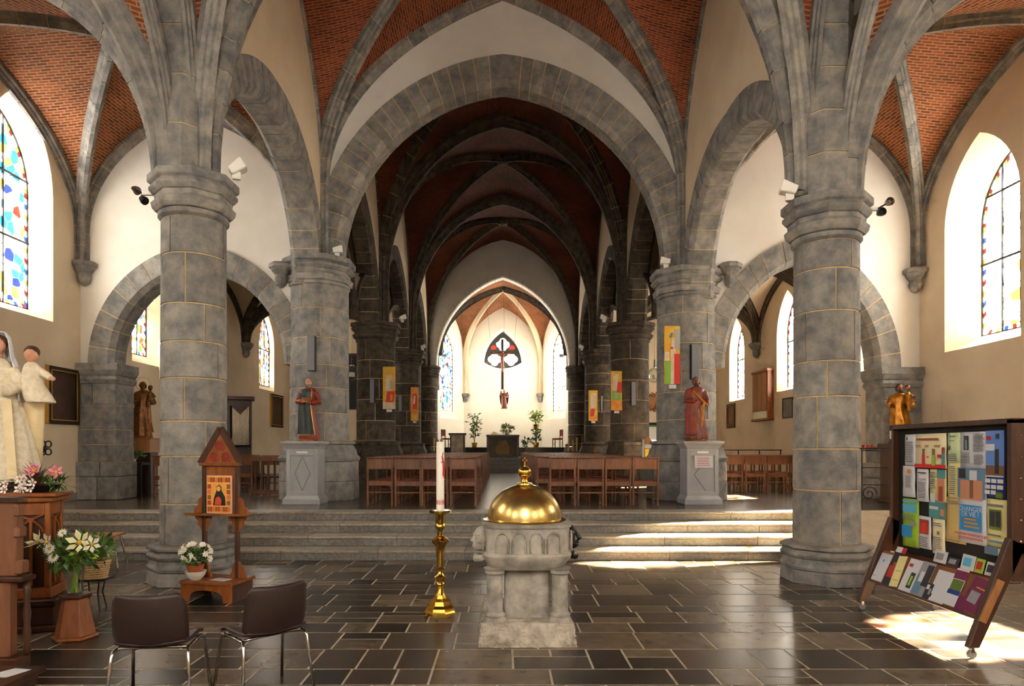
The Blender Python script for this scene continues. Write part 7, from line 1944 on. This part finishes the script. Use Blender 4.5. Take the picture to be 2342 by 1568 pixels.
# wall cabinet
t = thing('wall_cabinet', 'shallow honey wooden wall cabinet in the right chapel', 'cabinet', (XR - 0.004, 22.4, PZ(962, 22.4)), -pi / 2)
MB().bx(-0.66, 0.66, -0.20, 0, 0, 1.72).build('case', WOOD, t, bevel=0.01)
for k in range(3): MB().bx(-0.60 + 0.40 * k + 0.012, -0.20 + 0.40 * k - 0.012, -0.215, -0.20, 0.34, 1.60).build('door_plank', WOOD_P, t, bevel=0.005)
MB().bx(-0.58, 0.58, -0.212, -0.2, 0.08, 0.31).build('glass_strip', mat('mirror_strip', srgb(190, 200, 180), 0.1, 0.6), t)
for z in (0.0, 1.64): MB().bx(-0.70, 0.70, -0.235, 0, z, z + 0.08).build('cornice', WOOD, t, bevel=0.01)
# glazed case on the left chapel wall
t = thing('wall_case', 'shallow white display case on the left chapel wall', 'display case', (XL + 0.004, 17.6, PZ(870, 17.6)), pi / 2)
MB().bx(-0.28, 0.28, -0.10, 0, 0, 1.0).build('case', WHITE_PT, t, bevel=0.006); MB().bx(-0.24, 0.24, -0.106, -0.1, 0.05, 0.95).build('glass_front', CERAMIC, t); MB().bx(-0.31, 0.31, -0.12, 0, 1.0, 1.04).build('cornice', WHITE_PT, t)

# ---------------------------------------------------------------- left chapel furniture
t = thing('confessional', 'dark wooden confessional with white curtain in the left chapel', 'confessional', (-8.15, 19.6, PZ0), 0.35)
MB().bx(-0.60, 0.60, -0.02, 0.55, 0, 0.10).build('plinth', WOOD_D, t); MB().bx(-0.60, -0.55, 0, 0.55, 0.1, 2.55).build('side_panel', WOOD_D, t); MB().bx(0.55, 0.60, 0, 0.55, 0.1, 2.55).build('side_panel', WOOD_D, t)
MB().bx(-0.55, 0.55, 0.50, 0.55, 0.1, 2.55).build('back_panel', WOOD_D, t); MB().bx(-0.55, 0.0, 0, 0.05, 0.1, 2.4).build('door', WOOD_D, t, bevel=0.006)
MB().bx(-0.68, 0.68, -0.08, 0.58, 2.55, 2.66).build('cornice', WOOD_D, t, bevel=0.015); MB().bx(-0.6, 0.6, 0, 0.05, 2.4, 2.55).build('frieze', WOOD_D, t)
cw = MB(); rows = []
for k in range(15):
    x = 0.05 + 0.49 * k / 14; rows.append([(x, 0.03 + 0.02 * cos(k * 1.7), 1.2), (x, 0.03 + 0.02 * cos(k * 1.7), 2.0), (x, 0.03 + 0.02 * cos(k * 1.7), 2.4)])
o = cw.grid(rows).build('curtain', LACE, t, smooth=True); md = o.modifiers.new('thickness', 'SOLIDIFY'); md.thickness = 0.006
MB().bx(0.0, 0.55, 0.0, 0.06, 0.1, 0.95).build('half_door', WOOD_D, t, bevel=0.006); MB().prism([(0.0, 2.4), (0.55, 2.4), (0.275, 2.12)], lambda a, b, d: (a, d, b), -0.01, 0.02).build('valance', WOOD_D, t)
t = thing('prayer_bench', 'brown wooden bench with panelled back in the left chapel', 'bench', (-5.3, 15.55, PZ0), 0.03)
for k in range(8): MB().bx(-0.58 + 0.15 * k, -0.58 + 0.15 * k + 0.05, -0.02, 0.01, 0.08, 0.80).build('back_slat', WOOD_D, t)
MB().bx(-0.64, 0.64, -0.03, 0.02, 0.80, 0.92).build('top_rail', WOOD_CH, t, bevel=0.008); MB().bx(-0.64, 0.64, -0.02, 0.02, 0.02, 0.12).build('bottom_rail', WOOD_CH, t); MB().bx(-0.64, 0.64, 0.02, 0.40, 0.42, 0.46).build('seat', WOOD_CH, t, bevel=0.008)
for sx in (-1, 1): MB().bx(sx * 0.66, sx * 0.61, -0.03, 0.42, 0, 0.95).build('end_panel', WOOD_CH, t, bevel=0.01)
t = thing('flower_table', 'dark side table with flowers beside the left wall pier', 'table', (-8.62, 15.12, PZ0))
MB().bx(-0.40, 0.40, -0.20, 0.16, 0.72, 0.78).build('top', BLACK, t, bevel=0.006)
for sx in (-1, 1):
    for sy in (-0.17, 0.13): MB().bx(sx * 0.37 - 0.02, sx * 0.37 + 0.02, sy - 0.02, sy + 0.02, 0, 0.72).build('leg', BLACK, t)
a = thing('table_flowers', 'small white and green arrangement on the dark side table', 'flowers', (-8.5, 15.08, PZ0 + 0.781))
MB().lathe([(0.05, 0), (0.07, 0.08), (0.06, 0.08)], 14).build('bowl', CERAMIC, a)
fb = MB(); foliage(fb, (0, 0, 0.16), 0.2, 90, 0.12, 0.04, 0.5); fb.build('leaves', LEAF, a, fix=False)['kind'] = 'stuff'
for k in range(6): bloom(a, (R.uniform(-.15, .15), -0.12, 0.12 + R.uniform(0, .14)), 0.045, 6, PETAL, YOLK)
t = thing('dark_opening_panel', 'black wall panel behind the left globe lamp', 'panel', (-6.35, 28.58, PZ(935, 28.5)))
MB().bx(-0.6, 0.9, -0.05, 0, 0, 2.35).build('panel', BLACK, t); MB().bx(-0.66, 0.96, -0.07, 0, 2.35, 2.42).build('cornice', WOOD_D, t)
# ---------------------------------------------------------------- right chapel: candle rack, railing, lit table
t = thing('candle_rack', 'black iron candle rack with red cups behind the right column', 'candle rack', (PX(1985, 13.0), 13.0, PZ0), 0.0)
for z in (0.38, 0.72, 1.06): MB().tube([(-0.35, 0, z), (0.38, 0, z)], 0.010, 6).build('rail', IRON, t)
for x in (-0.33, -0.12): MB().tube([(x, 0, 0), (x, 0, 1.1)], 0.013, 6).build('post', IRON, t)
MB().tube([(0.02 + (0.16 - 0.006 * k) * cos(k * 0.42), 0, 0.2 + (0.16 - 0.006 * k) * sin(k * 0.42)) for k in range(24)], 0.009, 6).build('scroll', IRON, t)
MB().bx(-0.35, 0.15, -0.12, 0.10, 1.08, 1.11).build('tray', IRON, t)
for k in range(5):
    c = thing('votive_candle', 'red votive cup on the iron candle rack, %s from the column' % ORD[k], 'candle', (PX(1985, 13.0) - 0.28 + 0.085 * k, 12.97, PZ0 + 1.111), 0, 'red votive cups')
    MB().lathe([(0.022, 0), (0.03, 0.055), (0.026, 0.055), (0.02, 0.01)], 12).build('cup', RED_WAX, c, smooth=0.7); MB().lathe([(0.02, 0.008), (0.022, 0.035)], 10).build('wax', WAX, c)
t = thing('iron_railing', 'low black iron railing behind the right chapel chairs', 'railing', (7.2, 20.2, PZ0))
for z in (0.75, 1.05): MB().tube([(-1.3, 0, z), (1.4, 0, z)], 0.018, 6).build('rail', IRON, t)
for k in range(5): MB().tube([(-1.25 + 0.65 * k, 0, 0), (-1.25 + 0.65 * k, 0, 1.05)], 0.018, 6).build('post', IRON, t)
t = thing('literature_table', 'dark side table with upright signs beside the right nave pier', 'table', (PX(1482, 19.4), 19.4, PZ0))
MB().bx(-0.34, 0.5, -0.25, 0.25, 0.74, 0.80).build('top', GREY_ST, t, bevel=0.006); MB().bx(-0.28, 0.4, -0.2, 0.2, 0, 0.74).build('cabinet', BLACK, t)
s_ = thing('house_sign', 'small house-shaped wooden sign with yellow sheet on the side table', 'sign', (PX(1482, 19.3), 19.3, PZ0 + 0.801), 0.1)
MB().prism([(-0.12, 0), (0.12, 0), (0.12, 0.5), (0.0, 0.68), (-0.12, 0.5)], lambda a, b, d: (a, d, b), 0, 0.03).build('board', WOOD_P, s_); MB().bx(-0.17, -0.12, -0.02, 0.05, 0, 0.58).build('grey_post', GREY_ST, s_)
MB().bx(-0.09, 0.16, -0.02, -0.005, 0.04, 0.28).build('yellow_sheet', mat('bright_yellow_sheet', srgb(244, 206, 30), .6), s_); MB().bx(-0.1, 0.1, -0.012, -0.004, 0.30, 0.42).build('white_sheet', PAPER, s_)
t = thing('light_case', 'white lit showcase with green edge behind the right nave pier', 'showcase', (PX(1498, 24.0), 24.0, PZ0))
LIT = bpy.data.materials.new('lit_tube'); LIT.use_nodes = True
LIT.node_tree.nodes['Principled BSDF'].inputs['Emission Color'].default_value = (0.9, 1.0, 0.85, 1); LIT.node_tree.nodes['Principled BSDF'].inputs['Emission Strength'].default_value = 3.0
MB().bx(-0.5, 0.6, 0, 0.3, 0, 1.25).build('cabinet', WOOD_D, t); MB().bx(-0.45, 0.6, -0.01, 0.28, 1.25, 1.95).build('white_back', WHITE_PT, t); MB().bx(-0.48, 0.62, -0.03, 0.3, 1.95, 2.05).build('hood', BLACK, t)
MB().bx(-0.46, 0.6, -0.035, -0.012, 1.90, 1.945).build('green_edge', mat('green_enamel', srgb(40, 130, 70), .4), t); MB().bx(-0.45, 0.6, -0.03, -0.012, 1.27, 1.38).build('light_tube', LIT, t)
t = thing('straw_ornament', 'round straw ornament on the right chapel end wall', 'ornament', (PX(1500, 28.5), 28.598, PZ(918, 28.5)))
for k in range(20):
    a_ = 2 * pi * k / 20; MB().tube([(0, -0.062, 0), (0.4 * cos(a_), -0.056, 0.3 * sin(a_)), (0.62 * cos(a_ + .3), -0.03, 0.45 * sin(a_ + .3))], [0.06, 0.05, 0.01], 5).build('straw_ray', WOOD_P, t)

# ---------------------------------------------------------------- chancel
AZ = 1.282
t = thing('altar', 'dark altar with a mosaic front in the chancel', 'altar', (0.0, 31.9, AZ))
MB().bx(-0.78, 0.78, -0.35, 0.45, 0.0, 0.06).build('plinth', VELVET_D, t); MB().bx(-0.80, 0.80, -0.38, 0.48, 0.98, 1.08).build('mensa', VELVET_D, t, bevel=0.01)
for sx in (-1, 1): MB().bx(sx * 0.78, sx * 0.68, -0.35, 0.45, 0.06, 0.98).build('end_support', VELVET_D, t)
MB().bx(-0.68, 0.68, -0.28, 0.40, 0.06, 0.98).build('front_panel', mat('abstract_altar_front', srgb(120, 96, 60), 0.6, noise=1.6, col2=srgb(52, 58, 66), col3=srgb(170, 140, 80)), t)
MB().prism([(-0.3, 0.15), (0.28, 0.12), (0.35, 0.5), (0.15, 0.82), (-0.2, 0.78), (-0.36, 0.45)], lambda a, b, d: (a, d, b), -0.29, -0.28).build('ochre_field', mat('altar_ochre', srgb(168, 138, 84), .6, noise=3, col2=srgb(140, 106, 66)), t)
a = thing('altar_flowers', 'white and yellow flowers on the altar', 'flowers', (0.2, 31.95, AZ + 1.081))
MB().lathe([(0.08, 0), (0.12, 0.1), (0.1, 0.1)], 14).build('bowl', CERAMIC, a, smooth=0.8)
fb = MB(); foliage(fb, (0, 0, 0.30), 0.32, 130, 0.16, 0.07, 0.6); fb.build('leaves', LEAF_L, a, fix=False)['kind'] = 'stuff'
for k in range(12): bloom(a, (R.uniform(-.4, .4), -0.15, 0.06 + R.uniform(0, .4)), 0.08, 7, PETAL if k % 3 else PETAL_Y, YOLK)
fb = MB(); foliage(fb, (-0.62, 0, 0.05), 0.14, 40, 0.08, 0.05, 0.4); fb.build('yellow_garland', mat('yellow_petals', srgb(216, 190, 60), .6), a, fix=False)['kind'] = 'stuff'
t = thing('ambo', 'dark wooden reading desk with pale front left of the altar', 'lectern', (PX(1046, 31.6), 31.6, AZ))
MB().bx(-0.30, 0.30, -0.02, 0.0, 0.0, 1.05).build('pale_front', mat('pale_ambo_front', srgb(190, 176, 150), .6, noise=4, col2=srgb(140, 120, 110)), t)
for sx in (-1, 1): MB().bx(sx * 0.36, sx * 0.29, -0.04, 0.3, 0, 1.1).build('side_post', VELVET_D, t)
MB().bx(-0.42, 0.42, -0.08, 0.36, 1.06, 1.16).build('desk_top', VELVET_D, t, bevel=0.01)
def red_chair(label, x, y, z, rz):
    t = thing('sanctuary_chair', label, 'chair', (x, y, z), rz, 'red upholstered chairs in the chancel')
    MB().box((0, 0, 0.45), (0.48, 0.46, 0.08)).build('seat', RED_V, t, bevel=0.015); MB().box((0, 0.22, 0.78), (0.46, 0.06, 0.36)).build('backrest', RED_V, t, bevel=0.015)
    for sx in (-1, 1):
        MB().bx(sx * 0.22 - 0.018, sx * 0.22 + 0.018, -0.22, -0.18, 0, 0.42).build('leg', WOOD_D, t); MB().bx(sx * 0.22 - 0.018, sx * 0.22 + 0.018, 0.19, 0.23, 0, 0.95).build('leg', WOOD_D, t)
    MB().bx(-0.2, 0.2, -0.21, -0.19, 0.15, 0.18).build('stretcher', WOOD_D, t)
red_chair('red chair on the right side of the chancel', PX(1275, 35.4), 35.4, 1.762, -1.35); red_chair('red chair behind the reading desk', PX(1022, 35.2), 35.2, 1.762, 1.2)
def candle_stand(label, px, y, z):
    t = thing('candle_stand', label, 'candle stand', (PX(px, y), y, z), 0, 'iron candle stands in the chancel')
    MB().lathe([(0.2, 0), (0.18, 0.03), (0.03, 0.05)], 14).build('foot', IRON, t); MB().tube([(0, 0, 0.04), (0, 0, 0.95)], 0.02, 8).build('stem', IRON, t); MB().bx(-0.24, 0.24, -0.05, 0.05, 0.93, 0.96).build('crossbar', IRON, t)
    for k in range(3): MB().lathe([(0.04, 0.96), (0.038, 1.6 - 0.08 * (k == 1))], 12, (-0.19 + 0.19 * k, 0, 0)).build('candle', WAX_Y, t, smooth=0.7)
candle_stand('iron stand with three tall candles left of the altar', 1002, 30.6, PZ0); candle_stand('iron stand with three tall candles right of the altar', 1310, 30.6, PZ0)
def plant(label, px, y, z, h_, r_, m1, n=160, pot=BRASS, stand=0.0):
    t = thing('potted_plant', label, 'potted plant', (PX(px, y), y, z), 0, 'plants round the altar')
    if stand:
        MB().lathe([(0.2, 0), (0.03, 0.04), (0.03, stand - 0.05), (0.28, stand - 0.04), (0.28, stand)], 12).build('pedestal_stand', VELVET_D, t)
    MB().lathe([(0.13, stand), (0.17, stand + 0.26), (0.15, stand + 0.26)], 16).build('pot', pot, t, smooth=0.6)
    st_ = MB()
    for k in range(4): st_.tube([(0, 0, stand + 0.2), (R.uniform(-.1, .1), R.uniform(-.1, .1), stand + h_ * .5), (R.uniform(-.3, .3) * r_ * 2, R.uniform(-.2, .2), stand + h_ * 0.9)], 0.015, 5)
    st_.build('stems', LEAF_R, t)
    fb = MB()
    for k in range(n):
        f = R.uniform(0.25, 1.0); d = rdir(0.1); rr_ = r_ * (0.5 + 0.5 * f)
        leaf(fb, (d.x * rr_ * R.random(), d.y * rr_ * R.random() * .6, stand + 0.2 + (h_ - 0.2) * f), d + rdir() * .5, rdir(), R.uniform(0.14, 0.26), 0.085)
    fb.build('leaves', m1, t, fix=False)['kind'] = 'stuff'
plant('tall leafy plant in a brass pot left of the altar', 1085, 36.2, 1.762, 1.85, 0.42, LEAF)
plant('yellow-green plant on a dark stand right of the altar', 1226, 36.0, 1.762, 0.95, 0.45, LEAF_L, 130, BRASS, 1.0)
plant('thin plant with dark stems beside the altar', 1204, 33.2, AZ, 0.9, 0.28, LEAF, 50, BRASS)
plant('low green plant at the right foot of the altar', 1226, 36.0 - 0.7, 1.762, 0.95, 0.3, LEAF, 80, BRASS)
# crucifix and the figure below it
CY = 36.4; cz0 = PZ(890, CY)
t = thing('hanging_crucifix', 'dark hanging crucifix before the rose window', 'crucifix', (PX(1149, CY), CY, cz0), 0)
ztop = PZ(775, CY) - cz0
MB().box((0, 0, ztop / 2), (0.13, 0.06, ztop)).build('upright', WOOD_D, t); MB().box((0, 0, ztop * 0.72), (1.35, 0.06, 0.11)).build('crossbeam', WOOD_D, t)
b = MB(); zc = ztop * 0.72
b.tube([(0, -0.08, zc - 1.05), (0.02, -0.12, zc - 0.75), (-0.02, -0.09, zc - 0.45), (0, -0.09, zc - 0.2), (0, -0.08, zc - 0.02)], [0.05, 0.075, 0.10, 0.12, 0.06], 10)
for sx in (-1, 1): b.tube([(0, -0.08, zc - 0.08), (sx * 0.25, -0.07, zc - 0.02), (sx * 0.52, -0.06, zc + 0.03)], [0.06, 0.045, 0.035], 8)
b.ell((0.03, -0.12, zc + 0.07), (0.075, 0.08, 0.10)); remesh(b.build('corpus', SKIN_D, t), 0.02)
for sx in (-1, 1): MB().tube([(sx * 0.6, 0, zc), (sx * 0.6 + 0.3 * sx, 0, 10.0 - cz0)], 0.006, 4).build('wire', IRON, t)
st = thing('angel_statue', 'brown winged figure hanging below the crucifix', 'statue', (PX(1153, CY), CY, PZ(934, CY)))
rock_base(st, 1.05, WOOD_D); figure(st, 1.05, mat('brown_carved_robe', srgb(168, 92, 58), .5, noise=8, col2=srgb(120, 62, 40)), SKIN, HAIR, None, arms=[((-0.125, -0.01, 0.775), (-0.17, -0.05, 0.7), (-0.16, -0.08, 0.92)), ARM_L], seed=4)
for sx in (-1, 1): MB().prism([(sx * 0.08, 0.85), (sx * 0.20, 0.95), (sx * 0.26, 0.7), (sx * 0.22, 0.35), (sx * 0.14, 0.15), (sx * 0.1, 0.5)], lambda a, b_, d: (a, d, b_), 0.08, 0.12).build('wing', WOOD_D, st)
MB().tube([(0, 0.1, 0.6), (0, 0.12, 10 - PZ(934, CY))], 0.006, 4).build('wire', IRON, st)
